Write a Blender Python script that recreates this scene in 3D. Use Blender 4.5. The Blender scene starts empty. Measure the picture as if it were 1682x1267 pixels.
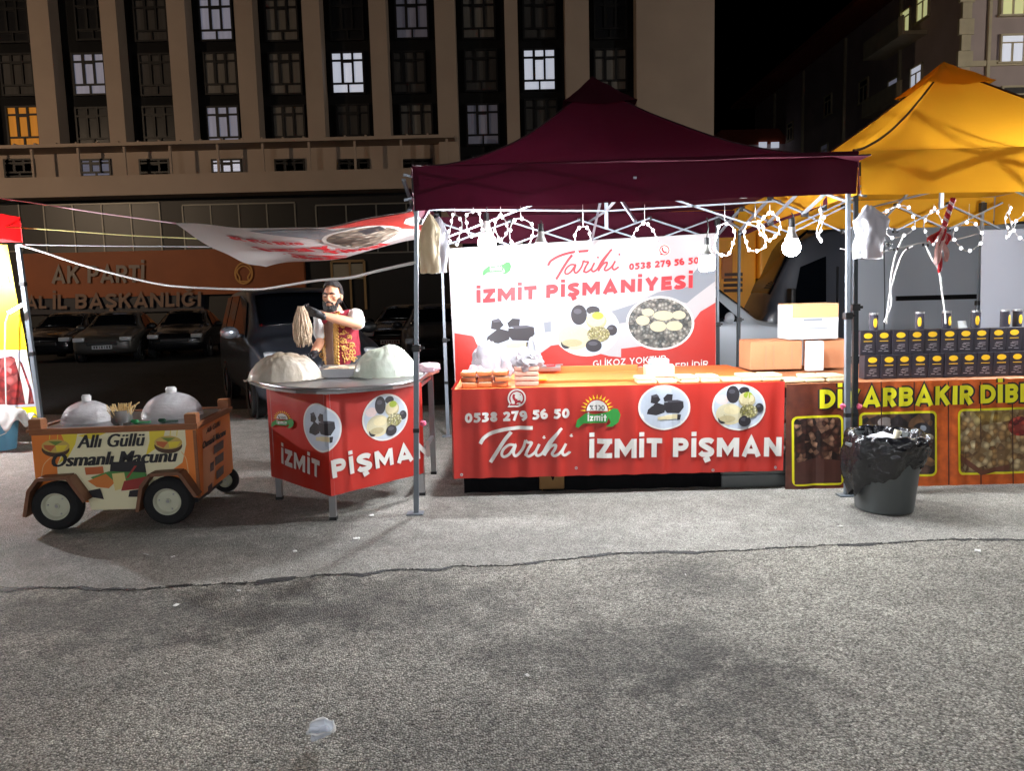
import bpy, bmesh, math, random
from mathutils import Vector, Matrix, noise
R = math.radians
PI = math.pi
rnd = random.Random(7)
SC = bpy.context.scene
COL = SC.collection
V = Vector

# ------------------------------------------------------------------ camera, sky, moonlight, exposure
FPX, CX, CY, EYE = 1250.0, 841.0, 633.5, 1.55
PITCH, ROLL = R(6.55), R(1.43)
_F = V((0, math.cos(PITCH), -math.sin(PITCH)))
_R0 = V((1, 0, 0))
_U0 = V((0, math.sin(PITCH), math.cos(PITCH)))
_R = _R0 * math.cos(ROLL) - _U0 * math.sin(ROLL)
_U = _U0 * math.cos(ROLL) + _R0 * math.sin(ROLL)
EYEP = V((0, 0, EYE))
cam = bpy.data.cameras.new('camera')
cam.sensor_width = 36.0
cam.lens = FPX / 1682 * 36
cam.clip_start, cam.clip_end = 0.05, 600
co = bpy.data.objects.new('camera', cam)
COL.objects.link(co)
Mx = Matrix((_R, _U, -_F)).transposed().to_4x4()
Mx.translation = EYEP
co.matrix_world = Mx
SC.camera = co

w = bpy.data.worlds.new('World')
SC.world = w
w.use_nodes = True
sky = w.node_tree.nodes.new('ShaderNodeTexSky')
sky.sky_type = 'NISHITA'
sky.sun_disc = False
sky.sun_elevation = R(-7)
sky.sun_rotation = R(200)
bg = w.node_tree.nodes['Background']
w.node_tree.links.new(sky.outputs[0], bg.inputs[0])
bg.inputs[1].default_value = 0.05
sun = bpy.data.lights.new('moon', 'SUN')
sun.energy = 0.02
sun.angle = R(0.5)
sun.color = (1, .96, .9)
so = bpy.data.objects.new('moon', sun)
so.rotation_euler = (R(50), 0, R(-20))
COL.objects.link(so)
SC.view_settings.view_transform = 'Standard'
SC.view_settings.look = 'None'
SC.view_settings.exposure = 0
SC.view_settings.gamma = 1
SC.cycles.use_denoising = True
SC.cycles.max_bounces = 6
SC.cycles.sample_clamp_indirect = 6
BULB_W = 125.0        # watts of each bulb on the stalls
FAR_W = 270.0        # watts of each unseen bulb added across the lane to light the fronts


# ------------------------------------------------------------------ pixel helpers (photo pixel -> place)
def ray(x, y):
    return _F + _R * ((x - CX) / FPX) + _U * ((CY - y) / FPX)


def P(x, y, Y):
    d = ray(x, y)
    return EYEP + d * (Y / d.y)


def G(x, y, z=0.0):
    d = ray(x, y)
    return EYEP + d * ((z - EYE) / d.z)


# ------------------------------------------------------------------ materials
def lin(c):
    return tuple(((v / 255) / 12.92 if v / 255 <= .04045 else ((v / 255 + .055) / 1.055) ** 2.4) for v in c) + (1,)


MATS = {}


def mat(name, c, rough=.6, metal=0.0, vary=0.0, vscale=6.0, bump=0.0, bscale=60.0, transl=0.0, emit=0.0, spec=.5, stretch=None, c2=None, alpha=1.0, coat=0.0):
    if name in MATS:
        return MATS[name]
    m = bpy.data.materials.new(name)
    m.use_nodes = True
    nt = m.node_tree
    n, l = nt.nodes, nt.links
    b = n['Principled BSDF']
    out = n['Material Output']
    b.inputs['Base Color'].default_value = lin(c)
    b.inputs['Roughness'].default_value = rough
    b.inputs['Metallic'].default_value = metal
    b.inputs['Specular IOR Level'].default_value = spec
    b.inputs['Coat Weight'].default_value = coat
    tc = n.new('ShaderNodeTexCoord')
    src = tc.outputs['Object']
    if stretch:
        mp = n.new('ShaderNodeMapping')
        mp.inputs['Scale'].default_value = stretch
        l.new(src, mp.inputs[0])
        src = mp.outputs[0]
    if vary:
        nz = n.new('ShaderNodeTexNoise')
        nz.inputs['Scale'].default_value = vscale
        nz.inputs['Detail'].default_value = 6
        l.new(src, nz.inputs['Vector'])
        mx = n.new('ShaderNodeMix')
        mx.data_type = 'RGBA'
        k = lin(c)
        if c2:
            mx.inputs['A'].default_value = lin(c2)
            mx.inputs['B'].default_value = k
            cr = n.new('ShaderNodeMapRange')
            cr.inputs['From Min'].default_value = .5 - vary * .5
            cr.inputs['From Max'].default_value = .5 + vary * .5
            l.new(nz.outputs['Fac'], cr.inputs['Value'])
            l.new(cr.outputs[0], mx.inputs['Factor'])
        else:
            mx.inputs['A'].default_value = tuple(v * (1 - vary) for v in k[:3]) + (1,)
            mx.inputs['B'].default_value = tuple(min(1, v * (1 + vary)) for v in k[:3]) + (1,)
            l.new(nz.outputs['Fac'], mx.inputs['Factor'])
        l.new(mx.outputs['Result'], b.inputs['Base Color'])
    if bump:
        bz = n.new('ShaderNodeTexNoise')
        bz.inputs['Scale'].default_value = bscale
        bz.inputs['Detail'].default_value = 5
        l.new(src, bz.inputs['Vector'])
        bp = n.new('ShaderNodeBump')
        bp.inputs['Strength'].default_value = bump
        bp.inputs['Distance'].default_value = .02
        l.new(bz.outputs['Fac'], bp.inputs['Height'])
        l.new(bp.outputs[0], b.inputs['Normal'])
    if transl:
        t = n.new('ShaderNodeBsdfTranslucent')
        t.inputs[0].default_value = lin(c)
        ms = n.new('ShaderNodeMixShader')
        ms.inputs[0].default_value = transl
        l.new(b.outputs[0], ms.inputs[1])
        l.new(t.outputs[0], ms.inputs[2])
        l.new(ms.outputs[0], out.inputs[0])
    if alpha < 1:
        b.inputs['Alpha'].default_value = alpha
    if emit:
        b.inputs['Emission Color'].default_value = lin(c)
        b.inputs['Emission Strength'].default_value = emit
    MATS[name] = m
    return m


def asphalt(name, c_lo, c_hi, stone, bump, patches, dust):
    m = bpy.data.materials.new(name)
    m.use_nodes = True
    nt = m.node_tree
    n, l = nt.nodes, nt.links
    b = n['Principled BSDF']
    tc = n.new('ShaderNodeTexCoord')
    v = n.new('ShaderNodeTexVoronoi')
    v.inputs['Scale'].default_value = stone
    v.inputs['Randomness'].default_value = 1
    l.new(tc.outputs['Object'], v.inputs['Vector'])
    v2 = n.new('ShaderNodeTexVoronoi')
    v2.inputs['Scale'].default_value = stone * 2.3
    l.new(tc.outputs['Object'], v2.inputs['Vector'])
    sx = n.new('ShaderNodeSeparateColor')
    l.new(v.outputs['Color'], sx.inputs[0])
    sx2 = n.new('ShaderNodeSeparateColor')
    l.new(v2.outputs['Color'], sx2.inputs[0])
    ad = n.new('ShaderNodeMath')
    ad.operation = 'MULTIPLY_ADD'
    ad.inputs[1].default_value = .6
    l.new(sx.outputs[0], ad.inputs[0])
    sc = n.new('ShaderNodeMath')
    sc.operation = 'MULTIPLY'
    sc.inputs[1].default_value = .4
    l.new(sx2.outputs[1], sc.inputs[0])
    l.new(sc.outputs[0], ad.inputs[2])
    cr = n.new('ShaderNodeValToRGB')
    e = cr.color_ramp.elements
    lo, hi = lin(c_lo), lin(c_hi)
    e[0].position, e[0].color = .1, tuple(v * .36 for v in lo[:3]) + (1,)
    e[1].position, e[1].color = .93, tuple(min(1, v * 1.35) for v in hi[:3]) + (1,)
    k = e.new(.24)
    k.color = lo
    k = e.new(.8)
    k.color = hi
    l.new(ad.outputs[0], cr.inputs[0])
    mx = n.new('ShaderNodeMix')
    mx.data_type = 'RGBA'
    mx.blend_type = 'MULTIPLY'
    gp = n.new('ShaderNodeMapRange')
    gp.inputs['From Min'].default_value = .35
    gp.inputs['From Max'].default_value = .75
    gp.inputs['To Max'].default_value = .75
    l.new(v.outputs['Distance'], gp.inputs['Value'])
    l.new(gp.outputs[0], mx.inputs['Factor'])
    l.new(cr.outputs[0], mx.inputs['A'])
    mx.inputs['B'].default_value = (.3, .28, .26, 1)
    # broad dust and wear
    nz = n.new('ShaderNodeTexNoise')
    nz.inputs['Scale'].default_value = .9
    nz.inputs['Detail'].default_value = 7
    nz.inputs['Roughness'].default_value = .62
    l.new(tc.outputs['Object'], nz.inputs['Vector'])
    mr = n.new('ShaderNodeMapRange')
    mr.inputs['From Min'].default_value = .3
    mr.inputs['From Max'].default_value = .7
    mr.inputs['To Min'].default_value = 1 - dust
    mr.inputs['To Max'].default_value = 1 + dust
    l.new(nz.outputs['Fac'], mr.inputs['Value'])
    fac = mr.outputs[0]
    for (sc_, am) in ((5.5, .16), (19, .13)):
        n3 = n.new('ShaderNodeTexNoise')
        n3.inputs['Scale'].default_value = sc_
        n3.inputs['Detail'].default_value = 4
        l.new(tc.outputs['Object'], n3.inputs['Vector'])
        m3 = n.new('ShaderNodeMapRange')
        m3.inputs['From Min'].default_value = .3
        m3.inputs['From Max'].default_value = .7
        m3.inputs['To Min'].default_value = 1 - am
        m3.inputs['To Max'].default_value = 1 + am
        l.new(n3.outputs['Fac'], m3.inputs['Value'])
        m4 = n.new('ShaderNodeMath')
        m4.operation = 'MULTIPLY'
        l.new(fac, m4.inputs[0])
        l.new(m3.outputs[0], m4.inputs[1])
        fac = m4.outputs[0]
    # dark stains with a shape of their own: (x, y, rx, ry, depth)
    for (px, py, rx, ry, dp) in patches:
        mp = n.new('ShaderNodeMapping')
        mp.inputs['Location'].default_value = (-px / rx, -py / ry, 0)
        mp.inputs['Scale'].default_value = (1 / rx, 1 / ry, 1)
        l.new(tc.outputs['Object'], mp.inputs[0])
        ln = n.new('ShaderNodeVectorMath')
        ln.operation = 'LENGTH'
        l.new(mp.outputs[0], ln.inputs[0])
        nn = n.new('ShaderNodeTexNoise')
        nn.inputs['Scale'].default_value = 4.5
        nn.inputs['Detail'].default_value = 8
        nn.inputs['Roughness'].default_value = .7
        l.new(tc.outputs['Object'], nn.inputs['Vector'])
        a2 = n.new('ShaderNodeMath')
        a2.operation = 'MULTIPLY_ADD'
        a2.inputs[1].default_value = 2.6
        l.new(nn.outputs['Fac'], a2.inputs[0])
        l.new(ln.outputs['Value'], a2.inputs[2])
        m2 = n.new('ShaderNodeMapRange')
        m2.interpolation_type = 'SMOOTHSTEP'
        m2.inputs['From Min'].default_value = 1.55
        m2.inputs['From Max'].default_value = 2.35
        m2.inputs['To Min'].default_value = dp
        m2.inputs['To Max'].default_value = 1
        l.new(a2.outputs[0], m2.inputs['Value'])
        mu = n.new('ShaderNodeMath')
        mu.operation = 'MULTIPLY'
        l.new(fac, mu.inputs[0])
        l.new(m2.outputs[0], mu.inputs[1])
        fac = mu.outputs[0]
    vm = n.new('ShaderNodeVectorMath')
    vm.operation = 'SCALE'
    l.new(mx.outputs['Result'], vm.inputs[0])
    l.new(fac, vm.inputs['Scale'])
    l.new(vm.outputs[0], b.inputs['Base Color'])
    b.inputs['Roughness'].default_value = .75
    b.inputs['Specular IOR Level'].default_value = .35
    bp = n.new('ShaderNodeBump')
    bp.inputs['Strength'].default_value = bump
    bp.inputs['Distance'].default_value = .006
    hb = n.new('ShaderNodeMath')
    hb.operation = 'MULTIPLY_ADD'
    hb.inputs[1].default_value = -1.6
    l.new(v.outputs['Distance'], hb.inputs[0])
    l.new(sx.outputs[2], hb.inputs[2])
    l.new(hb.outputs[0], bp.inputs['Height'])
    l.new(bp.outputs[0], b.inputs['Normal'])
    return m


def cells(name, c1, c2, c3, scale, rough=.5, stretch=(1, 1, 1)):
    """a printed photograph of small pieces: every cell its own shade"""
    m = bpy.data.materials.new(name)
    m.use_nodes = True
    n, l = m.node_tree.nodes, m.node_tree.links
    b = n['Principled BSDF']
    tc = n.new('ShaderNodeTexCoord')
    mp = n.new('ShaderNodeMapping')
    mp.inputs['Scale'].default_value = stretch
    l.new(tc.outputs['Object'], mp.inputs[0])
    v = n.new('ShaderNodeTexVoronoi')
    v.inputs['Scale'].default_value = scale
    l.new(mp.outputs[0], v.inputs['Vector'])
    s = n.new('ShaderNodeSeparateColor')
    l.new(v.outputs['Color'], s.inputs[0])
    cr = n.new('ShaderNodeValToRGB')
    e = cr.color_ramp.elements
    e[0].color, e[1].color = lin(c1), lin(c3)
    k = e.new(.5)
    k.color = lin(c2)
    l.new(s.outputs[0], cr.inputs[0])
    mx = n.new('ShaderNodeMix')
    mx.data_type = 'RGBA'
    mx.blend_type = 'MULTIPLY'
    mr = n.new('ShaderNodeMapRange')
    mr.inputs['From Min'].default_value = 0
    mr.inputs['From Max'].default_value = .55
    mr.inputs['To Min'].default_value = 0
    mr.inputs['To Max'].default_value = .8
    l.new(v.outputs['Distance'], mr.inputs['Value'])
    l.new(mr.outputs[0], mx.inputs['Factor'])
    l.new(cr.outputs[0], mx.inputs['A'])
    mx.inputs['B'].default_value = (.12, .1, .09, 1)
    l.new(mx.outputs['Result'], b.inputs['Base Color'])
    b.inputs['Roughness'].default_value = rough
    MATS[name] = m
    return m


# ------------------------------------------------------------------ mesh builder
class MB:
    def __init__(self):
        self.bm = bmesh.new()
        self.mi = 0

    def face(self, pts):
        f = self.bm.faces.new([self.bm.verts.new(p) for p in pts])
        f.material_index = self.mi
        return f

    def box(self, c, s, rz=0.0, M=None, bevel=0.0, taper=1.0):
        c = V(c)
        hx, hy, hz = s[0] / 2, s[1] / 2, s[2] / 2
        rot = M if M is not None else Matrix.Rotation(rz, 3, 'Z')
        vs = []
        for z in (-1, 1):
            for (x, y) in ((-1, -1), (1, -1), (1, 1), (-1, 1)):
                k = taper if z > 0 else 1
                vs.append(self.bm.verts.new(c + rot @ V((x * hx * k, y * hy * k, z * hz))))
        fs = [(0, 3, 2, 1), (4, 5, 6, 7), (0, 1, 5, 4), (1, 2, 6, 5), (2, 3, 7, 6), (3, 0, 4, 7)]
        out = []
        for f in fs:
            q = self.bm.faces.new([vs[i] for i in f])
            q.material_index = self.mi
            out.append(q)
        if bevel:
            es = list({e for f in out for e in f.edges})
            r = bmesh.ops.bevel(self.bm, geom=es, offset=bevel, segments=2, affect='EDGES', profile=.6)
            for f in r['faces']:
                f.material_index = self.mi

    def bar(self, p, q, w, h=None, up=(0, 0, 1)):
        p, q = V(p), V(q)
        h = h or w
        d = q - p
        L = d.length
        z = d.normalized()
        u = V(up)
        if abs(z.dot(u)) > .95:
            u = V((0, 1, 0))
        x = u.cross(z).normalized()
        y = z.cross(x)
        M = Matrix((x, y, z)).transposed()
        self.box((p + q) / 2, (w, h, L), M=M)

    def tube(self, pts, r, seg=6, cap=True):
        pts = [V(p) for p in pts]
        n = len(pts)
        rs = r if isinstance(r, (list, tuple)) else [r] * n
        rings = []
        prev = None
        for i, p in enumerate(pts):
            d = (pts[min(i + 1, n - 1)] - pts[max(i - 1, 0)]).normalized()
            if prev is None:
                u = V((0, 0, 1)) if abs(d.z) < .9 else V((1, 0, 0))
                x = u.cross(d).normalized()
            else:
                x = (prev - d * prev.dot(d))
                x = x.normalized() if x.length > 1e-6 else V((1, 0, 0))
            prev = x
            y = d.cross(x)
            rings.append([self.bm.verts.new(p + (x * math.cos(2 * PI * k / seg) + y * math.sin(2 * PI * k / seg)) * rs[i]) for k in range(seg)])
        for a, b in zip(rings, rings[1:]):
            for k in range(seg):
                f = self.bm.faces.new((a[k], a[(k + 1) % seg], b[(k + 1) % seg], b[k]))
                f.material_index = self.mi
        if cap:
            for rg, rev in ((rings[0], True), (rings[-1], False)):
                f = self.bm.faces.new(list(reversed(rg)) if rev else rg)
                f.material_index = self.mi

    def capsule(self, p, q, r1, r2, seg=14):
        p, q = V(p), V(q)
        d = (q - p).normalized()
        pts, rs = [], []
        for k in range(5):
            a = PI / 2 * (1 - k / 4)
            pts.append(p - d * r1 * math.sin(a))
            rs.append(max(r1 * math.cos(a), r1 * .03))
        for k in range(5):
            a = PI / 2 * k / 4
            pts.append(q + d * r2 * math.sin(a))
            rs.append(max(r2 * math.cos(a), r2 * .03))
        self.tube(pts, rs, seg)

    def ell(self, c, r, M=None, seg=16, rings=10):
        c = V(c)
        M = M or Matrix.Identity(3)
        vs = []
        for i in range(rings + 1):
            th = PI * i / rings
            if i in (0, rings):
                vs.append([self.bm.verts.new(c + M @ V((0, 0, r[2] * math.cos(th))))])
            else:
                vs.append([self.bm.verts.new(c + M @ V((r[0] * math.sin(th) * math.cos(2 * PI * k / seg), r[1] * math.sin(th) * math.sin(2 * PI * k / seg), r[2] * math.cos(th)))) for k in range(seg)])
        for i in range(rings):
            a, b = vs[i], vs[i + 1]
            for k in range(seg):
                k2 = (k + 1) % seg
                if len(a) == 1:
                    f = self.bm.faces.new((a[0], b[k], b[k2]))
                elif len(b) == 1:
                    f = self.bm.faces.new((a[k], b[0], a[k2]))
                else:
                    f = self.bm.faces.new((a[k], b[k], b[k2], a[k2]))
                f.material_index = self.mi

    def lathe(self, prof, c=(0, 0, 0), seg=32, M=None):
        """prof: (radius, height) pairs; closed at the ends when the radius is 0"""
        c = V(c)
        M = M or Matrix.Identity(3)
        rings = []
        for (r, z) in prof:
            if r < 1e-6:
                rings.append([self.bm.verts.new(c + M @ V((0, 0, z)))])
            else:
                rings.append([self.bm.verts.new(c + M @ V((r * math.cos(2 * PI * k / seg), r * math.sin(2 * PI * k / seg), z))) for k in range(seg)])
        for a, b in zip(rings, rings[1:]):
            for k in range(seg):
                k2 = (k + 1) % seg
                if len(a) == 1 and len(b) == 1:
                    continue
                if len(a) == 1:
                    f = self.bm.faces.new((a[0], b[k2], b[k]))
                elif len(b) == 1:
                    f = self.bm.faces.new((a[k], a[k2], b[0]))
                else:
                    f = self.bm.faces.new((a[k], a[k2], b[k2], b[k]))
                f.material_index = self.mi

    def grid(self, fn, nu, nv):
        vs = [[self.bm.verts.new(fn(i / nu, j / nv)) for j in range(nv + 1)] for i in range(nu + 1)]
        for i in range(nu):
            for j in range(nv):
                f = self.bm.faces.new((vs[i][j], vs[i + 1][j], vs[i + 1][j + 1], vs[i][j + 1]))
                f.material_index = self.mi

    def prism(self, poly, d):
        """closed planar outline (3-D points) pushed along d"""
        d = V(d)
        a = [self.bm.verts.new(V(p)) for p in poly]
        b = [self.bm.verts.new(V(p) + d) for p in poly]
        n = len(a)
        for f in ([*reversed(a)], b):
            self.bm.faces.new(f).material_index = self.mi
        for k in range(n):
            self.bm.faces.new((a[k], a[(k + 1) % n], b[(k + 1) % n], b[k])).material_index = self.mi

    def build(self, name, mats, parent=None, smooth=False, mods=()):
        bmesh.ops.recalc_face_normals(self.bm, faces=self.bm.faces)
        me = bpy.data.meshes.new(name)
        self.bm.to_mesh(me)
        self.bm.free()
        for m in (mats if isinstance(mats, (list, tuple)) else [mats]):
            me.materials.append(m)
        if smooth:
            me.polygons.foreach_set('use_smooth', [True] * len(me.polygons))
            if smooth != 'all':
                me.set_sharp_from_angle(angle=R(smooth if not isinstance(smooth, bool) else 40))
        o = bpy.data.objects.new(name, me)
        COL.objects.link(o)
        if parent:
            o.parent = parent
            o.matrix_parent_inverse = Matrix.Translation(-parent.location)
        for k in mods:
            md = o.modifiers.new(k[0], k[0])
            for a, v in k[1].items():
                setattr(md, a, v)
        return o


def thing(name, label, cat, loc=(0, 0, 0), group=None):
    o = bpy.data.objects.new(name, None)
    COL.objects.link(o)
    o.empty_display_size = .1
    o.location = loc
    return tag(o, label, cat, group)


def tag(o, label, cat, group=None):
    o['label'] = label
    o['category'] = cat
    if group:
        o['group'] = group
    return o


def struct(o):
    o['kind'] = 'structure'
    return o


def dup(root, loc=None, rz=None, label=None):
    def cp(o, par):
        c = o.copy()
        COL.objects.link(c)
        if par:
            c.parent = par
            c.matrix_parent_inverse = o.matrix_parent_inverse.copy()
        for ch in o.children:
            cp(ch, c)
        return c
    r = cp(root, None)
    if loc is not None:
        r.location = loc
    if rz is not None:
        r.rotation_euler = (0, 0, rz)
    if label:
        r['label'] = label
    return r


ORD = ['first', 'second', 'third', 'fourth', 'fifth', 'sixth', 'seventh', 'eighth', 'ninth', 'tenth', 'eleventh', 'twelfth', 'thirteenth', 'fourteenth']


# ------------------------------------------------------------------ lettering and print
def smooth_line(pts, k=5):
    if len(pts) < 3:
        return pts
    out = []
    n = len(pts)
    for i in range(n - 1):
        p0, p1, p2, p3 = pts[max(i - 1, 0)], pts[i], pts[i + 1], pts[min(i + 2, n - 1)]
        for s in range(k):
            t = s / k
            out.append(tuple(.5 * ((2 * b) + (-a + c) * t + (2 * a - 5 * b + 4 * c - d) * t * t + (-a + 3 * b - 3 * c + d) * t ** 3) for a, b, c, d in zip(p0, p1, p2, p3)))
    out.append(pts[-1])
    return out


def arc(cx, cy, rx, ry, a0, a1, n=14):
    return [(cx + rx * math.cos(R(a0 + (a1 - a0) * i / n)), cy + ry * math.sin(R(a0 + (a1 - a0) * i / n))) for i in range(n + 1)]


def glyph(ch, t):
    a = t / 2
    q = 1 - a
    if ch == ' ':
        return .3, []
    if ch == '.':
        return t, [[(a, 0), (a, t)]]
    if ch == 'I':
        return t, [[(a, 0), (a, 1)]]
    if ch == 'İ':
        return t, [[(a, 0), (a, 1)], [(a, 1.1), (a, 1.1 + t * .9)]]
    if ch == 'L':
        return .56, [[(a, 1), (a, a), (.56, a)]]
    if ch == 'T':
        w = .68
        return w, [[(0, q), (w, q)], [(w / 2, q), (w / 2, 0)]]
    if ch == 'E':
        w = .6
        return w, [[(w, q), (a, q), (a, a), (w, a)], [(a, .5), (w * .92, .5)]]
    if ch == 'Z':
        w = .68
        return w, [[(.02, q), (w, q)], [(w - a * 1.1, q), (a * 1.1, a)], [(0, a), (w, a)]]
    if ch == 'M':
        w = 1.0
        return w, [[(a, 0), (a, 1)], [(a * 1.1, 1 - a * .5), (w / 2, .28), (w - a * 1.1, 1 - a * .5)], [(w - a, 0), (w - a, 1)]]
    if ch == 'N':
        w = .82
        return w, [[(a, 0), (a, 1)], [(a, 1 - a * .6), (w - a, a * .6)], [(w - a, 0), (w - a, 1)]]
    if ch == 'A':
        w = .9
        return w, [[(a, 0), (w / 2, 1 - a * .7), (w - a, 0)], [(.25 * w, .27), (.75 * w, .27)]]
    if ch in 'PRB':
        w = .7
        m = .46 if ch != 'B' else .52
        r = (q - m) / 2
        s = [[(a, 0), (a, 1)], [(a, q), (w - a - r, q)] + arc(w - a - r, q - r, r, r, 90, -90)[1:] + [(a, m)]]
        if ch == 'R':
            s.append([(w * .48, m), (w - a * .9, 0)])
        if ch == 'B':
            r2 = (m - a) / 2
            s.append([(a, m), (w - a - r2, m)] + arc(w - a - r2, m - r2, r2, r2, 90, -90)[1:] + [(a, a)])
        return w, s
    if ch == 'D':
        w = .8
        r = .5 - a
        return w, [[(a, 0), (a, 1)], [(a, q), (w - a - r, q)] + arc(w - a - r, .5, r, r, 90, -90)[1:] + [(a, a)]]
    if ch in 'SŞ':
        w = .7
        s = [smooth_line([(w - a * .7, .78), (w * .72, .93 - a * .5), (w * .46, q), (a * 1.3, .84 - a * .3), (a * 1.1, .66), (w * .5, .5), (w - a * 1.1, .34), (w - a * 1.3, .16 + a * .3), (w * .54, a), (w * .25, .07 + a * .5), (a * .6, .24)])]
        if ch == 'Ş':
            s.append([(w * .5, 0), (w * .56, -.12), (w * .36, -.2)])
        return w, s
    if ch == 'K':
        w = .78
        return w, [[(a, 0), (a, 1)], [(a, .38), (w - a, 1)], [(w * .42, .58), (w - a * .9, 0)]]
    if ch == 'Y':
        w = .8
        return w, [[(a, 1), (w / 2, .42), (w - a, 1)], [(w / 2, .46), (w / 2, 0)]]
    if ch == 'U':
        w = .74
        r = w / 2 - a
        return w, [[(a, 1), (a, a + r)] + arc(w / 2, a + r, r, r, 180, 360)[1:] + [(w - a, 1)]]
    if ch == 'O':
        w = .96
        return w, [arc(w / 2, .5, w / 2 - a, .5 - a, 90, 450, 22)]
    if ch in 'GĞCÇ':
        w = .88
        s = [arc(w / 2, .5, w / 2 - a, .5 - a, 48, 360 if ch in 'GĞ' else 312, 20)]
        if ch in 'GĞ':
            s[0] += [(w - a, .44), (w * .55, .44)]
        if ch == 'Ç':
            s.append([(w * .5, 0), (w * .56, -.12), (w * .36, -.2)])
        if ch == 'Ğ':
            s.append(arc(w / 2, 1.26, .17, .13, 195, 345, 8))
        return w, s
    if ch == '0':
        w = .66
        return w, [arc(w / 2, .5, w / 2 - a, .5 - a, 90, 450, 20)]
    if ch == '5':
        w = .62
        return w, [[(w * .94, q), (a * 1.4, q), (a * 1.2, .56)], smooth_line([(a * 1.2, .56), (w * .5, .62), (w - a, .36), (w * .5, a), (.03, .17)])]
    if ch == '3':
        w = .62
        return w, [smooth_line([(.04, .85), (w * .5, q), (w - a * 1.2, .77), (w * .5, .53)]), smooth_line([(w * .4, .53), (w - a, .3), (w * .5, a), (.03, .16)])]
    if ch == '8':
        w = .64
        return w, [arc(w / 2, .74, w / 2 - a * 1.2, .26 - a, 90, 450, 14), arc(w / 2, .26, w / 2 - a, .27 - a * .8, 90, 450, 14)]
    if ch == '2':
        w = .62
        return w, [smooth_line([(.05, .76), (w * .5, q), (w - a, .72), (w * .6, .42), (a * 1.2, a)]), [(.02, a), (w, a)]]
    if ch == '7':
        w = .6
        return w, [[(0, q), (w - a, q), (w * .38, 0)]]
    if ch == '9':
        w = .64
        return w, [arc(w / 2, .66, w / 2 - a, .34 - a, 90, 450, 14), smooth_line([(w - a, .66), (w * .86, .3), (w * .4, 0)])]
    if ch == '6':
        w = .64
        return w, [arc(w / 2, .34, w / 2 - a, .34 - a, 90, 450, 14), smooth_line([(a, .34), (w * .14, .7), (w * .6, 1)])]
    if ch == '1':
        return .4, [[(0, .72), (.4 - a, q), (.4 - a, 0)]]
    if ch == '%':
        w = .9
        return w, [arc(.22, .78, .14, .14, 0, 360, 10), arc(.68, .22, .14, .14, 0, 360, 10), [(.2, 0), (.7, 1)]]
    if ch == 'z':
        w = .5
        return w, [[(0, .62), (w, .62)], [(w - a, .62), (a, a)], [(0, a), (w, a)]]
    if ch == 'm':
        w = .86
        return w, [[(a, 0), (a, .7)], [(a, .6), (w / 2, .66), (w / 2, 0)], [(w / 2, .6), (w - a, .66), (w - a, 0)]]
    if ch == 'i':
        return t, [[(a, 0), (a, .7)], [(a, .82), (a, .82 + t)]]
    if ch == 't':
        w = .42
        return w, [[(w / 2, .95), (w / 2, 0)], [(0, .62), (w, .62)]]
    return .5, []


# the hand-lettered word (photo-like brush strokes), in its own 720 x 310 box, y down
TARIHI = [(30, [(0, 130), (25, 85), (75, 50), (150, 22), (250, 5), (398, 4)]),
          (30, [(235, 35), (190, 95), (140, 180), (80, 288)]),
          (22, [(272, 150), (225, 140), (180, 175), (165, 220), (185, 240), (225, 215), (268, 150), (255, 205), (270, 236), (300, 215), (330, 165), (345, 105)]),
          (22, [(345, 105), (362, 122), (392, 128), (370, 170), (345, 235)]),
          (22, [(372, 165), (352, 215), (372, 238), (420, 205), (452, 140)]),
          (22, [(452, 140), (425, 205), (440, 236), (480, 210), (530, 120), (620, 10)]),
          (24, [(610, 18), (545, 120), (490, 236)]),
          (22, [(500, 215), (540, 160), (575, 148), (570, 180), (550, 222), (572, 236), (620, 200), (655, 140)]),
          (22, [(655, 140), (628, 205), (645, 235), (680, 215), (685, 205)]),
          (26, [(482, 78), (486, 84), (490, 80)]),
          (26, [(690, 66), (694, 72), (698, 68)])]


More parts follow.
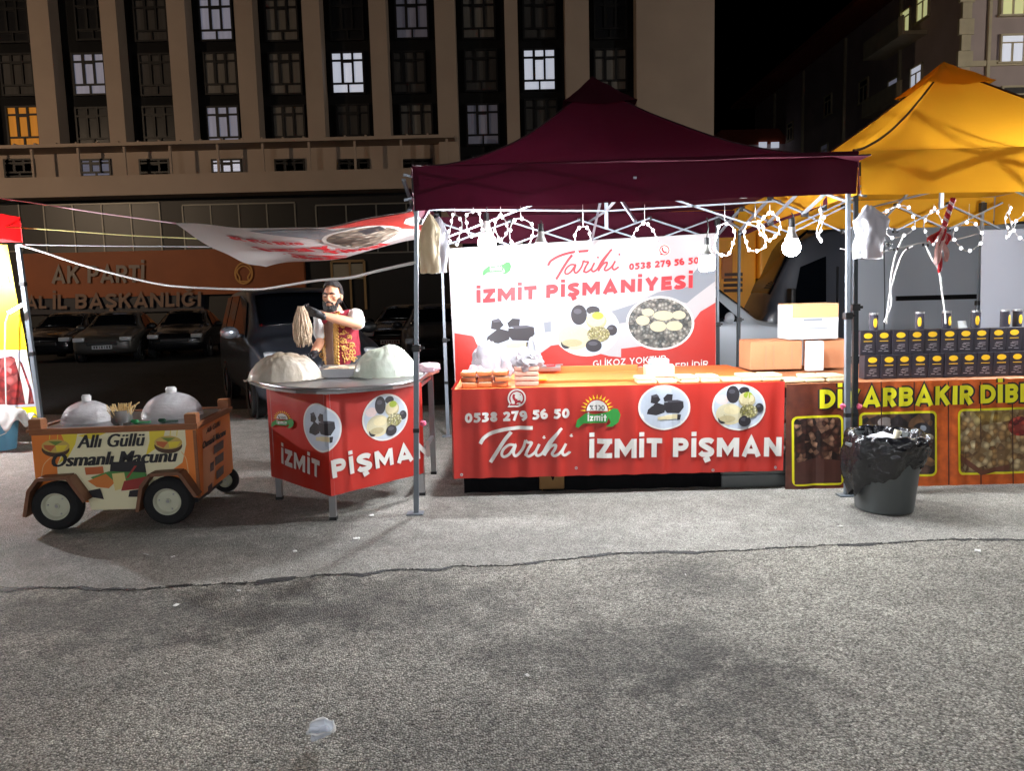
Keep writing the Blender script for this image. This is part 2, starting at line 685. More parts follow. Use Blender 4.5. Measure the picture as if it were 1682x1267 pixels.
class Print:
    """flat ink shapes in sheet coordinates (u, v), later laid on the sheet S(u, v, h)"""

    def __init__(self, S, uv):
        self.S, self.uv = S, uv
        self.items = []
        self.mats = []
        self.h = .0012
        self.n = 0

    def mid(self, m):
        if m not in self.mats:
            self.mats.append(m)
        return self.mats.index(m)

    def poly(self, pts, m, px=True):
        """fan of a star-shaped outline (pixel corners)"""
        q = [self.uv(*p) for p in pts] if px else pts
        self.items.append(('p', q, self.mid(m), self.h))
        self.h += .0004

    def ribbon(self, q, t, m):
        """centre line q in (u, v), width t"""
        L, Rr = [], []
        n = len(q)
        closed = n > 4 and (V(q[0]) - V(q[-1])).length < 1e-6
        for i in range(n):
            p = V(q[i])
            a = V(q[i - 1]) if i > 0 else (V(q[-2]) if closed else None)
            b = V(q[i + 1]) if i < n - 1 else (V(q[1]) if closed else None)
            d1 = (p - a).normalized() if a is not None else None
            d2 = (b - p).normalized() if b is not None else None
            d1 = d1 if d1 is not None else d2
            d2 = d2 if d2 is not None else d1
            n1 = V((-d1.y, d1.x))
            n2 = V((-d2.y, d2.x))
            m_ = n1 + n2
            m_ = m_.normalized() if m_.length > .2 else n1
            k = min(1 / max(m_.dot(n1), .35), 2.0)
            L.append(p + m_ * (t / 2 * k))
            Rr.append(p - m_ * (t / 2 * k))
        for i in range(n - 1):
            self.items.append(('q', [L[i], L[i + 1], Rr[i + 1], Rr[i]], self.mid(m), self.h + .0003 * (self.n % 4)))
        self.n += 1

    def frame(self, BL, BR, TL):
        o = V(self.uv(*BL))
        x = V(self.uv(*BR)) - o
        y = V(self.uv(*TL)) - o
        return o, x, y

    def text(self, s, BL, BR, TL, m, t=.22, gap=.1, grow=0.0, font=glyph):
        """cap-height lettering between baseline corners BL, BR with cap top TL (photo pixels)"""
        o, x, y = self.frame(BL, BR, TL)
        W = 0
        gs = []
        for c in s:
            wd, st = font(c, t)
            gs.append((W, st))
            W += wd + gap
        W -= gap
        ex = x / W
        for (x0, st) in gs:
            for q in st:
                pts = [tuple(o + ex * (x0 + px_) + y * py_) for (px_, py_) in q]
                self.ribbon(pts, t * (y.length * .5 + ex.length * .5) * .98 + grow, m)
        self.h += .0012

    def brush(self, BL, BR, TL, m, k=1.0):
        o, x, y = self.frame(BL, BR, TL)
        for (wd, q) in TARIHI:
            pts = [tuple(o + x * (a / 700) + y * (1 - b / 300)) for (a, b) in smooth_line(q, 6)]
            self.ribbon(pts, wd / 300 * y.length * k, m)

    def bfont(self, s, BL, BR, TL, m, off=.012, shear=.2, bold=.006):
        c = bpy.data.curves.new('lettering', 'FONT')
        c.body, c.offset, c.shear, c.resolution_u = s, off, shear, 3
        t = bpy.data.objects.new('lettering', c)
        me = bpy.data.meshes.new_from_object(t)
        xs = [v.co.x for v in me.vertices]
        ys = [v.co.y for v in me.vertices]
        x0, x1, y0, y1 = min(xs), max(xs), 0, .72
        o, x, y = self.frame(BL, BR, TL)
        vs = [o + x * ((v.co.x - x0) / (x1 - x0)) + y * ((v.co.y - y0) / (y1 - y0)) for v in me.vertices]
        for k in (-1, -.5, 0, .5, 1):      # a heavier face: the same letters three times, a hair apart
            d = x * (k * bold)
            for p in me.polygons:
                self.items.append(('q', [vs[i] + d for i in p.vertices], self.mid(m), self.h + .0003 * k))
        self.h += .0006
        bpy.data.objects.remove(t)
        bpy.data.curves.remove(c)
        bpy.data.meshes.remove(me)

    def ellipse(self, c, rx, ry, m, n=36):
        self.poly([(c[0] + rx * math.cos(2 * PI * i / n), c[1] + ry * math.sin(2 * PI * i / n)) for i in range(n)], m)

    def build(self, name, parent, cuts=(), step=.03):
        mb = MB()
        lift = {'pattern': 0, 'picture': .003}.get(name, .006)
        for (kind, q, mi, h) in self.items:
            tris = [q]
            for tr in tris:
                vs = []
                for p in tr:
                    vs.append(mb.bm.verts.new((p[0], p[1], h + lift)))
                try:
                    mb.bm.faces.new(vs).material_index = mi
                except ValueError:
                    pass
        us = [v.co.x for v in mb.bm.verts]
        cs = list(cuts)
        if step:
            k = math.ceil(min(us) / step)
            while k * step < max(us):
                cs.append(k * step)
                k += 1
        for c in cs:
            bmesh.ops.bisect_plane(mb.bm, geom=mb.bm.verts[:] + mb.bm.edges[:] + mb.bm.faces[:], plane_co=(c, 0, 0), plane_no=(1, 0, 0))
        if step:
            vs_ = [v.co.y for v in mb.bm.verts]
            k = math.ceil(min(vs_) / .06)
            while k * .06 < max(vs_):
                bmesh.ops.bisect_plane(mb.bm, geom=mb.bm.verts[:] + mb.bm.edges[:] + mb.bm.faces[:], plane_co=(0, k * .06, 0), plane_no=(0, 1, 0))
                k += 1
        for v in mb.bm.verts:
            v.co = self.S(v.co.x, v.co.y, v.co.z)
        return mb.build(name, self.mats, parent)


def sheet(mb, S, u0, u1, v0, v1, nu, nv, th=.002, us=None):
    """a cloth sheet with real thickness, S(u, v, h)"""
    cols = us or [u0 + (u1 - u0) * i / nu for i in range(nu + 1)]
    for h in (0, -th):
        vs = [[mb.bm.verts.new(S(u, v0 + (v1 - v0) * j / nv, h)) for j in range(nv + 1)] for u in cols]
        for i in range(len(cols) - 1):
            for j in range(nv):
                f = mb.bm.faces.new((vs[i][j], vs[i + 1][j], vs[i + 1][j + 1], vs[i][j + 1]))
                f.material_index = mb.mi


def plane_uv(O, U, Vv):
    """photo pixel -> (u, v) on the plane through O spanned by unit U, Vv"""
    n = U.cross(Vv)

    def f(x, y):
        d = ray(x, y)
        p = EYEP + d * ((O - EYEP).dot(n) / d.dot(n))
        return ((p - O).dot(U), (p - O).dot(Vv))
    return f


# ------------------------------------------------------------------ shared materials
steel = mat('brushed_steel', (170, 170, 172), .28, .9, vary=.15, vscale=9, stretch=(1, 20, 1))
post_grey = mat('grey_powder_coat', (120, 128, 136), .4, .5, vary=.12, vscale=20)
post_dark = mat('dark_powder_coat', (52, 58, 62), .45, .4, vary=.12, vscale=20)
truss_grey = mat('pale_steel_bar', (150, 158, 168), .42, .5, vary=.12, vscale=14)
black_pl = mat('black_plastic', (18, 18, 20), .45)
rubber = mat('tyre_rubber', (22, 22, 23), .85, bump=.3, bscale=80)
ink_white = mat('white_ink', (204, 201, 195), .5)
ink_red = mat('red_ink', (196, 22, 34), .5)
ink_dark = mat('dark_ink', (28, 26, 30), .5)
ink_green = mat('green_ink', (38, 128, 48), .5)
ink_yellow = mat('yellow_ink', (226, 190, 30), .5)
ink_cream = mat('cream_ink', (196, 184, 146), .5, vary=.14, vscale=60)
ink_pist = mat('pistachio_ink', (150, 168, 50), .5, vary=.2, vscale=90)
ink_grey = mat('grey_ink', (120, 126, 134), .5)
ink_pale = mat('pale_blue_ink', (172, 180, 192), .5, vary=.05, vscale=20)
vinyl_red = mat('red_vinyl', (170, 38, 28), .42, vary=.07, vscale=4, bump=.12, bscale=9)
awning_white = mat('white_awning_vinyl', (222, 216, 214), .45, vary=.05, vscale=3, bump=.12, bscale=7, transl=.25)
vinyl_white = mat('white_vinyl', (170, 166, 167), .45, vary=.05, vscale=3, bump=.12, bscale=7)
white_pl = mat('white_plastic', (226, 226, 224), .4, transl=.3)
wire_white = mat('white_cable', (205, 203, 200), .5)
glass_dark = mat('dark_glass', (10, 13, 18), .08, spec=.6)
wood_brown = mat('brown_wood', (136, 82, 46), .6, vary=.35, vscale=10, stretch=(1, 8, 8))


# ================================================================== SETTING
SEAM = [(-500, 1000), (-200, 985), (0, 968), (100, 965), (230, 968), (330, 961), (430, 955), (520, 946), (620, 940), (700, 934), (830, 929), (900, 921), (1000, 910), (1080, 908), (1200, 905), (1300, 899), (1400, 894), (1500, 890), (1560, 886), (1682, 887), (1900, 884), (2300, 880)]


def seam_line():
    pts = [G(*p) for p in SEAM]
    out = []
    for a, b in zip(pts, pts[1:]):
        k = max(2, int((b - a).length / .025))
        for i in range(k):
            p = a.lerp(b, i / k)
            n1 = noise.fractal(V((p.x * 5, 3.1, 0)), 1.0, 2.0, 4)
            out.append(V((p.x, p.y + .035 * n1, 0)))
    return out


seam = seam_line()


def stain(x, y, dx, dy, dp):
    c = G(x, y)
    rx = abs((G(x + dx, y) - c).x)
    ry = abs((G(x, y - dy) - G(x, y + dy)).y) / 2
    return (c.x, c.y, rx * 1.5, ry * 1.7, dp)


road_m = asphalt('coarse_road_asphalt', (112, 109, 101), (184, 180, 168), 110, .9,
                 [stain(1010, 1075, 200, 48, .52), stain(1220, 1130, 150, 50, .64), stain(1140, 945, 95, 28, .6), stain(230, 1005, 330, 45, .45), stain(620, 985, 220, 40, .62), stain(860, 1210, 260, 60, .75), stain(60, 1120, 200, 60, .75)], .22)
pave_m = asphalt('fine_pavement_asphalt', (126, 124, 118), (172, 169, 161), 160, .6,
                 [stain(1470, 845, 90, 16, .75), stain(250, 900, 300, 20, .72), stain(900, 880, 260, 16, .9)], .16)
mb = MB()
x0, x1 = -120, 130
mb.box((5, 30, -.506), (250, 200, 1.0))
struct(mb.build('road', road_m))
mb = MB()
far = [V((s.x, 70, 0)) for s in seam]
for i in range(len(seam) - 1):
    a, b = seam[i], seam[i + 1]
    mb.face([a, b, far[i + 1], far[i]])
    mb.face([V((a.x, a.y, -.01)), V((b.x, b.y, -.01)), b, a])
mb.face([V((-120, seam[0].y, 0)), seam[0], far[0], V((-120, 70, 0))])
mb.face([seam[-1], V((130, seam[-1].y, 0)), V((130, 70, 0)), far[-1]])
struct(mb.build('pavement', pave_m))
# tar-filled crack along the seam
tar = mat('old_tar', (26, 25, 25), .7, vary=.5, vscale=30, bump=.5, bscale=60)
mb = MB()
prev = None
rs_ = random.Random(4)
fine = []
for a, b in zip(seam, seam[1:]):
    for k in range(4):
        fine.append(a.lerp(b, k / 4))
for s in fine:
    if s.x < -4.5 or s.x > 4.6:
        continue
    wd = .002 + .05 * max(0, noise.fractal(V((s.x * 2.6, 9, 0)), 1, 2, 6) + .08)
    wd = (wd + rs_.uniform(-.003, .006)) * (1.5 if s.x < -.6 else .8)
    u = .012 * noise.noise(V((s.x * 14, 1, 0))) + rs_.uniform(-.004, .004)
    if noise.noise(V((s.x * 7, 5, 5))) > .34 or wd < .001:
        prev = None
        continue
    r = (V((s.x, s.y + .004 + wd * .3 + u, .002)), V((s.x, s.y - wd + u + rs_.uniform(-.004, .003), -.003)))
    if prev:
        mb.face([prev[1], r[1], r[0], prev[0]])
    prev = r
struct(mb.build('tar_seam', tar))
# car park behind the stalls, its lack of light put into a dark colour
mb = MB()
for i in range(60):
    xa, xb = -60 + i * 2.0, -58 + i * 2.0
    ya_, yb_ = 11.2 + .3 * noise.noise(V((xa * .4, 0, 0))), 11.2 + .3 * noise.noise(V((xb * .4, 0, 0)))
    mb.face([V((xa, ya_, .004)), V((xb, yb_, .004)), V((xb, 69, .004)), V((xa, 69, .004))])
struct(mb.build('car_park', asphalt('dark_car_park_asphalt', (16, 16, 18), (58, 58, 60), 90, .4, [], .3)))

# ------------------------------------------------------------------ the big apartment block behind the car park
BY = 41.0
concrete = mat('beige_render', (176, 158, 144), .85, vary=.16, vscale=.5, bump=.2, bscale=6)
dark_clad = mat('dark_cladding', (7, 8, 13), .9, vary=.25, vscale=.8)
frame_m = mat('dark_window_frame', (16, 16, 20), .5)
curtain = [mat('unlit_curtain_pane', (120, 116, 112), .8, vary=.3, vscale=1.5, stretch=(6, 1, .3)),
           mat('dim_curtain_pane', (72, 70, 70), .8, vary=.4, vscale=1.5, stretch=(6, 1, .3)),
           mat('black_pane', (30, 31, 36), .3)]
lit_white = mat('cold_lit_pane', (170, 172, 194), .6, emit=.24, vary=.35, vscale=1.2, stretch=(5, 1, .4))
lit_bright = mat('bright_lit_pane', (226, 232, 250), .6, emit=.5, vary=.2, vscale=1.2, stretch=(5, 1, .4))
lit_warm = mat('warm_lit_pane', (206, 134, 44), .6, emit=.36, vary=.35, vscale=1.4, stretch=(5, 1, .4))
lit_green = mat('yellow_lit_pane', (206, 208, 150), .6, emit=.6)
lit_dim = mat('dim_lit_pane', (150, 150, 170), .6, emit=.05, vary=.4, vscale=1.4, stretch=(5, 1, .4))

apt = thing('apartment_building', 'long beige pillared apartment block with scattered lit windows behind the car park', 'building', (0, BY, 0))


def at(x, y, Y=BY):
    return P(x, y, Y)


zt = 24.0
xl, xr = at(-620, 240).x, at(1167, 120).x
mb = MB()
mb.box(((xl + xr) / 2, BY + 6.2, zt / 2), (xr - xl - .02, 12, zt))
mb.build('wall', dark_clad, apt)
zl = at(400, 243).z
PILL = [(-598, -568), (-485, -455), (-372, -342), (-259, -229), (-147, -117), (-34, -4), (79, 112), (193, 219), (299, 328), (406, 435), (513, 541), (619, 646), (723, 755), (831, 852), (928, 966), (1042, 1167)]
for (a, b) in PILL:
    mb = MB()
    ya = 240 if b < 800 else 130
    xa, xb = at(a, ya).x, at(b, ya).x
    z0 = zl + .2 if b < 700 else 3.0
    mb.box(((xa + xb) / 2, BY - .22, (zt + z0) / 2), (xb - xa, 1.0, zt - z0))
    mb.build('pillar', concrete, apt)
mb = MB()
xe = at(750, 240).x
mb.box(((xl + xe) / 2, BY - .75, zl), (xe - xl, 2.0, .16))
for k in range(42):
    mb.box((xl + .7 + k * (xe - xl - 1) / 41, BY - 1.1, zl + .12), (.08, 1.2, .08))
mb.build('ledge', concrete, apt)
zp = at(400, 291).z
zq = at(400, 323).z
mb = MB()
xq = at(690, 300).x + .9
mb.box(((xl + xq) / 2, BY - 1.4, (zp + zq) / 2), (xq - xl, .3, zp - zq))
mb.box(((xl + xq) / 2, BY - .6, zq + .1), (xq - xl, 1.4, .2))
mb.build('parapet', concrete, apt)
mb = MB()
zw0, zw1 = zp - .6, zl - .1
mb.box(((xl + xe) / 2, BY + .02, (zw0 + zw1) / 2), (xe - xl, .35, zw1 - zw0))
mb.build('terrace_wall', concrete, apt)
for px in (-400, -325, -250, -175, -98, -22, 54, 130, 206, 281, 359, 433, 509, 584, 660, 735):
    mb = MB()
    p = at(px, 270, BY - 1.4)
    mb.box((p.x, BY - 1.4, (zp + zl) / 2), (.11, .11, zl - zp))
    mb.build('post', concrete, apt)


def win(px, py, pane, wdt=1.64, hgt=2.05, yy=BY + .12):
    """three top lights, three casements, two low panels; the frame with its panes as one sub-part"""
    c = at(px, py)
    c.y = yy
    f = MB()
    t = .09
    X0, X1, Z0, Z1 = c.x - wdt / 2, c.x + wdt / 2, c.z - hgt / 2, c.z + hgt / 2
    zz = [Z0, Z0 + hgt * .24, Z0 + hgt * .8, Z1]
    f.box((X0, c.y - .06, c.z), (t, .16, hgt + t))
    f.box((X1, c.y - .06, c.z), (t, .16, hgt + t))
    for z in zz:
        f.box((c.x, c.y - .065, z), (wdt - t, .14, t))
    for k in (1, 2):
        f.box((X0 + wdt * k / 3, c.y - .06, (zz[1] + zz[3]) / 2), (t * (1.5 if k == 1 else 1.2), .12, zz[3] - zz[1] - .02))
    f.box((c.x, c.y - .06, (zz[0] + zz[1]) / 2), (t, .12, zz[1] - zz[0] - .02))
    f.box((c.x, c.y - .07, zz[2] - .07), (wdt / 3 - t * 1.4, .1, .08))
    fo = f.build('window', frame_m, apt)
    g = MB()
    g.box((c.x, c.y - .02, c.z), (wdt - .02, .03, hgt - .02))
    g.build('pane', pane, fo)


C0, C1, C2 = curtain
WIN = [(38, 208, lit_warm), (28, 122, C1), (18, 34, C2),
       (146, 121, lit_white), (150, 30, C2), (152, 210, C2),
       (247, 32, C1), (256, 122, C1), (262, 208, C2),
       (354, 31, lit_white), (362, 120, C0), (366, 208, lit_white),
       (462, 32, C0), (468, 120, C0), (474, 207, C0),
       (571, 119, lit_bright), (569, 30, C2), (580, 205, C1),
       (676, 28, lit_dim), (672, 118, C1), (684, 204, C0),
       (786, 28, C0), (790, 115, C1), (793, 204, lit_dim),
       (886, 28, C1), (886, 114, lit_bright), (889, 196, C1),
       (1003, 28, C2), (1003, 114, C0), (1006, 200, C1)]
for k_ in range(5):
    for py_ in (34, 122, 208):
        WIN.append((-75 - 113 * k_, py_, (C1, C0, lit_dim, C2)[(k_ * 2 + py_) % 4]))
for (px, py, m) in WIN:
    win(px, py, m)
    if py < 60:
        win(px - 4, py - 88, C2 if px % 3 else C1)
for (px, m) in ((-77, C1), (-190, C0), (-303, C1), (36, C1), (161, lit_white), (257, C2), (375, lit_bright), (478, C1), (583, C1), (687, C1)):
    win(px, 277, m, 1.5, .85, BY - .12)
win(800, 265, lit_dim, 1.6, .6)
# the dark glazed storey and the party-office front below the parapet
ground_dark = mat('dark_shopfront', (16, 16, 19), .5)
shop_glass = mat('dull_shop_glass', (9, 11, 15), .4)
alu = mat('dull_aluminium', (124, 122, 116), .45, .3)
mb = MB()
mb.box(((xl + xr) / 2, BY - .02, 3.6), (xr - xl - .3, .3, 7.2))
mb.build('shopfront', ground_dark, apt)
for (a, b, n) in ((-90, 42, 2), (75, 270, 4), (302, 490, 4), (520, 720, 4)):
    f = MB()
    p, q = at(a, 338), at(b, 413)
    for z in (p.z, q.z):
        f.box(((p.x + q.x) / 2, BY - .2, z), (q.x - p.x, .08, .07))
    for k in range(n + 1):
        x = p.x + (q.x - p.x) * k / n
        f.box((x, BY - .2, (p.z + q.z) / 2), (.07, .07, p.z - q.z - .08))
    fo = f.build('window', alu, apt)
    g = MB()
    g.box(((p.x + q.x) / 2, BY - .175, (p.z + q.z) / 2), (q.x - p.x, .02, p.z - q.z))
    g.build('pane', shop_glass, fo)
d = MB()
p, q = at(546, 430), at(603, 508)
d.box((p.x, BY - .25, (p.z + q.z) / 2), (.12, .1, p.z - q.z))
d.box((q.x, BY - .25, (p.z + q.z) / 2), (.12, .1, p.z - q.z))
d.box(((p.x + q.x) / 2, BY - .25, p.z), (q.x - p.x, .1, .12))
d.box(((p.x + q.x) / 2 + .1, BY - .25, (p.z + q.z) / 2), (.1, .1, p.z - q.z - .1))
do = d.build('door', mat('ochre_frame', (150, 122, 84), .6), apt)
g = MB()
g.box(((p.x + q.x) / 2, BY - .22, p.z - .55), (q.x - p.x - .14, .06, .8))
g.build('notice', mat('old_paper', (150, 144, 130), .8, vary=.2, vscale=3, stretch=(1, 1, 8)), do)
# orange fascia sign
sgn = MB()
p, q = at(38, 418), at(505, 480)
sgn.box(((p.x + q.x) / 2, BY - .32, (p.z + q.z) / 2), (q.x - p.x, .3, p.z - q.z))
sg = sgn.build('sign', mat('faded_orange_sheet', (144, 76, 36), .6, vary=.2, vscale=1.2))
tag(sg, 'long orange fascia sign reading AK PARTİ on the party office front', 'sign')
ps = plane_uv(V((0, BY - .48, 3)), V((1, 0, 0)), V((0, 0, 1)))


def flatS(u, v, h):
    return V((u, BY - .48 - h * 12, 3 + v))


letters = mat('grey_raised_letter', (136, 124, 116), .6)
pr = Print(flatS, ps)
pr.text('AK PARTİ', (86, 466), (238, 464), (86, 437), letters, t=.2)
pr.build('lettering', sg, step=0)
pr = Print(flatS, ps)
ol = mat('dull_emblem_line', (196, 140, 70), .6)
pr.ribbon([ps(*p) for p in arc(401, 449, 14, 17, 90, 450, 18)], .09, ol)
pr.ribbon([ps(*p) for p in smooth_line([(394, 462), (394, 455), (390, 447), (394, 440), (401, 437), (408, 440), (412, 447), (408, 455), (408, 462), (394, 462)])], .07, ol)
pr.build('emblem', sg, step=0)
sgn = MB()
p, q = at(-60, 482), at(340, 510)
sgn.box(((p.x + q.x) / 2, BY - .3, (p.z + q.z) / 2), (q.x - p.x, .2, p.z - q.z))
s2 = sgn.build('sign', mat('dark_blue_sheet', (30, 31, 44), .5))
tag(s2, 'dark lower fascia sign reading İL BAŞKANLIĞI above the parked cars', 'sign')
pr = Print(flatS, ps)
pr.text('İL BAŞKANLIĞI', (88, 508), (331, 503), (88, 484), mat('tan_raised_letter', (126, 100, 86), .6), t=.2)
pr.text('AL', (44, 507), (78, 507), (44, 486), MATS['tan_raised_letter'], t=.2)
pr.build('lettering', s2, step=0)

# ------------------------------------------------------------------ the second block, running away on the right
rb = thing('apartment_building', 'dark stone apartment block with red eaves running away behind the yellow tent', 'building', (25, 43, 0))
stone = mat('grey_brown_stone', (184, 168, 166), .85, vary=.25, vscale=.6, bump=.3, bscale=3)
stone2 = mat('light_stone_band', (206, 194, 166), .8, vary=.2, vscale=2)
RX = P(1580, 250, 43).x
mb = MB()
mb.box((RX + 12, 61, 10), (24, 35.8, 20))
mb.build('wall', stone, rb)
mb = MB()
mb.box((RX + 11, 60.5, 20.2), (26.4, 38.5, .3))
mb.box((RX + 12, 61, 21), (22, 34, 1.4))
mb.build('roof', mat('red_roof_tile', (150, 66, 42), .8, vary=.2, vscale=4), rb)
mb = MB()
for k in range(24):
    mb.box((RX - .02, 43.08, .42 + k * .84), (.5 if k % 2 else .8, .2, .82))
mb.build('quoins', stone2, rb)
mb = MB()
for k in range(4):
    mb.box((RX + 12, 43.04, 4.6 + k * 3), (24, .16, .28))
mb.build('string_course', stone2, rb)
for (yy, hgt) in ((50, 19.8), (58, 19.8), (66, 19.8), (73, 19.8)):
    mb = MB()
    mb.bar((RX - .1, yy, .3), (RX - .1, yy, hgt), .18)
    mb.build('downpipe', stone2, rb)
mb = MB()
mb.bar((P(1620, 200, 42.9).x, 43 - .02, .3), (P(1620, 200, 42.9).x, 43 - .02, 19.9), .16)
mb.build('downpipe', stone2, rb)


def win2(c, nrm, pane, wdt=1.5, hgt=1.5):
    f = MB()
    t = .1
    d = V((-nrm[1], nrm[0], 0))
    n = V(nrm)
    ang = math.atan2(d.y, d.x)
    f.box(c + d * wdt / 2 + n * .03, (t, .14, hgt), rz=ang)
    f.box(c - d * wdt / 2 + n * .03, (t, .14, hgt), rz=ang)
    f.box(c + V((0, 0, hgt / 2)) + n * .035, (wdt + t, .15, t), rz=ang)
    f.box(c - V((0, 0, hgt / 2)) + n * .035, (wdt + t + .2, .2, t), rz=ang)
    f.box(c + V((0, 0, hgt * .22)) + n * .03, (wdt - t, .1, t * .7), rz=ang)
    f.box(c - V((0, 0, hgt * .14)) + n * .03, (t, .1, hgt * .7), rz=ang)
    fo = f.build('window', stone2, rb)
    g = MB()
    g.box(c + n * .01, (wdt - .05, .03, hgt - .05), rz=ang)
    g.build('pane', pane, fo)


for (px, py, m) in ((1662, 80, lit_bright), (1664, 2, lit_green), (1664, 165, curtain[1])):
    win2(P(px, py, 43 - .02), (0, -1, 0), m, 1.25, 1.45)
for (yy, zz, m) in ((47.5, 18.2, lit_green), (49.6, 18.0, lit_green), (48, 14.2, lit_bright), (50.8, 14.2, lit_white), (55, 15.3, curtain[1]), (55, 12, curtain[1]), (55, 8.5, curtain[2]), (61, 15.8, curtain[2]), (61.5, 12.2, lit_dim), (69, 15.5, curtain[2]), (69, 12, curtain[1]), (48.5, 10.8, curtain[2]), (75, 15.6, curtain[2]), (75, 12.2, curtain[2]), (64, 9, curtain[2])):
    win2(V((RX - .02, yy, zz)), (-1, 0, 0), m, 1.3, 1.5)
for (yy, zz) in ((49.5, 12.9), (49.5, 16.6), (56, 10.4)):
    mb = MB()
    mb.box((RX - .75, yy, zz), (1.5, 5, .22))
    mb.box((RX - 1.45, yy, zz + .55), (.1, 5, .9))
    mb.build('balcony', stone2, rb)
fh = thing('house', 'low far house with a red roof and two small lit windows beyond the maroon tent', 'house', (24, 72, 0))
mb = MB()
c = P(1225, 243, 72)
mb.box((c.x, 73, c.z / 2), (6, 5, c.z))
mb.build('wall', stone, fh)
mb = MB()
mb.prism([(c.x - 3.5, 70.2, c.z), (c.x + 3.5, 70.2, c.z), (c.x + 2.4, 70.2, c.z + 1.3), (c.x - 2.8, 70.2, c.z + 1.3)], (0, 5.6, 0))
mb.build('roof', MATS['red_roof_tile'], fh)
for px in (1253, 1273):
    mb = MB()
    p = P(px, 238, 70.1)
    mb.box(p, (.7, .12, .5))
    mb.build('window', lit_bright, fh)


# ================================================================== VEHICLES
def lerp_st(st, x):
    for a, b in zip(st, st[1:]):
        if x <= b[0]:
            t = (x - a[0]) / (b[0] - a[0]) if b[0] > a[0] else 0
            t = max(0, min(1, t))
            return [a[i] + (b[i] - a[i]) * t for i in range(len(a))]
    return list(st[-1])


def ring(s):
    x, zb, zm, zt_, wb, wt = s
    wl = min(wb, wt) if zt_ - zm < .12 else wt
    return [(x, wb * .86, zb), (x, wb * .98, zb + .1), (x, wb, (zb + zm) / 2), (x, wb * .985, zm - .03), (x, wb * .955, zm), (x, wl * 1.0, zt_ - .07), (x, wl * .93, zt_ - .015), (x, wl * .6, zt_ + .012), (x, 0, zt_ + .02)]


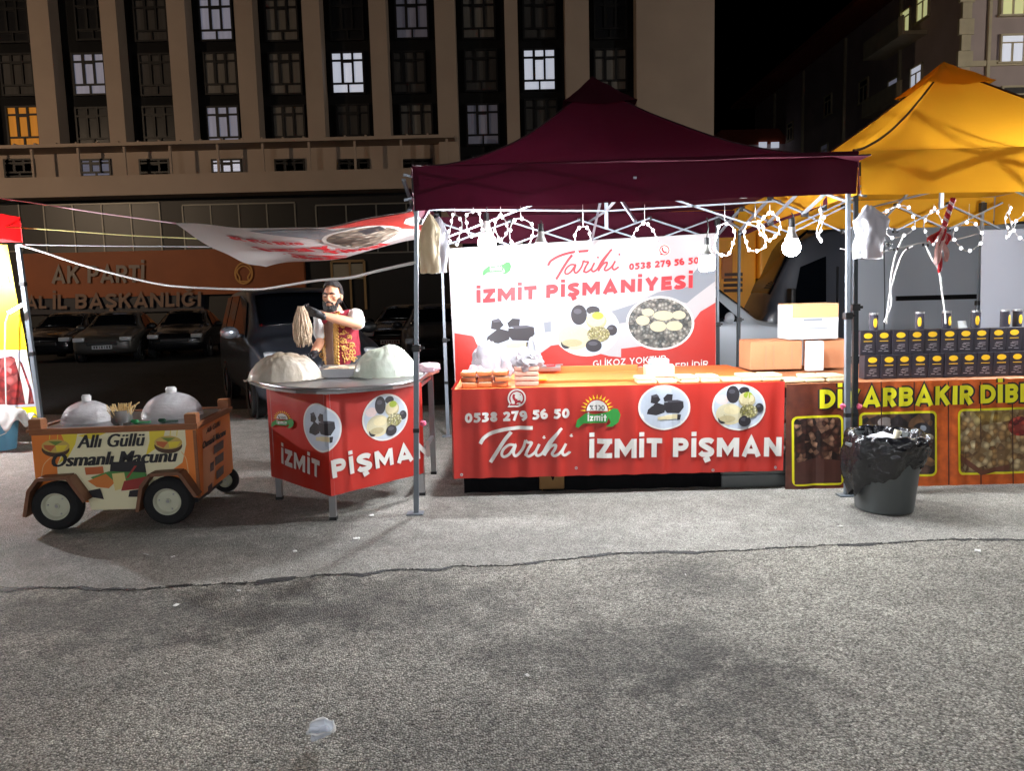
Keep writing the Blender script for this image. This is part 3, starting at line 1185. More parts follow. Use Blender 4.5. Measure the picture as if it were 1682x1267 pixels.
def car(name, label, st, paint, front, yaw, wheels, wr, glass, lamps=(), plate=None, mirror=None, grille=None, group=None, body_extra=None):
    """front: ground point under the nose; yaw: heading of the nose (0 = towards the camera); x runs from nose to tail, y to the car's right as seen from the front = viewer's left negative"""
    root = thing(name, label, 'car', (0, 0, 0), group)
    mb = MB()
    rings = []
    for s in st:
        h = ring(s)
        pts = h + [(x, -y, z) for (x, y, z) in reversed(h[:-1])]
        rings.append([mb.bm.verts.new(p) for p in pts])
    for a, b in zip(rings, rings[1:]):
        for k in range(len(a)):
            mb.bm.faces.new((a[k], a[(k + 1) % len(a)], b[(k + 1) % len(a)], b[k]))
    mb.bm.faces.new(rings[0])
    mb.bm.faces.new(list(reversed(rings[-1])))
    body = mb.build('body', paint, root, smooth='all', mods=[('SUBSURF', dict(levels=1, render_levels=2))])
    # wheel arches and wheels
    for wx in wheels:
        s = lerp_st(st, wx)
        for sg_ in (1, -1):
            t = MB()
            Mw = Matrix.Rotation(PI / 2 * sg_, 3, 'X')
            yy = sg_ * (s[4] - .09)
            t.lathe([(wr * .62, -.09), (wr * .93, -.1), (wr, -.06), (wr, .06), (wr * .93, .1), (wr * .62, .09)], (wx, yy, wr), 28, Mw)
            wo = t.build('wheel', rubber, root, smooth=30)
            t = MB()
            t.lathe([(0, -.05), (wr * .18, -.05), (wr * .2, -.02), (wr * .5, -.015), (wr * .6, -.07), (wr * .64, -.07), (wr * .64, .07), (0, .07)], (wx, yy, wr), 20, Mw)
            t.build('rim', mat('dull_alloy', (120, 122, 126), .4, .6), wo, smooth=30)
            a = MB()
            a.lathe([(0, .0), (wr * 1.2, 0), (wr * 1.2, .016), (wr * 1.05, .022), (0, .022)], (wx, sg_ * (s[4] * .955), wr * 1.02), 24, Mw)
            a.build('wheel_arch', black_pl, root)
    # glass: list of (kind, x0, x1, x2, x3)
    for gk in glass:
        kind = gk[0]
        if kind == 'side':
            for sg_ in (1, -1):
                g = MB()
                pts = []
                for (x, f) in gk[1]:
                    s = lerp_st(st, x)
                    z0, z1 = s[2] + .03, s[3] - .08
                    z = z0 + (z1 - z0) * f
                    wdt = s[4] * .955 + (s[5] - s[4] * .955) * ((z - s[2]) / max(.05, s[3] - .07 - s[2]))
                    pts.append((x, sg_ * (wdt + .004), z))
                g.prism(pts, (0, sg_ * .012, 0))
                g.build('side_window', glass_dark, root)
        else:
            x0, x1 = gk[1]
            g = MB()

            def fn(i, j, x0=x0, x1=x1):
                x = x0 + (x1 - x0) * j
                s = lerp_st(st, x)
                w_ = s[5] * .9 if s[3] - s[2] > .12 else s[5] * .92
                y = -w_ + 2 * w_ * i
                return V((x - .012 if kind == 'windshield' else x + .012, y, s[3] + .03 - .035 * abs(2 * i - 1) ** 3))
            g.grid(fn, 10, 6)
            g.build(kind, glass_dark, root, smooth='all', mods=[('SOLIDIFY', dict(thickness=.012))])
    for (nm, x, y, z, sx_, sy_, sz_, m) in lamps:
        for sg_ in (1, -1):
            l = MB()
            l.box((x, sg_ * y, z), (sx_, sy_, sz_), bevel=min(sx_, sy_, sz_) * .3)
            l.build(nm, m, root, smooth=40)
    if plate:
        l = MB()
        l.box(plate, (.02, .52, .11))
        po = l.build('licence_plate', mat('plate_white', (190, 192, 196), .4), root)
        l = MB()
        for k in range(7):
            l.box((plate[0] + (-.012 if plate[0] < 1 else .012), plate[1] - .2 + k * .066, plate[2]), (.004, .036 if k not in (2, 4) else .018, .07))
        l.build('lettering', ink_dark, po)
    if mirror:
        for sg_ in (1, -1):
            l = MB()
            l.ell((mirror[0], sg_ * (mirror[1] + .12), mirror[2]), (.07, .13, .09))
            l.box((mirror[0] + .02, sg_ * mirror[1], mirror[2] - .05), (.05, .12, .05))
            l.build('mirror', mirror[3] if sg_ > 0 else black_pl, root, smooth='all')
    if grille:
        l = MB()
        l.box(grille[0], grille[1], bevel=.02)
        l.build('grille', black_pl, root)
    if body_extra:
        body_extra(root)
    root.location = front
    root.rotation_euler = (0, 0, PI / 2 + yaw)
    return root


chrome = mat('chrome', (200, 202, 206), .15, .9)
lens = mat('headlamp_lens', (190, 195, 200), .15, spec=.8)
red_lens = mat('tail_lamp_lens', (150, 20, 18), .25)
VAN = [(0, .32, .66, .7, .7, .6), (.08, .24, .82, .86, .82, .66), (.5, .22, .98, 1.02, .87, .72), (.95, .22, 1.04, 1.09, .89, .72), (1.05, .22, 1.05, 1.2, .89, .74), (1.7, .22, 1.08, 1.72, .9, .68), (2.0, .22, 1.08, 1.8, .9, .68), (4.0, .22, 1.08, 1.8, .89, .68), (4.25, .24, 1.06, 1.7, .88, .66), (4.35, .34, 1.0, 1.3, .82, .62)]
SEDAN = [(0, .34, .58, .62, .66, .56), (.08, .24, .68, .74, .8, .64), (.6, .2, .82, .86, .86, .7), (1.2, .2, .9, .95, .88, .72), (1.3, .2, .91, .99, .88, .72), (2.0, .2, .93, 1.4, .88, .6), (2.5, .2, .93, 1.46, .88, .58), (3.1, .2, .93, 1.42, .88, .58), (3.8, .22, .94, 1.06, .87, .66), (4.3, .26, .92, .98, .82, .64), (4.45, .36, .8, .84, .74, .58)]
van_glass = [('windshield', (1.1, 1.66)), ('side', [(1.25, .02), (1.75, .86), (2.45, .95), (2.45, .0)]), ('side', [(2.55, 0), (2.55, .95), (3.35, .95), (3.35, 0)]), ('side', [(3.45, 0), (3.45, .95), (3.95, .92), (4.05, 0)])]
sed_glass = [('windshield', (1.36, 1.94)), ('rear_window', (3.2, 3.74)), ('side', [(1.65, .02), (2.05, .88), (2.6, .95), (2.6, 0)]), ('side', [(2.68, 0), (2.68, .95), (3.05, .9), (3.55, .05)])]
navy = mat('dark_blue_car_paint', (54, 57, 65), .3, .2, coat=.5)
black_paint = mat('black_car_paint', (14, 15, 20), .22, coat=.6)
silver = mat('silver_car_paint', (78, 76, 74), .35, .4, coat=.4)
pale_grey = mat('pale_grey_car_paint', (222, 230, 240), .35, .1, coat=.4)

# dark van beside the counter: its nose points to the right of the camera
ya = R(27)
wl = G(421, 686)
dv = V((math.sin(ya), -math.cos(ya), 0))           # heading of the nose
sd = V((-math.cos(ya), -math.sin(ya), 0))          # the side on our left
nose = wl - sd * .82 + dv * .86
mir = mat('mirror_shell', (190, 196, 206), .25, .7)
car('parked_car', 'dark tall family van with a pale mirror parked behind the cloth covered counter', VAN, navy, nose, ya, (.86, 3.45), .33, van_glass,
    [('headlight', .3, .66, .84, .34, .2, .17, lens), ('fog_light', .03, .58, .42, .06, .14, .1, lens)], (-.012, 0, .5), (1.5, .9, 1.16, mir), ((.0, 0, .62), (.06, .9, .14)))
CARS = [('black saloon car facing us with a lit number plate behind the vendor', SEDAN, black_paint, (640, 600), 20.5, R(-4), True),
        ('silver saloon parked nose out under the tan sign letters', SEDAN, silver, (165, 585), 21.5, R(14), True),
        ('black saloon parked nose in beside the silver one under the last sign letters', SEDAN, black_paint, (285, 585), 22.5, R(12), False),
        ('black saloon at the left end of the parked row near the yellow stall', SEDAN, black_paint, (65, 585), 22.0, R(10), False),
        ('navy saloon parked behind the maroon tent beside the white banner', SEDAN, navy, (722, 580), 16.5, R(6), False)]
for (lb, st, pm, px, Y, yw, pl) in CARS:
    f = P(px[0], 540, Y)
    f.z = 0
    car('parked_car', lb, st, pm, f, yw, (.82, 3.5), .31, sed_glass,
        [('headlight', .16, .6, .68, .3, .3, .12, lens)], (-.012, 0, .46) if pl else None, (1.75, .86, .98, pm), ((.02, 0, .56), (.08, .8, .1)), group='cars parked in front of the apartment block')

# pale van with its bonnet to the right, seen through the gap beside the printed banner
f = P(1352, 500, 12)
f.z = 0
pv_side = VAN
car('parked_car', 'pale grey van with its bonnet to the right behind the stacked cartons', VAN, pale_grey, f + V((0, .9, 0)), PI / 2, (.86, 3.45), .33, van_glass,
    [('headlight', .3, .66, .84, .34, .2, .17, lens)], None, (1.5, .9, 1.16, pale_grey), None)

# big panel van behind the yellow stall: dark cab facing left, pale cargo side
BV = [(0, .4, 1.0, 1.05, .85, .75), (.08, .3, 1.15, 1.25, .95, .8), (.18, .3, 1.25, 1.42, .98, .82), (.6, .28, 1.3, 2.36, .98, .86), (1.0, .28, 1.32, 2.7, .98, .86), (5.7, .28, 1.32, 2.7, .98, .86), (5.85, .3, 1.3, 2.6, .95, .84)]
cab_grey = mat('dark_grey_cab_paint', (74, 76, 84), .35, .1, coat=.3)
cargo = mat('pale_grey_cargo_side', (226, 232, 242), .4, coat=.2)
f = P(1252, 480, 13.2)
f.z = 0


def van_trim(root):
    for s_ in (1, -1):
        m = MB()
        for (za, zb_, wa, wb_) in ((.4, 1.3, 1.0, .992), (1.3, 2.6, .992, .872)):
            m.prism([(1.56, s_ * (wa - .05), za), (5.66, s_ * (wa - .05), za), (5.66, s_ * (wb_ - .05), zb_), (1.56, s_ * (wb_ - .05), zb_)], (0, s_ * .06, 0))
        m.build('cargo_side', cargo, root)
        m = MB()
        m.box((3.05, s_ * 1.0, 1.38), (1.5, .05, .08))
        m.build('rubbing_strip', black_pl, root)
        m = MB()
        for (za, zb_, wa, wb_) in ((.4, 1.3, 1.008, 1.0), (1.3, 2.5, 1.0, .888)):
            for x_ in (1.62, 2.1):
                m.prism([(x_, s_ * (wa - .03), za), (x_ + .02, s_ * (wa - .03), za), (x_ + .02, s_ * (wb_ - .03), zb_), (x_, s_ * (wb_ - .03), zb_)], (0, s_ * .035, 0))
        m.build('door_seam', mat('grey_seam', (96, 100, 108), .6), root)
        m = MB()
        m.box((1.3, s_ * .97, 1.5), (.02, .04, .9))
        m.box((.45, s_ * 1.12, 1.45), (.08, .24, .3), bevel=.03)
        m.build('mirror', black_pl, root)


car('panel_van', 'tall panel van with a dark cab and pale cargo side behind the yellow stall', BV, cab_grey, f + V((0, .98, 0)), -PI / 2, (1.0, 4.7), .36, [('windshield', (.22, .9)), ('side', [(.55, .0), (.68, .62), (1.12, .62), (1.12, .0)])], [('headlight', .08, .72, .98, .08, .22, .2, lens)], None, None, ((.0, 0, .8), (.06, .9, .2)), body_extra=van_trim)

# orange lorry cab and box
lo = thing('lorry', 'orange box lorry with a small hatch parked behind the maroon tent corner', 'lorry', (0, 0, 0))
orange = mat('orange_lorry_paint', (255, 166, 30), .45, vary=.08, vscale=2, coat=.2)
p0, p1 = P(1165, 500, 14.4), P(1246, 376, 14.4)
p2 = P(1330, 376, 14.3)
mb = MB()
mb.box(((p0.x + p1.x) / 2 - .6, 15.7, 1.95), (p1.x - p0.x + 1.2, 2.4, 2.5), bevel=.04)
mb.box(((p1.x + p2.x) / 2, 15.6, 2.25), (p2.x - p1.x - .03, 2.5, 1.9), bevel=.05)
mb.build('body', orange, lo)
mb = MB()
q = P(1196, 436, 14.4)
mb.box((q.x, 14.48, q.z), (.2, .05, .5), bevel=.01)
mb.build('hatch', mat('orange_hatch_paint', (190, 104, 20), .4), lo)
mb = MB()
q = P(1206, 464, 14.4)
for k in range(4):
    mb.box((q.x, 14.47, q.z - .15 + k * .1), (.34, .06, .06))
mb.build('vent', mat('brown_metal', (74, 48, 34), .6), lo)
mb = MB()
mb.box(((p0.x + p2.x) / 2 - .6, 15.7, .62), (p2.x - p0.x + 1, 1.0, .22))
mb.build('chassis', black_pl, lo)
for wx in (p0.x + .1, p2.x - .5):
    mb = MB()
    for yy in (14.8, 16.6):
        mb.lathe([(0, -.13), (.45, -.13), (.5, -.08), (.5, .08), (.45, .13), (0, .13)], (wx, yy, .5), 24, Matrix.Rotation(PI / 2, 3, 'X'))
    mb.build('wheel', rubber, lo, smooth=30)


# ================================================================== TENTS
maroon = mat('maroon_canvas', (58, 11, 27), .85, spec=.15, vary=.12, vscale=2.5, bump=.25, bscale=5, transl=.12)
yellow = mat('yellow_canvas', (228, 164, 40), .7, spec=.2, vary=.12, vscale=2.5, bump=.35, bscale=5, transl=.55)
red_canvas = mat('red_canvas', (200, 20, 22), .7, vary=.1, vscale=2.5, transl=.3)


def canopy(parent, m, x0, x1, y0, y1, zE, zP, expo=1.75, shift=0.0):
    cx, cy = (x0 + x1) / 2, (y0 + y1) / 2

    def roof(i, j, lift=0.0, k=1.0):
        x, y = 2 * i - 1, 2 * j - 1
        s = 1 - max(abs(x), abs(y)) * k
        z = zE + (zP - zE) * (.22 * s + .78 * s ** expo)
        # cloth sags between the ridges
        rr = min(abs(x), abs(y)) / max(max(abs(x), abs(y)), 1e-4)
        z -= .1 * (1 - rr) * s * (1 - s) * 2
        z += .012 * noise.noise(V((x * 4 + cx, y * 4, 1.3)))
        return V((cx + shift * s + x * k * (x1 - x0) / 2, cy + y * k * (y1 - y0) / 2, z + lift))
    def sector(q, k, lift, n_):
        mb_ = MB()
        for (ux, uy) in ((0, -1), (1, 0), (0, 1), (-1, 0)):
            mb_.grid(lambda i, j, ux=ux, uy=uy: roof(.5 + (ux - uy * (2 * i - 1)) * j * .5, .5 + (uy + ux * (2 * i - 1)) * j * .5, lift(j), k), n_, n_)
        bmesh.ops.remove_doubles(mb_.bm, verts=mb_.bm.verts, dist=.0005)
        return mb_
    ro = sector(0, 1.0, lambda j: 0, 26).build('canopy', m, parent, smooth=70)
    sector(0, .2, lambda j: .05 + .02 * j, 10).build('vent_cap', m, parent, smooth=70)
    return roof


def valance(parent, m, pts, z_drop, closed=True):
    """hanging skirt round the eaves: pts are the eave corners in order"""
    for a, b in zip(pts, pts[1:] + (pts[:1] if closed else [])):
        a, b = V(a), V(b)
        n = (b - a).cross(V((0, 0, 1))).normalized()

        def fn(i, j, a=a, b=b, n=n):
            p = a.lerp(b, i)
            w_ = (.012 * math.sin(i * 21 + a.x * 3) + .02 * noise.noise(V((i * 6 + a.x, a.y, j)))) * (1 - j)
            return p + n * (w_ + .012) - V((0, 0, z_drop * (1 - j) + .008 * (1 - j) * noise.noise(V((i * 9, a.x, 2)))))
        mb = MB()
        mb.grid(fn, 40, 5)
        mb.build('valance', m, parent, smooth='all')


def post(parent, foot, top, m_low, m_up, zc):
    f, t = V(foot), V(top)

    def pt(z):
        return f.lerp(t, (z - f.z) / (t.z - f.z))
    mb = MB()
    mb.bar(pt(.012), pt(zc), .036, .036, up=(0, 1, 0))
    po = mb.build('post', m_low, parent)
    mb = MB()
    mb.bar(pt(zc - .02), pt(t.z), .027, .027, up=(0, 1, 0))
    mb.build('upper_tube', m_up, po)
    mb = MB()
    mb.box(pt(zc), (.056, .06, .05), bevel=.006)
    mb.box(pt(zc) + V((.04, 0, 0)), (.03, .02, .02), bevel=.004)
    mb.box(pt(.62), (.043, .043, .03))
    mb.build('collar', black_pl, po)
    mb = MB()
    mb.box((f.x - .008, f.y, .007), (.12, .09, .012), bevel=.003)
    mb.build('foot', m_low, po)
    mb = MB()
    mb.box(pt(t.z - .06), (.06, .06, .1), bevel=.008)
    mb.build('corner_bracket', black_pl, po)


def truss(parent, m, a, b, zlo, zhi, n=4, off=.016):
    a, b = V(a), V(b)
    d = (b - a).normalized()
    s = d.cross(V((0, 0, 1)))
    for k in range(n):
        p, q = a.lerp(b, k / n), a.lerp(b, (k + 1) / n)
        for (z0, z1, o) in ((zlo, zhi, off), (zhi, zlo, -off)):
            mb = MB()
            mb.bar(V((p.x, p.y, z0)) + s * o, V((q.x, q.y, z1)) + s * o, .026, .016)
            mb.build('truss_bar', m, parent)
    mb = MB()
    for k in range(1, n):
        p = a.lerp(b, k / n)
        for z in (zlo, zhi):
            mb.box((p.x, p.y, z), (.05, .05, .05), bevel=.008)
    mb.build('joint', black_pl, parent)


# ---- maroon tent
fl, fr = G(684, 845), G(1391, 815)
flt, frt = P(686, 350, fl.y), P(1392, 340, fr.y)
bl, br = V((fl.x - .02, 8.55, 0)), V((fr.x + .0, 8.6, 0))
zE, zV = P(690, 275, fl.y).z, P(690, 347, fl.y).z
mt = thing('canopy_tent', 'maroon pop-up canopy tent over the red sweets stall', 'tent', ((fl.x + fr.x) / 2, 7, 0))
e = [V((P(679, 275, fl.y).x, fl.y - .04, zE)), V((P(1404, 250, fr.y).x, fr.y - .04, P(1404, 250, fr.y).z)), V((fr.x + .06, 8.66, zE)), V((fl.x - .06, 8.62, zE))]
zEm = zE
mx0, mx1 = e[0].x, e[1].x
roof_m = canopy(mt, maroon, mx0, mx1, fl.y - .05, 8.65, zE, P(975, 137, 7.05).z, 1.9, -.15)
valance(mt, maroon, [e[0], e[1], e[2], e[3]], zE - zV)
post(mt, fl, (flt.x, fl.y, zE - .06), post_grey, post_grey, P(684, 572, fl.y).z)
post(mt, fr, (frt.x, fr.y, zE - .06), post_grey, truss_grey, P(1391, 519, fr.y).z)
post(mt, bl, (bl.x + .0, bl.y, zE - .06), truss_grey, truss_grey, 1.1)
post(mt, (P(1180, 600, 8.6).x, 8.6, 0), (P(1178, 400, 8.6).x, 8.6, zE - .06), post_dark, post_grey, 1.2)
zlo, zhi = zV - .02, zE - .1
truss(mt, truss_grey, (fl.x, fl.y + .03, 0), (fr.x, fr.y + .03, 0), zlo + .1, zhi + .06)
truss(mt, truss_grey, (bl.x, bl.y - .05, 0), (P(1178, 400, 8.6).x, 8.55, 0), zlo - .02, zhi + .02)
truss(mt, truss_grey, (fl.x + .02, fl.y, 0), (bl.x + .02, bl.y, 0), zlo + .03, zhi + .02)
truss(mt, truss_grey, (fr.x - .04, fr.y, 0), (P(1178, 400, 8.6).x, 8.55, 0), zlo + .03, zhi + .02)
hub = V(((fl.x + fr.x) / 2, 7.05, zE + .05))
mids = [V((hub.x, fl.y + .03, zhi)), V((hub.x, 8.5, zhi)), V((fl.x + .02, hub.y, zhi)), V((fr.x - .03, hub.y, zhi))]
for p in mids:
    for dz in (0, -.3):
        mb = MB()
        mb.bar(p + V((0, 0, dz)), hub + V((0, 0, -dz - .2)), .022, .014)
        mb.build('truss_bar', truss_grey, mt)
mb = MB()
mb.bar(hub - V((0, 0, .36)), hub + V((0, 0, .72)), .03)
mb.build('mast', truss_grey, mt)

for (sx_, sy_) in ((0, 0), (1, 0), (1, 1), (0, 1)):
    mb = MB()
    mb.tube([roof_m(.5 + (sx_ - .5) * t, .5 + (sy_ - .5) * t) + V((0, 0, .004)) for t in [k / 20 for k in range(21)]], .006, 6)
    mb.build('piping', mat('maroon_piping', (40, 8, 20), .8), mt)
# ---- yellow tent
yfl = G(1402, 817)
yfl.y = fr.y + .02
yx0, yx1 = P(1397, 250, yfl.y).x, 5.4
yE, yV = P(1420, 250, yfl.y).z, P(1420, 322, yfl.y).z
yt = thing('canopy_tent', 'bright yellow pop-up canopy tent with dark corner piping over the coffee stall', 'tent', ((yx0 + yx1) / 2, 7, 0))
yy0, yy1 = yfl.y - .05, 8.6
roof_y = canopy(yt, yellow, yx0, yx1, yy0, yy1, yE, P(1545, 111, 7.1).z, 1.55)
valance(yt, yellow, [V((yx0 + .05, yy0, yE)), V((yx1, yy0, yE)), V((yx1, yy1, yE)), V((yx0 + .05, yy1, yE))], yE - yV)
for (sx_, sy_) in ((0, 0), (1, 0), (1, 1), (0, 1)):
    mb = MB()
    pts = [roof_y(.5 + (sx_ - .5) * t, .5 + (sy_ - .5) * t) + V((0, 0, .008)) for t in [k / 20 for k in range(21)]]
    mb.tube(pts, .009, 6)
    mb.build('piping', mat('dark_red_piping', (48, 14, 14), .6), yt)
yft = P(1404, 340, yfl.y)
post(yt, (P(1403, 815, yfl.y).x, yfl.y, 0), (yft.x, yfl.y, yE - .06), post_dark, post_dark, P(1402, 505, yfl.y).z)
post(yt, (yx1 - .05, yfl.y, 0), (yx1 - .05, yfl.y, yE - .06), post_dark, post_dark, 1.25)
ybr = P(1607, 500, 8.5)
post(yt, (ybr.x, 8.5, 0), (ybr.x, 8.5, yE - .06), post_grey, post_grey, P(1600, 498, 8.5).z)
post(yt, (yx0 + .06, 8.5, 0), (yx0 + .06, 8.5, yE - .06), post_dark, post_dark, 1.25)
zlo, zhi = yV - .02, yE - .1
truss(yt, truss_grey, (yx0 + .04, yfl.y + .04, 0), (yx1 - .05, yfl.y + .04, 0), zlo + .08, zhi + .04)
truss(yt, truss_grey, (yx0 + .04, 8.48, 0), (yx1, 8.48, 0), zlo - .02, zhi + .02, 5)
truss(yt, truss_grey, (yx0 + .1, yfl.y, 0), (yx0 + .1, 8.48, 0), zlo + .02, zhi + .02)
hub = V(((yx0 + yx1) / 2, 7.05, yE + .1))
for p in (V((hub.x, yfl.y + .05, zhi)), V((hub.x, 8.45, zhi)), V((yx0 + .1, hub.y, zhi)), V((yx1 - .1, hub.y, zhi))):
    for dz in (0, -.3):
        mb = MB()
        mb.bar(p + V((0, 0, dz)), hub + V((0, 0, -dz - .2)), .022, .014)
        mb.build('truss_bar', truss_grey, yt)
mb = MB()
mb.bar(hub - V((0, 0, .36)), hub + V((0, 0, .8)), .03)
mb.build('mast', truss_grey, yt)

# ---- far left stall: red roof, yellow printed side wall, leaning grey post
LY = 8.8
lt = thing('market_stall', 'red roofed stall with a yellow printed side wall at the left edge', 'stall', (-6.5, LY, 0))
lp0, lp1 = P(72, 730, LY), P(30, 402, LY)
lp0.z = .0
mb = MB()
mb.bar((lp0.x, LY, .012), (lp1.x, LY, lp1.z), .045, up=(0, 1, 0))
po = mb.build('post', post_grey, lt)
mb = MB()
for z in (1.05, 1.85):
    k = z / lp1.z
    mb.box((lp0.x + (lp1.x - lp0.x) * k, LY, z), (.06, .06, .045), bevel=.006)
mb.build('collar', black_pl, po)
mb = MB()
mb.box((lp0.x, LY, .007), (.14, .11, .012), bevel=.003)
mb.build('foot', post_grey, po)
ez = P(20, 398, LY).z
et = P(20, 357, LY).z


def lroof(i, j):
    x, y = 2 * i - 1, 2 * j - 1
    s = 1 - max(abs(x), abs(y))
    return V((P(34, 380, LY).x - 1.5 + x * 1.5, LY - 1.5 + y * 1.5, et + 1.05 * (.2 * s + .8 * s ** 1.8)))


mb = MB()
mb.grid(lroof, 20, 20)
mb.build('canopy', red_canvas, lt, smooth='all')
xr_ = P(34, 380, LY).x
valance(lt, red_canvas, [V((xr_ - 3, LY - 3, et)), V((xr_, LY - 3, et)), V((xr_, LY, et)), V((xr_ - 3, LY, et))], et - ez)
for (xx, yy) in ((xr_ - 2.95, LY - .05), (xr_ - 2.95, LY - 2.95), (xr_ - .05, LY - 2.95)):
    mb = MB()
    mb.bar((xx, yy, .0), (xx, yy, et - .05), .045, up=(0, 1, 0))
    mb.build('post', post_grey, lt)
yv = mat('yellow_printed_vinyl', (244, 222, 16), .5, vary=.05, vscale=3, bump=.15, bscale=5, transl=.15)


def SL(u, v, h):
    # u runs along the leaning post's line to the left, v up
    w_ = .012 * math.sin(u * 9 + v * 3) + .02 * noise.noise(V((u * 2, v * 2, 5)))
    return V((u, LY - .02 - h + w_, v))


def uvL(x, y):
    p = P(x, y, LY - .02)
    return (p.x, p.z)


mb = MB()
for h in (0, -.002):
    vs = []
    for j in range(21):
        t = j / 20
        yp = 402 + (686 - 402) * t
        xe_ = 13 + (63 - 13) * t ** .95
        row = []
        for i in range(13):
            u, v = uvL(xe_ - 160 * (1 - i / 12), yp)
            row.append(mb.bm.verts.new(SL(u, v, h)))
        vs.append(row)
    for j in range(20):
        for i in range(12):
            mb.bm.faces.new((vs[j][i], vs[j][i + 1], vs[j + 1][i + 1], vs[j + 1][i]))
wo = mb.build('side_wall', yv, lt, smooth='all')
pr = Print(SL, uvL)
pr.poly([(-60, 577), (44, 575), (60, 668), (-60, 672)], ink_pale)
pr.poly([(-60, 455), (14, 452), (18, 467), (-60, 472)], mat('salmon_ink', (220, 92, 70), .5))
pr.poly([(-50, 598), (18, 585), (36, 596), (52, 640), (56, 664), (-50, 668)], cells('red_parcel_photo', (120, 22, 26), (196, 60, 58), (226, 150, 146), 9, stretch=(1, 1, 1.2)))
pr.poly([(24, 590), (30, 590), (48, 640), (46, 664), (42, 664), (36, 630)], ink_white)
pr.build('picture', wo)
mb = MB()
q = P(28, 506, LY - .1)
mb.bar(P(14, 514, LY - .1), P(38, 500, LY - .1), .035, .03)
tl = mb.build('tube_lamp', mat('tube_lamp_glow', (255, 246, 226), .4, emit=6), lt)
mb = MB()
mb.tube([P(14, 514, LY - .1), P(9, 530, LY - .1), P(8, 570, LY - .1), P(10, 660, LY - .1), P(10, 700, LY - .05)], .008, 5)
mb.build('cable', wire_white, tl)
bk = G(2, 738)
b_ = thing('bucket', 'pale blue plastic bucket under the yellow side wall at the left edge', 'bucket', (bk.x, bk.y, 0))
mb = MB()
mb.lathe([(0, 0), (.15, 0), (.2, .34), (.215, .36), (.2, .37), (.19, .34), (.142, .02), (0, .02)], (bk.x, bk.y, 0), 28)
mb.build('pail', mat('pale_blue_plastic', (92, 142, 168), .4), b_, smooth=30)
mb = MB()
mb.tube([(bk.x - .2, bk.y, .36), (bk.x - .15, bk.y - .12, .2), (bk.x, bk.y - .2, .13), (bk.x + .15, bk.y - .12, .2), (bk.x + .2, bk.y, .36)], .006, 6)
mb.build('handle', wire_white, b_)
mb = MB()


def clothf(i, j):
    x = -1 + 2 * i
    y = -1 + 2 * j
    r = max(abs(x), abs(y))
    return V((bk.x + .05 + x * .24, bk.y - .02 + y * .26, .40 + .1 * (1 - r) - .26 * max(0, r - .6) * (1 + .5 * math.sin(7 * x + 5 * y)) + .03 * noise.noise(V((x * 3, y * 3, 0)))))


mb.grid(clothf, 18, 18)
tag(mb.build('cloth', mat('grey_white_cloth', (190, 188, 184), .85, vary=.15, vscale=8), smooth='all', mods=[('SOLIDIFY', dict(thickness=.006))]), 'crumpled grey white cloth draped over the blue bucket', 'cloth')


# ================================================================== PRINTED BANNERS AND STALL TABLES
def wave(u, v, a=.006, s=0.0):
    return a * (math.sin(u * 31 + s + v * 1.2) * .5 + math.sin(u * 53 + 1.3 + s) * .3 + 1.1 * noise.noise(V((u * 5.5 + s, v * .8, s)))) * (1 - .35 * v)


def med_black(pr, cx, cy, rx, ry, k=1.0):
    """round picture: dark chocolate blocks on pale ground"""
    pr.ellipse((cx, cy), rx, ry, ink_white)
    pr.ellipse((cx, cy), rx * .93, ry * .93, ink_pale)

    def b(pts, m):
        pr.poly([(cx + a * rx, cy + b_ * ry) for a, b_ in pts], m)
    choc2 = mat('chocolate_top_ink', (70, 68, 76), .5)
    choc = mat('chocolate_ink', (36, 33, 38), .5)
    b([(-.62, .1), (-.3, -.22), (.05, -.1), (.0, .22), (-.3, .36), (-.66, .3)], choc)
    b([(-.5, -.5), (-.3, -.6), (-.15, -.35), (-.3, -.15), (-.52, -.2)], choc)
    b([(-.05, -.42), (.1, -.6), (.32, -.58), (.3, -.3), (0, -.25)], choc)
    b([(-.02, -.22), (.72, -.26), (.74, .0), (.56, .26), (.1, .24), (-.02, .05)], choc)
    b([(.02, -.3), (.5, -.34), (.74, -.27), (.2, -.2)], choc2)
    b([(-.52, -.52), (-.3, -.6), (-.2, -.48), (-.42, -.44)], choc2)
    b([(-.25, .42), (.05, .36), (.1, .52), (-.24, .56)], ink_cream)
    b([(.05, .34), (.5, .3), (.52, .5), (.08, .54)], ink_cream)
    b([(.5, .3), (.64, .32), (.6, .54), (.5, .56)], choc)


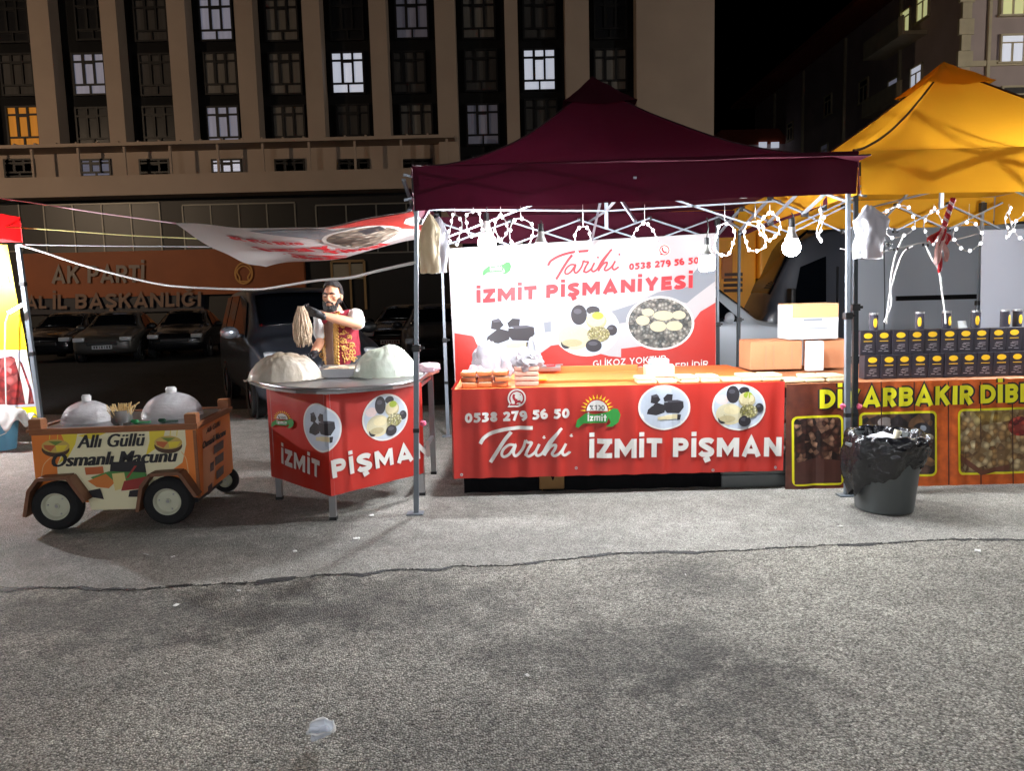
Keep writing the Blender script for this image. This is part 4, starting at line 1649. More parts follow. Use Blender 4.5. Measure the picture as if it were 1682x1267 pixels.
def med_mixed(pr, cx, cy, rx, ry):
    """round picture: pale floss balls, dark balls and pistachio pieces"""
    pr.ellipse((cx, cy), rx, ry, ink_white)
    pr.ellipse((cx, cy), rx * .93, ry * .93, ink_pale)
    choc = mat('chocolate_ink', (36, 33, 38), .5)

    def el(a, b, p, q, m):
        pr.ellipse((cx + a * rx, cy + b * ry), p * rx, q * ry, m, 22)
    el(-.62, -.32, .24, .2, mat('rosy_ink', (206, 184, 180), .5, vary=.15, vscale=70))
    shade = mat('floss_shade_ink', (164, 152, 116), .5, vary=.2, vscale=60)
    el(.2, -.72, .2, .16, choc)
    el(-.22, -.55, .24, .38, choc)
    el(-.35, .3, .5, .46, ink_cream)
    el(-.6, .52, .16, .2, choc)
    el(-.34, .26, .46, .42, mat('floss_ink', (184, 176, 146), .5, vary=.25, vscale=120, stretch=(1, 1, 3)))
    el(-.26, .12, .3, .2, ink_cream)
    el(-.42, .5, .3, .14, shade)
    el(-.26, -.68, .12, .1, mat('chocolate_top_ink', (70, 68, 76), .5))
    el(.3, -.32, .31, .32, shade)
    el(.28, -.38, .28, .27, ink_cream)
    el(.34, -.52, .17, .14, ink_pist)
    el(.76, .02, .16, .2, choc)
    el(.36, .18, .34, .3, cells('chopped_nut_photo', (150, 146, 70), (206, 200, 140), (226, 222, 186), 55))
    el(.22, .6, .24, .24, choc)
    el(.2, .52, .14, .08, MATS['chocolate_top_ink'])
    el(.72, -.06, .08, .06, MATS['chocolate_top_ink'])


def med_white(pr, cx, cy, rx, ry):
    pr.ellipse((cx, cy), rx, ry, ink_white)
    pr.ellipse((cx, cy), rx * .93, ry * .93, cells('glass_bowl_photo', (70, 78, 78), (140, 142, 134), (186, 184, 172), 26))
    for (a, b, p, q) in ((-.05, .12, .24, .2), (.42, .1, .24, .18), (-.5, -.1, .2, .18), (.1, -.28, .3, .18), (.55, -.3, .2, .16), (-.35, -.4, .18, .14)):
        pr.ellipse((cx + a * rx, cy + b * ry), p * rx, q * ry, MATS['floss_ink'], 20)


def pepper(pr, x, y, k, sk=0.0):
    """green pepper, half sun and the words %100 İzmit; x, y = centre, k = px per unit"""
    def q(pts):
        return [(x + a * k, y + (b + sk * a) * k) for a, b in pts]
    for i in range(13):
        a = R(180 * (i + .0) / 12)
        ca, sa = math.cos(a), math.sin(a)
        w_ = .055
        pr.poly(q([(ca * .62 - sa * w_, -.12 - sa * .62 - ca * w_), (ca * .9, -.12 - sa * .86), (ca * .62 + sa * w_, -.12 - sa * .62 + ca * w_)]), ink_yellow)
    pr.poly(q([(.56 * math.cos(R(t)), -.1 - .56 * math.sin(R(t))) for t in range(0, 181, 15)]), ink_white)
    pr.poly(q([(-.1, .1), (-.6, .02), (-1.05, .38), (-1.14, .74), (-.98, .8), (-.7, .56), (-.1, .56), (.5, .52), (.6, .3), (.6, -.06)]), ink_green)
    pr.poly(q([(.6, .2), (.58, -.06), (.86, -.24), (1.1, -.2), (1.24, .1), (1.14, .5), (.8, .74), (.45, .72), (.72, .56)]), ink_green)
    pr.text('%100', *q([(-.4, -.14), (.4, -.14), (-.4, -.4)]), ink_dark, t=.15)
    pr.text('İzmit', *q([(-.5, .44), (.5, .44), (-.5, .08)]), ink_white, t=.2)


def phone_mark(pr, x, y, r, m_in, m_out):
    pr.poly([(x + r * math.cos(R(t)), y + r * math.sin(R(t))) for t in range(-220, 115, 12)] + [(x - r, y + r)], m_out)
    pr.poly([(x + r * .84 * math.cos(R(t)), y + r * .84 * math.sin(R(t))) for t in range(-220, 115, 12)] + [(x - r * .8, y + r * .8)], m_in)
    pr.ellipse((x, y), r * .68, r * .68, m_out, 24)
    q = [pr.uv(*p) for p in smooth_line([(x - .3 * r, y - .42 * r), (x - .34 * r, y - .05 * r), (x - .02 * r, y + .34 * r), (x + .38 * r, y + .36 * r)])]
    pr.ribbon(q, (V(q[0]) - V(q[-1])).length * .26, m_in)


TY = 5.87            # front of the stall tables
tz = P(1000, 634, TY).z
# ---- red front banner, folded round the left corner of its table
cx0 = P(745, 700, TY).x
cx1 = P(1288, 700, TY).x


def SF(u, v, h):
    w_ = wave(u, v, .015 * min(1, max(.15, (tz - v) * 6)), 1.0)
    if u >= 0:
        return V((cx0 + u - .012 * (tz - v), TY - h - w_ - .03 * max(0, .55 - v), v))
    return V((cx0 - h + w_ * .5 - .012 * (tz - v) - .012, TY - u - .03 * max(0, .55 - v) * (1 + u), v))


def uvF(x, y):
    p = P(x, y, TY)
    return (p.x - cx0, p.z)


zb = P(1000, 780, TY).z
mb = MB()
W_ = cx1 - cx0
us = [-.7 + .05 * k for k in range(14)] + [W_ * k / 110 for k in range(111)]
sheet(mb, SF, 0, 0, zb, tz, 0, 10, us=us)
fb = mb.build('banner', vinyl_red, smooth=50)
tag(fb, 'red printed vinyl banner hung round the front of the sweets table', 'banner')
pr = Print(SF, uvF)
pr.text('0538 279 56 50', (764, 695), (936, 686.5), (764, 679.5), ink_white, t=.25, gap=.08)
phone_mark(pr, 849, 654, 15, mat('deep_red_ink', (150, 20, 36), .5), ink_white)
pr.brush((790, 762), (940, 760), (790, 703), ink_white)
pr.text('İZMİT PİŞMAN', (968.5, 752), (1284, 749), (968.5, 721), ink_white, t=.25, gap=.1)
pr.build('lettering', fb)
pr = Print(SF, uvF)
pepper(pr, 981, 678, 31)
pr.build('emblem', fb)
for (fn_, a) in ((med_black, (1091.5, 669.5, 43, 37)), (med_mixed, (1213.5, 669, 44, 38))):
    pr = Print(SF, uvF)
    fn_(pr, *a)
    pr.build('picture', fb)
mb = MB()
for (x, y) in ((948, 769), (1172, 772), (760, 780), (1275, 768)):
    u, v = uvF(x, y)
    p = SF(u, v, .002)
    mb.lathe([(.004, 0), (.009, .001), (.012, 0)], p, 14, Matrix.Rotation(PI / 2, 3, 'X'))
mb.build('eyelets', steel, fb)

# ---- brown and orange banner of the coffee stall
bx0, bx1 = cx1 + .012, 5.05
bn = bpy.data.materials.new('brown_to_orange_print')
bn.use_nodes = True
n, l = bn.node_tree.nodes, bn.node_tree.links
bs = n['Principled BSDF']
tc = n.new('ShaderNodeTexCoord')
sp = n.new('ShaderNodeSeparateXYZ')
l.new(tc.outputs['Object'], sp.inputs[0])
nz = n.new('ShaderNodeTexNoise')
nz.inputs['Scale'].default_value = 5
nz.inputs['Detail'].default_value = 8
l.new(tc.outputs['Object'], nz.inputs['Vector'])
ad = n.new('ShaderNodeMath')
ad.operation = 'MULTIPLY_ADD'
ad.inputs[1].default_value = .8
l.new(nz.outputs['Fac'], ad.inputs[0])
l.new(sp.outputs['X'], ad.inputs[2])
mr = n.new('ShaderNodeMapRange')
mr.inputs['From Min'].default_value = bx0 + .2
mr.inputs['From Max'].default_value = bx0 + 1.5
l.new(ad.outputs[0], mr.inputs['Value'])
cr = n.new('ShaderNodeValToRGB')
cr.color_ramp.elements[0].color = lin((58, 32, 26))
cr.color_ramp.elements[1].color = lin((214, 98, 32))
k_ = cr.color_ramp.elements.new(.45)
k_.color = lin((120, 54, 30))
l.new(mr.outputs[0], cr.inputs[0])
mu = n.new('ShaderNodeMix')
mu.data_type = 'RGBA'
mu.blend_type = 'MULTIPLY'
mu.inputs['Factor'].default_value = .7
l.new(cr.outputs[0], mu.inputs['A'])
c2 = n.new('ShaderNodeValToRGB')
c2.color_ramp.elements[0].position = .3
c2.color_ramp.elements[0].color = (.45, .4, .38, 1)
c2.color_ramp.elements[1].position = .7
c2.color_ramp.elements[1].color = (1, 1, 1, 1)
nz2 = n.new('ShaderNodeTexNoise')
nz2.inputs['Scale'].default_value = 14
nz2.inputs['Detail'].default_value = 8
l.new(tc.outputs['Object'], nz2.inputs['Vector'])
l.new(nz2.outputs['Fac'], c2.inputs[0])
l.new(c2.outputs[0], mu.inputs['B'])
l.new(mu.outputs['Result'], bs.inputs['Base Color'])
bs.inputs['Roughness'].default_value = .42


def SB(u, v, h):
    return V((bx0 + u, TY - .01 - h - wave(u, v, .01, 4.0) - .02 * max(0, .5 - v), v))


def uvB(x, y):
    p = P(x, y, TY)
    return (p.x - bx0, p.z)


tzb = P(1500, 626, TY).z
zbb = P(1450, 800, TY).z
mb = MB()
sheet(mb, SB, 0, bx1 - bx0, zbb, tzb, 90, 10)
bb = mb.build('banner', bn, smooth=50)
tag(bb, 'brown and orange printed banner with yellow lettering on the coffee stall table', 'banner')
pr = Print(SB, uvB)
txt_y = mat('lime_yellow_ink', (214, 206, 20), .5)
for (s, a, b, c, d, e_) in (('DİYARBAKIR', 1345, 671, 1596, 663.5, 640), ('DİBEK', 1607, 662.5, 1722, 659, 632)):
    pr.text(s, (a, b), (c, d), (a, e_), ink_dark, t=.24, grow=.026)
    pr.text(s, (a, b), (c, d), (a, e_), txt_y, t=.24)
pr.build('lettering', bb)
seams_m = mat('brick_joint_ink', (60, 30, 22), .5)
pr = Print(SB, uvB)
for x in (1446, 1500, 1556, 1608, 1661):
    pr.poly([(x - .9, 627), (x + .9, 627), (x + 1.2, 796), (x - .6, 796)], seams_m)
pr.build('pattern', bb, step=0)


def rrect(x0, y0, x1, y1, r, sk):
    o = []
    for (cx_, cy_, a) in ((x0 + r, y0 + r, 180), (x1 - r, y0 + r, 270), (x1 - r, y1 - r, 0), (x0 + r, y1 - r, 90)):
        for t in range(0, 91, 18):
            xx = cx_ + r * math.cos(R(a + t))
            o.append((xx, cy_ + r * math.sin(R(a + t)) + sk * (xx - x0)))
    return o


beans = cells('roast_bean_photo', (28, 16, 14), (84, 44, 30), (196, 150, 120), 24)
darkset = cells('copper_pot_photo', (24, 22, 30), (86, 60, 50), (190, 140, 90), 11)
cubes = cells('delight_cube_photo', (126, 84, 40), (190, 150, 92), (216, 196, 150), 20, stretch=(1, 1, 1))
for (r_, pm, extra) in (((1299, 684, 1384, 798), beans, 0), ((1410, 678, 1537, 785), darkset, 1), ((1571, 672, 1722, 780), cubes, 2)):
    pr = Print(SB, uvB)
    x0_, y0_, x1_, y1_ = r_
    pr.poly(rrect(x0_, y0_, x1_, y1_, 9, -.03), txt_y)
    pr.poly(rrect(x0_ + 3.5, y0_ + 3.5, x1_ - 3.5, y1_ - 3.5, 7, -.03), pm)
    if extra == 0:
        pr.poly([(1303, 760), (1340, 752), (1380, 756), (1380, 792), (1303, 795)], mat('dark_brown_ink', (66, 34, 26), .5, vary=.3, vscale=14))
    if extra == 1:
        pr.ellipse((1453, 694), 13, 9, mat('pot_ink', (150, 140, 136), .5, vary=.3, vscale=40), 20)
        pr.ellipse((1512, 704), 14, 10, ink_dark, 20)
        pr.ellipse((1514, 703), 5, 5, ink_grey, 14)
    if extra == 2:
        pr.poly([(1590, 676), (1655, 674), (1660, 690), (1600, 700)], cells('fried_pastry_photo', (150, 110, 30), (206, 170, 80), (226, 206, 140), 16))
        pr.ellipse((1675, 700), 22, 16, cells('red_jelly_photo', (110, 20, 20), (190, 50, 40), (220, 120, 90), 26), 24)
        pr.poly([(1574, 745), (1610, 772), (1655, 762), (1655, 770), (1608, 780), (1574, 756)], mat('tray_ink', (92, 50, 30), .5))
    pr.build('picture', bb)

# ---- tables under the banners
table_top = mat('orange_table_cover', (226, 104, 44), .5, vary=.1, vscale=5, bump=.1, bscale=12)
for (lb, xa, xb, zt_, tm) in (('long trestle table with an orange cover behind the red front banner', cx0 + .01, cx1 - .01, tz - .004, table_top), ('long trestle table behind the brown coffee banner', bx0 + .02, bx1, tzb - .004, mat('worn_board', (150, 96, 60), .6, vary=.2, vscale=6))):
    t = thing('table', lb, 'table', ((xa + xb) / 2, TY + .7, 0))
    mb = MB()
    mb.box(((xa + xb) / 2, TY + .78, zt_ - .018), (xb - xa, 1.5, .036), bevel=.005)
    mb.build('tabletop', tm, t)
    for xx in (xa + .12, xb - .12):
        for yy in (TY + .16, TY + 1.4):
            mb = MB()
            mb.bar((xx, yy, 0), (xx, yy, zt_ - .037), .04)
            mb.build('leg', post_dark, t)
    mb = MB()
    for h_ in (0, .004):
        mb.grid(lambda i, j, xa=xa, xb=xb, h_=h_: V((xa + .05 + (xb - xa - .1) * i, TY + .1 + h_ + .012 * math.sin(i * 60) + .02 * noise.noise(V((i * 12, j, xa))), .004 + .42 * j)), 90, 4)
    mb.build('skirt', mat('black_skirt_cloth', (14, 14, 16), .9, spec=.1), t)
    mb = MB()
    for yy in (TY + .16, TY + 1.4):
        mb.bar((xa + .14, yy, .3), (xb - .14, yy, .3), .03)
    mb.build('stretcher', post_dark, t)
# things stored under the sweets table
p = G(905, 800)
mb = MB()
mb.box((p.x, TY + .19, .115), (.2, .2, .19), bevel=.01)
mb.box((p.x, TY + .19, .01), (.16, .16, .018))
tag(mb.build('carton', mat('yellow_brown_card', (112, 80, 34), .7, vary=.2, vscale=12)), 'yellow brown carton pushed under the sweets table', 'carton')
mb = MB()
p = G(1240, 795)
mb.box((p.x, TY + .27, .2), (.62, .4, .2), bevel=.03)
mb.box((p.x, TY + .27, .05), (.6, .38, .1), bevel=.01)
tag(mb.build('storage_box', mat('cloudy_plastic', (96, 100, 100), .35, vary=.2, vscale=8, transl=.2)), 'cloudy plastic storage box under the right end of the sweets table', 'box')

# ---- white and red printed back wall of the sweets stall
KY = 8.42
kq = {'TL': (736, 408), 'TR': (1176, 383), 'BR': (1176, 622), 'BL': (748, 640)}


def SK(u, v, h):
    w_ = .012 * noise.noise(V((u * 2.2, v * 1.6, 2))) + .006 * math.sin(u * 7 + v * 5)
    return V((u, KY - h - w_, v))


def uvK(x, y):
    p = P(x, y, KY)
    return (p.x, p.z)


def bil(q, s, t):
    a = [q['TL'][k] + (q['TR'][k] - q['TL'][k]) * s for k in (0, 1)]
    b = [q['BL'][k] + (q['BR'][k] - q['BL'][k]) * s for k in (0, 1)]
    return [a[k] + (b[k] - a[k]) * t for k in (0, 1)]


mb = MB()
for h in (0, -.002):
    mb.grid(lambda i, j, h=h: SK(*uvK(*bil(kq, i, j)), h), 60, 24)
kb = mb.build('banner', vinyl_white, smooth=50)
tag(kb, 'large white and red printed back wall banner hung inside the maroon tent', 'banner')
pr = Print(SK, uvK)
pr.poly([(746.5, 547), (776, 552), (790, 566), (812, 590), (846, 600), (846, 637), (748.5, 639.5)], vinyl_red)
pr.poly([(846, 600), (872, 592), (905, 568), (925, 565), (1000, 585), (1050, 590), (1060, 632), (846, 637)], vinyl_red)
pr.poly([(1020, 573), (1060, 568), (1100, 560), (1137, 530), (1150, 512), (1175.5, 497), (1175.5, 621), (1020, 634)], vinyl_red)
pr.poly([(1002, 512), (1040, 500), (1080, 480), (1137, 470), (1137, 452), (1146, 440), (1175, 436), (1175, 462), (1140, 488), (1128, 498), (1090, 490), (1040, 512), (1028, 530), (1012, 532)], ink_grey)
pr.poly([(893, 530), (905, 528), (905, 545), (895, 546)], ink_grey)
pr.build('pattern', kb)
pr = Print(SK, uvK)
pr.brush((900, 462), (1018, 452), (900, 417), ink_red, .9)
pr.text('0538 279 56 50', (1033, 444), (1148, 433), (1033, 433), ink_red, t=.25, gap=.08)
phone_mark(pr, 1091, 411, 10, ink_red, ink_white)
pr.text('İZMİT PİŞMANİYESİ', (782, 498), (1138, 473), (782, 476.5), ink_red, t=.27, gap=.1)
pr.text('GLİKOZ YOKTUR.', (974, 603), (1097, 594), (974, 592.5), ink_white, t=.16, gap=.14)
pr.text('KREDİ KARTI GEÇERLİDİR.', (976, 619), (1166, 602.5), (976, 608.5), ink_white, t=.16, gap=.14)
pr.build('lettering', kb)
pr = Print(SK, uvK)
pepper(pr, 815, 436, 20, -.04)
pr.build('emblem', kb)
for (fn_, a) in ((med_black, (836, 549, 57, 43)), (med_mixed, (963, 541.5, 55, 44)), (med_white, (1084, 531, 56, 44.5))):
    pr = Print(SK, uvK)
    fn_(pr, *a)
    pr.build('picture', kb)

# ---- flying banner tied out to the left like an awning (its print seen from below)
A, B_, C_, D_ = P(288, 367, 5.6), P(679, 345, 5.55), P(716, 390, 7.75), P(437, 441, 7.5)


def SW(s, t, h):
    p = (A.lerp(B_, s)).lerp(D_.lerp(C_, s), t)
    sag = .13 * math.sin(PI * s) * (.6 - .5 * t) + .05 * math.sin(PI * t) * (1 - s)
    rip = .02 * math.sin(9 * s + 4 * t) * t + .03 * noise.noise(V((s * 4, t * 3, 7)))
    return p - V((0, 0, sag + rip + h))


mb = MB()
for h in (0, -.002):
    mb.grid(lambda i, j, h=h: SW(i, j, h), 50, 36)
aw = mb.build('banner', awning_white, smooth='all')
tag(aw, 'white and red printed banner tied out like an awning from the left tent post', 'banner')


def UW(u, v):
    return (u, v)


pr = Print(lambda u, v, h: SW(u, v, h), UW)


def pw(pts, m):
    pr.poly(pts, m, px=False)


pw([(.62, .005), (.995, .005), (.995, .9), (.9, .6), (.86, .3), (.78, .14), (.7, .08)], vinyl_red)
pw([(.3, .03), (.62, .03), (.66, .22), (.56, .34), (.48, .2), (.36, .1)], ink_grey)
pw([(.7 + .19 * math.cos(R(t)), .42 + .3 * math.sin(R(t))) for t in range(0, 360, 15)], ink_white)
pw([(.7 + .17 * math.cos(R(t)), .42 + .27 * math.sin(R(t))) for t in range(0, 360, 15)], cells('tray_of_sweets_photo', (60, 50, 44), (176, 158, 136), (214, 206, 190), 14))
pw([(.72, .2), (.82, .2), (.83, .3), (.73, .32)], mat('chocolate_ink', (36, 33, 38), .5))
pw([(.95, .12), (.995, .1), (.995, .45), (.95, .4), (.92, .26)], ink_white)
pr.text('YESİ', (.52, .62), (.2, .5), (.5, .5), ink_red, t=.25)
pr.text('İZMİT', (.76, .82), (.46, .7), (.74, .72), ink_red, t=.25)
pr.brush((.52, .95), (.26, .74), (.5, .76), ink_red)
pr.text('0538 279 56', (.44, .34), (.16, .2), (.43, .26), ink_red, t=.22)
pr.text('GLİKOZ', (.97, .7), (.9, .4), (.95, .72), ink_white, t=.2)
pr.build('lettering', aw, step=.03)

# ---- white sheet at the back of the coffee stall
wp = {'TL': (1613, 378), 'TR': (1800, 372), 'BR': (1800, 640), 'BL': (1607, 640)}
mb = MB()
for h in (0, .004):
    mb.grid(lambda i, j, h=h: P(*bil(wp, i, j), 8.4) + V((0, h + .015 * noise.noise(V((i * 3, j * 3, 4))), 0)), 16, 16)
tag(mb.build('back_sheet', mat('plain_white_sheet', (140, 143, 152), .6, vary=.04, vscale=3, bump=.1, bscale=5), smooth=50), 'plain white sheet hung at the back of the yellow coffee stall', 'sheet')


# ================================================================== GOODS ON THE TABLES
def blob(c, r, seed, amp=.18, freq=2.2, crease=.5, sub=4, flat=.0, pts=None):
    """crumpled plastic or sacking: a lumpy closed skin with creases"""
    mb = MB()
    bmesh.ops.create_icosphere(mb.bm, subdivisions=sub, radius=1.0)
    c = V(c)
    for v in mb.bm.verts:
        d = v.co.normalized()
        k = 1 + amp * noise.noise(d * freq + V((seed, 0, 0)))
        k += amp * crease * (abs(noise.noise(d * freq * 2.7 + V((0, seed, 0)))) - .25)
        k += amp * .35 * noise.noise(d * freq * 6 + V((0, 0, seed)))
        p = d * k
        if flat and p.z < -flat:
            p.z = -flat + (p.z + flat) * .06
        v.co = c + V((p.x * r[0], p.y * r[1], p.z * r[2]))
    return mb


film = mat('thin_white_film', (196, 196, 202), .3, transl=.45, bump=.25, bscale=25)
film_pink = mat('pinkish_film', (226, 206, 214), .3, transl=.45, bump=.25, bscale=25)
TT = tz - .004
# stack of sweets packets at the left
pk = mat('sweet_packet', (206, 120, 70), .35, vary=.35, vscale=40)
pk_top = mat('clear_packet_film', (236, 214, 190), .2, vary=.1, vscale=20)
base = P(797, 632, TY + .16)
k = 0
for row in range(3):
    for cidx in range(3):
        mb = MB()
        x = base.x + (cidx - 1) * .125 + rnd.uniform(-.008, .008)
        y = TY + .2 + rnd.uniform(-.02, .02)
        z = TT + .02 + row * .043
        if row == 2:
            z += .003
        mb.box((x, y, z), (.118, .17, .034), rz=rnd.uniform(-.12, .12), bevel=.008)
        mb.mi = 1
        mb.box((x, y, z + .0185), (.1, .15, .006), rz=rnd.uniform(-.1, .1), bevel=.002)
        o = mb.build('sweets_packet', [pk, pk_top], smooth=40)
        tag(o, '%s packet of orange sweets in the %s layer of the table pile' % (('left', 'middle', 'right')[cidx], ('bottom', 'middle', 'top')[row]), 'packet', 'packets of sweets piled at the left end of the table')
# filled carrier bags
for (px, py, w_, h_, dy, sd, m, lb, nm) in ((797, 575, .13, .17, .5, 3, film, 'upright crumpled white carrier bag behind the packets at the left end', 'carrier_bag'),
                                            (826, 562, .1, .14, .62, 8, film, 'taller crumpled white carrier bag beside the first round chocolate picture', 'carrier_bag'),
                                            (782, 590, .08, .08, .42, 5, film_pink, 'small pinkish carrier bag against the left tent side', 'carrier_bag')):
    p = P(px, py, TY + dy)
    b = blob((p.x, p.y, TT + h_ * .98), (w_, .09, h_), sd, .26, 1.7, .5, 4, .97)
    tag(b.build(nm, m, smooth=35), lb, 'bag', 'white carrier bags on the sweets table')
# knotted bag of packets with handle loop
p = P(866, 632, TY + .2)
cb = thing('carrier_bag', 'white knotted carrier bag with a handle loop holding stacked sweets packets', 'bag', (p.x, p.y, TT))
mb = MB()
for k in range(4):
    mb.box((p.x - .005, p.y, TT + .021 + k * .04), (.19, .16, .036), bevel=.008)
mb.build('packets', mat('rosy_packet', (212, 158, 138), .35, vary=.25, vscale=50), cb, smooth=40)
b = blob((p.x + .005, p.y, TT + .2), (.12, .1, .1), 12, .3, 2.2, .8, 4)
b.build('film', film, cb, smooth=35)
mb = MB()
q0 = V((p.x + .01, p.y - .03, TT + .26))
mb.tube(smooth_line([tuple(q0), tuple(q0 + V((.015, 0, .08))), tuple(q0 + V((.035, 0, .12))), tuple(q0 + V((.055, 0, .08))), tuple(q0 + V((.075, 0, -.02)))], 4), .014, 6)
mb.build('handle', film, cb, smooth='all')
# orange tray with a yellow insert and red scissors lying at the back
p0, p1 = P(884, 634, TY + .35), P(1030, 612, TY + .35)
tr = thing('tray', 'long orange tray with a raised back edge on the red table', 'tray', ((p0.x + p1.x) / 2, TY + .6, TT))
mb = MB()
mb.box(((p0.x + p1.x) / 2 + .05, TY + .62, TT + .012), (1.0, .62, .022), bevel=.004)
mb.box(((p0.x + p1.x) / 2 + .05, TY + .94, TT + .05), (1.0, .02, .06), bevel=.004)
mb.build('base', table_top, tr)
mb = MB()
mb.box((p0.x + .02, TY + .4, TT + .03), (.1, .2, .014), bevel=.003)
mb.build('insert', mat('yellow_card', (230, 178, 40), .5), tr)
mb = MB()
q = P(898, 596, TY + .9)
for sg_ in (1, -1):
    mb.bar((q.x + .05, q.y - .05, TT + .1), (q.x + .14, q.y + .02 * sg_, TT + .1), .018, .006)
mb.mi = 1
for sg_ in (1, -1):
    mb.tube([(q.x + .03 + .035 * math.cos(R(t)), q.y - .06 + .03 * sg_ + .022 * math.sin(R(t)), TT + .1) for t in range(0, 361, 40)], .008, 6, cap=False)
mb.mi = 0
mb.box((q.x + .02, q.y + .02, TT + .07), (.2, .12, .05), bevel=.006)
tag(mb.build('scissors', [steel, mat('red_plastic', (196, 24, 30), .4)], smooth=30), 'red handled scissors on a small pile behind the bag of packets', 'scissors')
# flat packets in a row along the front edge
flatp = mat('cream_sweets_packet', (226, 204, 164), .3, vary=.18, vscale=30)
k = 0
for px in range(1046, 1380, 34):
    p = P(px + 14, 624, TY + .14)
    for lay in range(1 if k % 3 == 1 else 2):
        mb = MB()
        mb.box((p.x + rnd.uniform(-.01, .01), TY + .16 + .015 * lay, (TT if px < 1280 else tzb) + .016 + lay * .026), (.145, .2, .024), rz=rnd.uniform(-.06, .06), bevel=.007)
        o = mb.build('flat_packet', flatp, smooth=40)
        tag(o, '%s flat cream packet from the left along the table front, %s' % (ORD[k], 'upper one' if lay else 'lowest one'), 'packet', 'flat cream packets along the table edge')
    k += 1
p = P(1082, 606, TY + .62)
mb = MB()
mb.box((p.x, p.y, TT + .13), (.16, .1, .05), bevel=.01)
mb.mi = 1
mb.box((p.x, p.y, TT + .052), (.24, .16, .1), bevel=.01)
tag(mb.build('tissue_box', [mat('pale_blue_card', (150, 196, 222), .6), flatp], smooth=40), 'pale blue tissue box on a carton below the payment line of the banner', 'box')

# cartons at the right end
card = mat('brown_cardboard', (178, 118, 80), .75, vary=.14, vscale=5, bump=.1, bscale=30)
card_in = mat('pale_cardboard', (190, 150, 104), .75, vary=.08, vscale=5)
carton_w = mat('white_card', (186, 190, 190), .6, vary=.04, vscale=6)
ZY = TY + .95


def carton(x0, x1, y0, y1, Y, dpt, label, m, lid=None, nm='carton', z0=None):
    a, b = P(x0, y1, Y), P(x1, y0, Y)
    zb_ = z0 if z0 is not None else TT
    t = thing(nm, label, 'carton', ((a.x + b.x) / 2, Y, zb_))
    mb = MB()
    mb.box(((a.x + b.x) / 2, Y + dpt / 2, (zb_ + b.z) / 2), (b.x - a.x, dpt, b.z - zb_ - .002), bevel=.006)
    mb.build('body', m, t)
    mb = MB()
    mb.box(((a.x + b.x) / 2, Y + dpt * .25, b.z + .004), (b.x - a.x - .01, dpt * .48, .006), rz=0)
    mb.box(((a.x + b.x) / 2, Y + dpt * .75, b.z + .006), (b.x - a.x - .01, dpt * .48, .006), rz=0)
    mb.build('flap', lid or m, t)
    return t, a, b


c1, a, b = carton(1232, 1318, 560, 618, ZY, .34, 'wide brown cardboard carton standing at the right end of the sweets table', card)
mb = MB()
for kx in (.3, .45, .8):
    mb.box((a.x + (b.x - a.x) * kx, ZY - .003, (TT + b.z) / 2 - .01), (.012, .004, (b.z - TT) * .8))
mb.build('pattern', mat('faded_brown_print', (176, 116, 84), .75), c1)
c2_, a2, b2 = carton(1342, 1390, 558, 618, ZY + .02, .34, 'narrow brown cardboard carton behind the tent post on the sweets table', card)
c3, a3, b3 = carton(1296, 1378, 499, 559, ZY - .02, .3, 'white carton with a tan band on top of the brown cardboard cartons', carton_w, card_in, z0=b.z + .012)
mb = MB()
mb.box(((a3.x + b3.x) / 2 + .01, ZY - .023, b3.z - .06), (b3.x - a3.x - .03, .004, .115))
mb.build('band', card_in, c3)
mb = MB()
zz = (b.z + b3.z) / 2
mb.box(((a3.x + b3.x) / 2 - .01, ZY - .0235, zz + .025), (.17, .003, .018))
mb.box(((a3.x + b3.x) / 2, ZY - .0235, zz - .05), (.24, .003, .006))
mb.build('print', ink_grey, c3)
c4, a4, b4 = carton(1326, 1354, 562, 622, ZY - .2, .07, 'tall narrow white carton standing in front of the brown cartons', carton_w)

# ---- black coffee boxes, two rows, and jars on the top row
bx_m = mat('black_coffee_card', (36, 32, 40), .45)
oval = mat('yellow_oval_ink', (226, 178, 24), .5)
scrib = mat('pale_script_ink', (150, 142, 146), .5)


def coffee_box():
    t = thing('coffee_box', '', 'box', (0, 0, 0))
    mb = MB()
    mb.box((0, .05, .096), (.125, .1, .192), bevel=.003)
    mb.build('body', bx_m, t)
    mb = MB()
    mb.lathe([(0, 0), (.036, 0), (.036, .001), (0, .0012)], (0, -.0005, .152), 20, Matrix(((1, 0, 0), (0, 0, -1), (0, .62, 0))))
    mb.box((0, -.001, .108), (.07, .0016, .005))
    mb.build('emblem', oval, t)
    mb = MB()
    for (x, z, w_) in ((.008, .076, .05), (-.012, .066, .03), (.02, .06, .026), (-.02, .05, .016), (.0, .045, .03), (-.028, .03, .03), (.02, .026, .036)):
        mb.box((x, -.001, z), (w_, .0016, .004), rz=0)
    mb.build('lettering', scrib, t)
    return t


proto = coffee_box()
first = True
for row, (nn, px0, pitch, Y, z) in enumerate(((11, 1433, 26.35, TY + .2, tzb), (11, 1426, 26.6, TY + .23, tzb + .193))):
    for k in range(nn):
        p = P(px0 + k * pitch, 600 - 42 * row, Y)
        lb = '%s black coffee box from the tent post in the %s row on the coffee stall' % (ORD[k], ('lower', 'upper')[row])
        if first:
            o, first = proto, False
            o.location, o['label'] = (p.x, Y, z), lb
        else:
            o = dup(proto, (p.x, Y + rnd.uniform(-.008, .008), z), rnd.uniform(-.07, .07), lb)
        o['group'] = 'black coffee boxes in two rows'
jar_glass = mat('clear_jar', (60, 58, 66), .1, spec=.7)


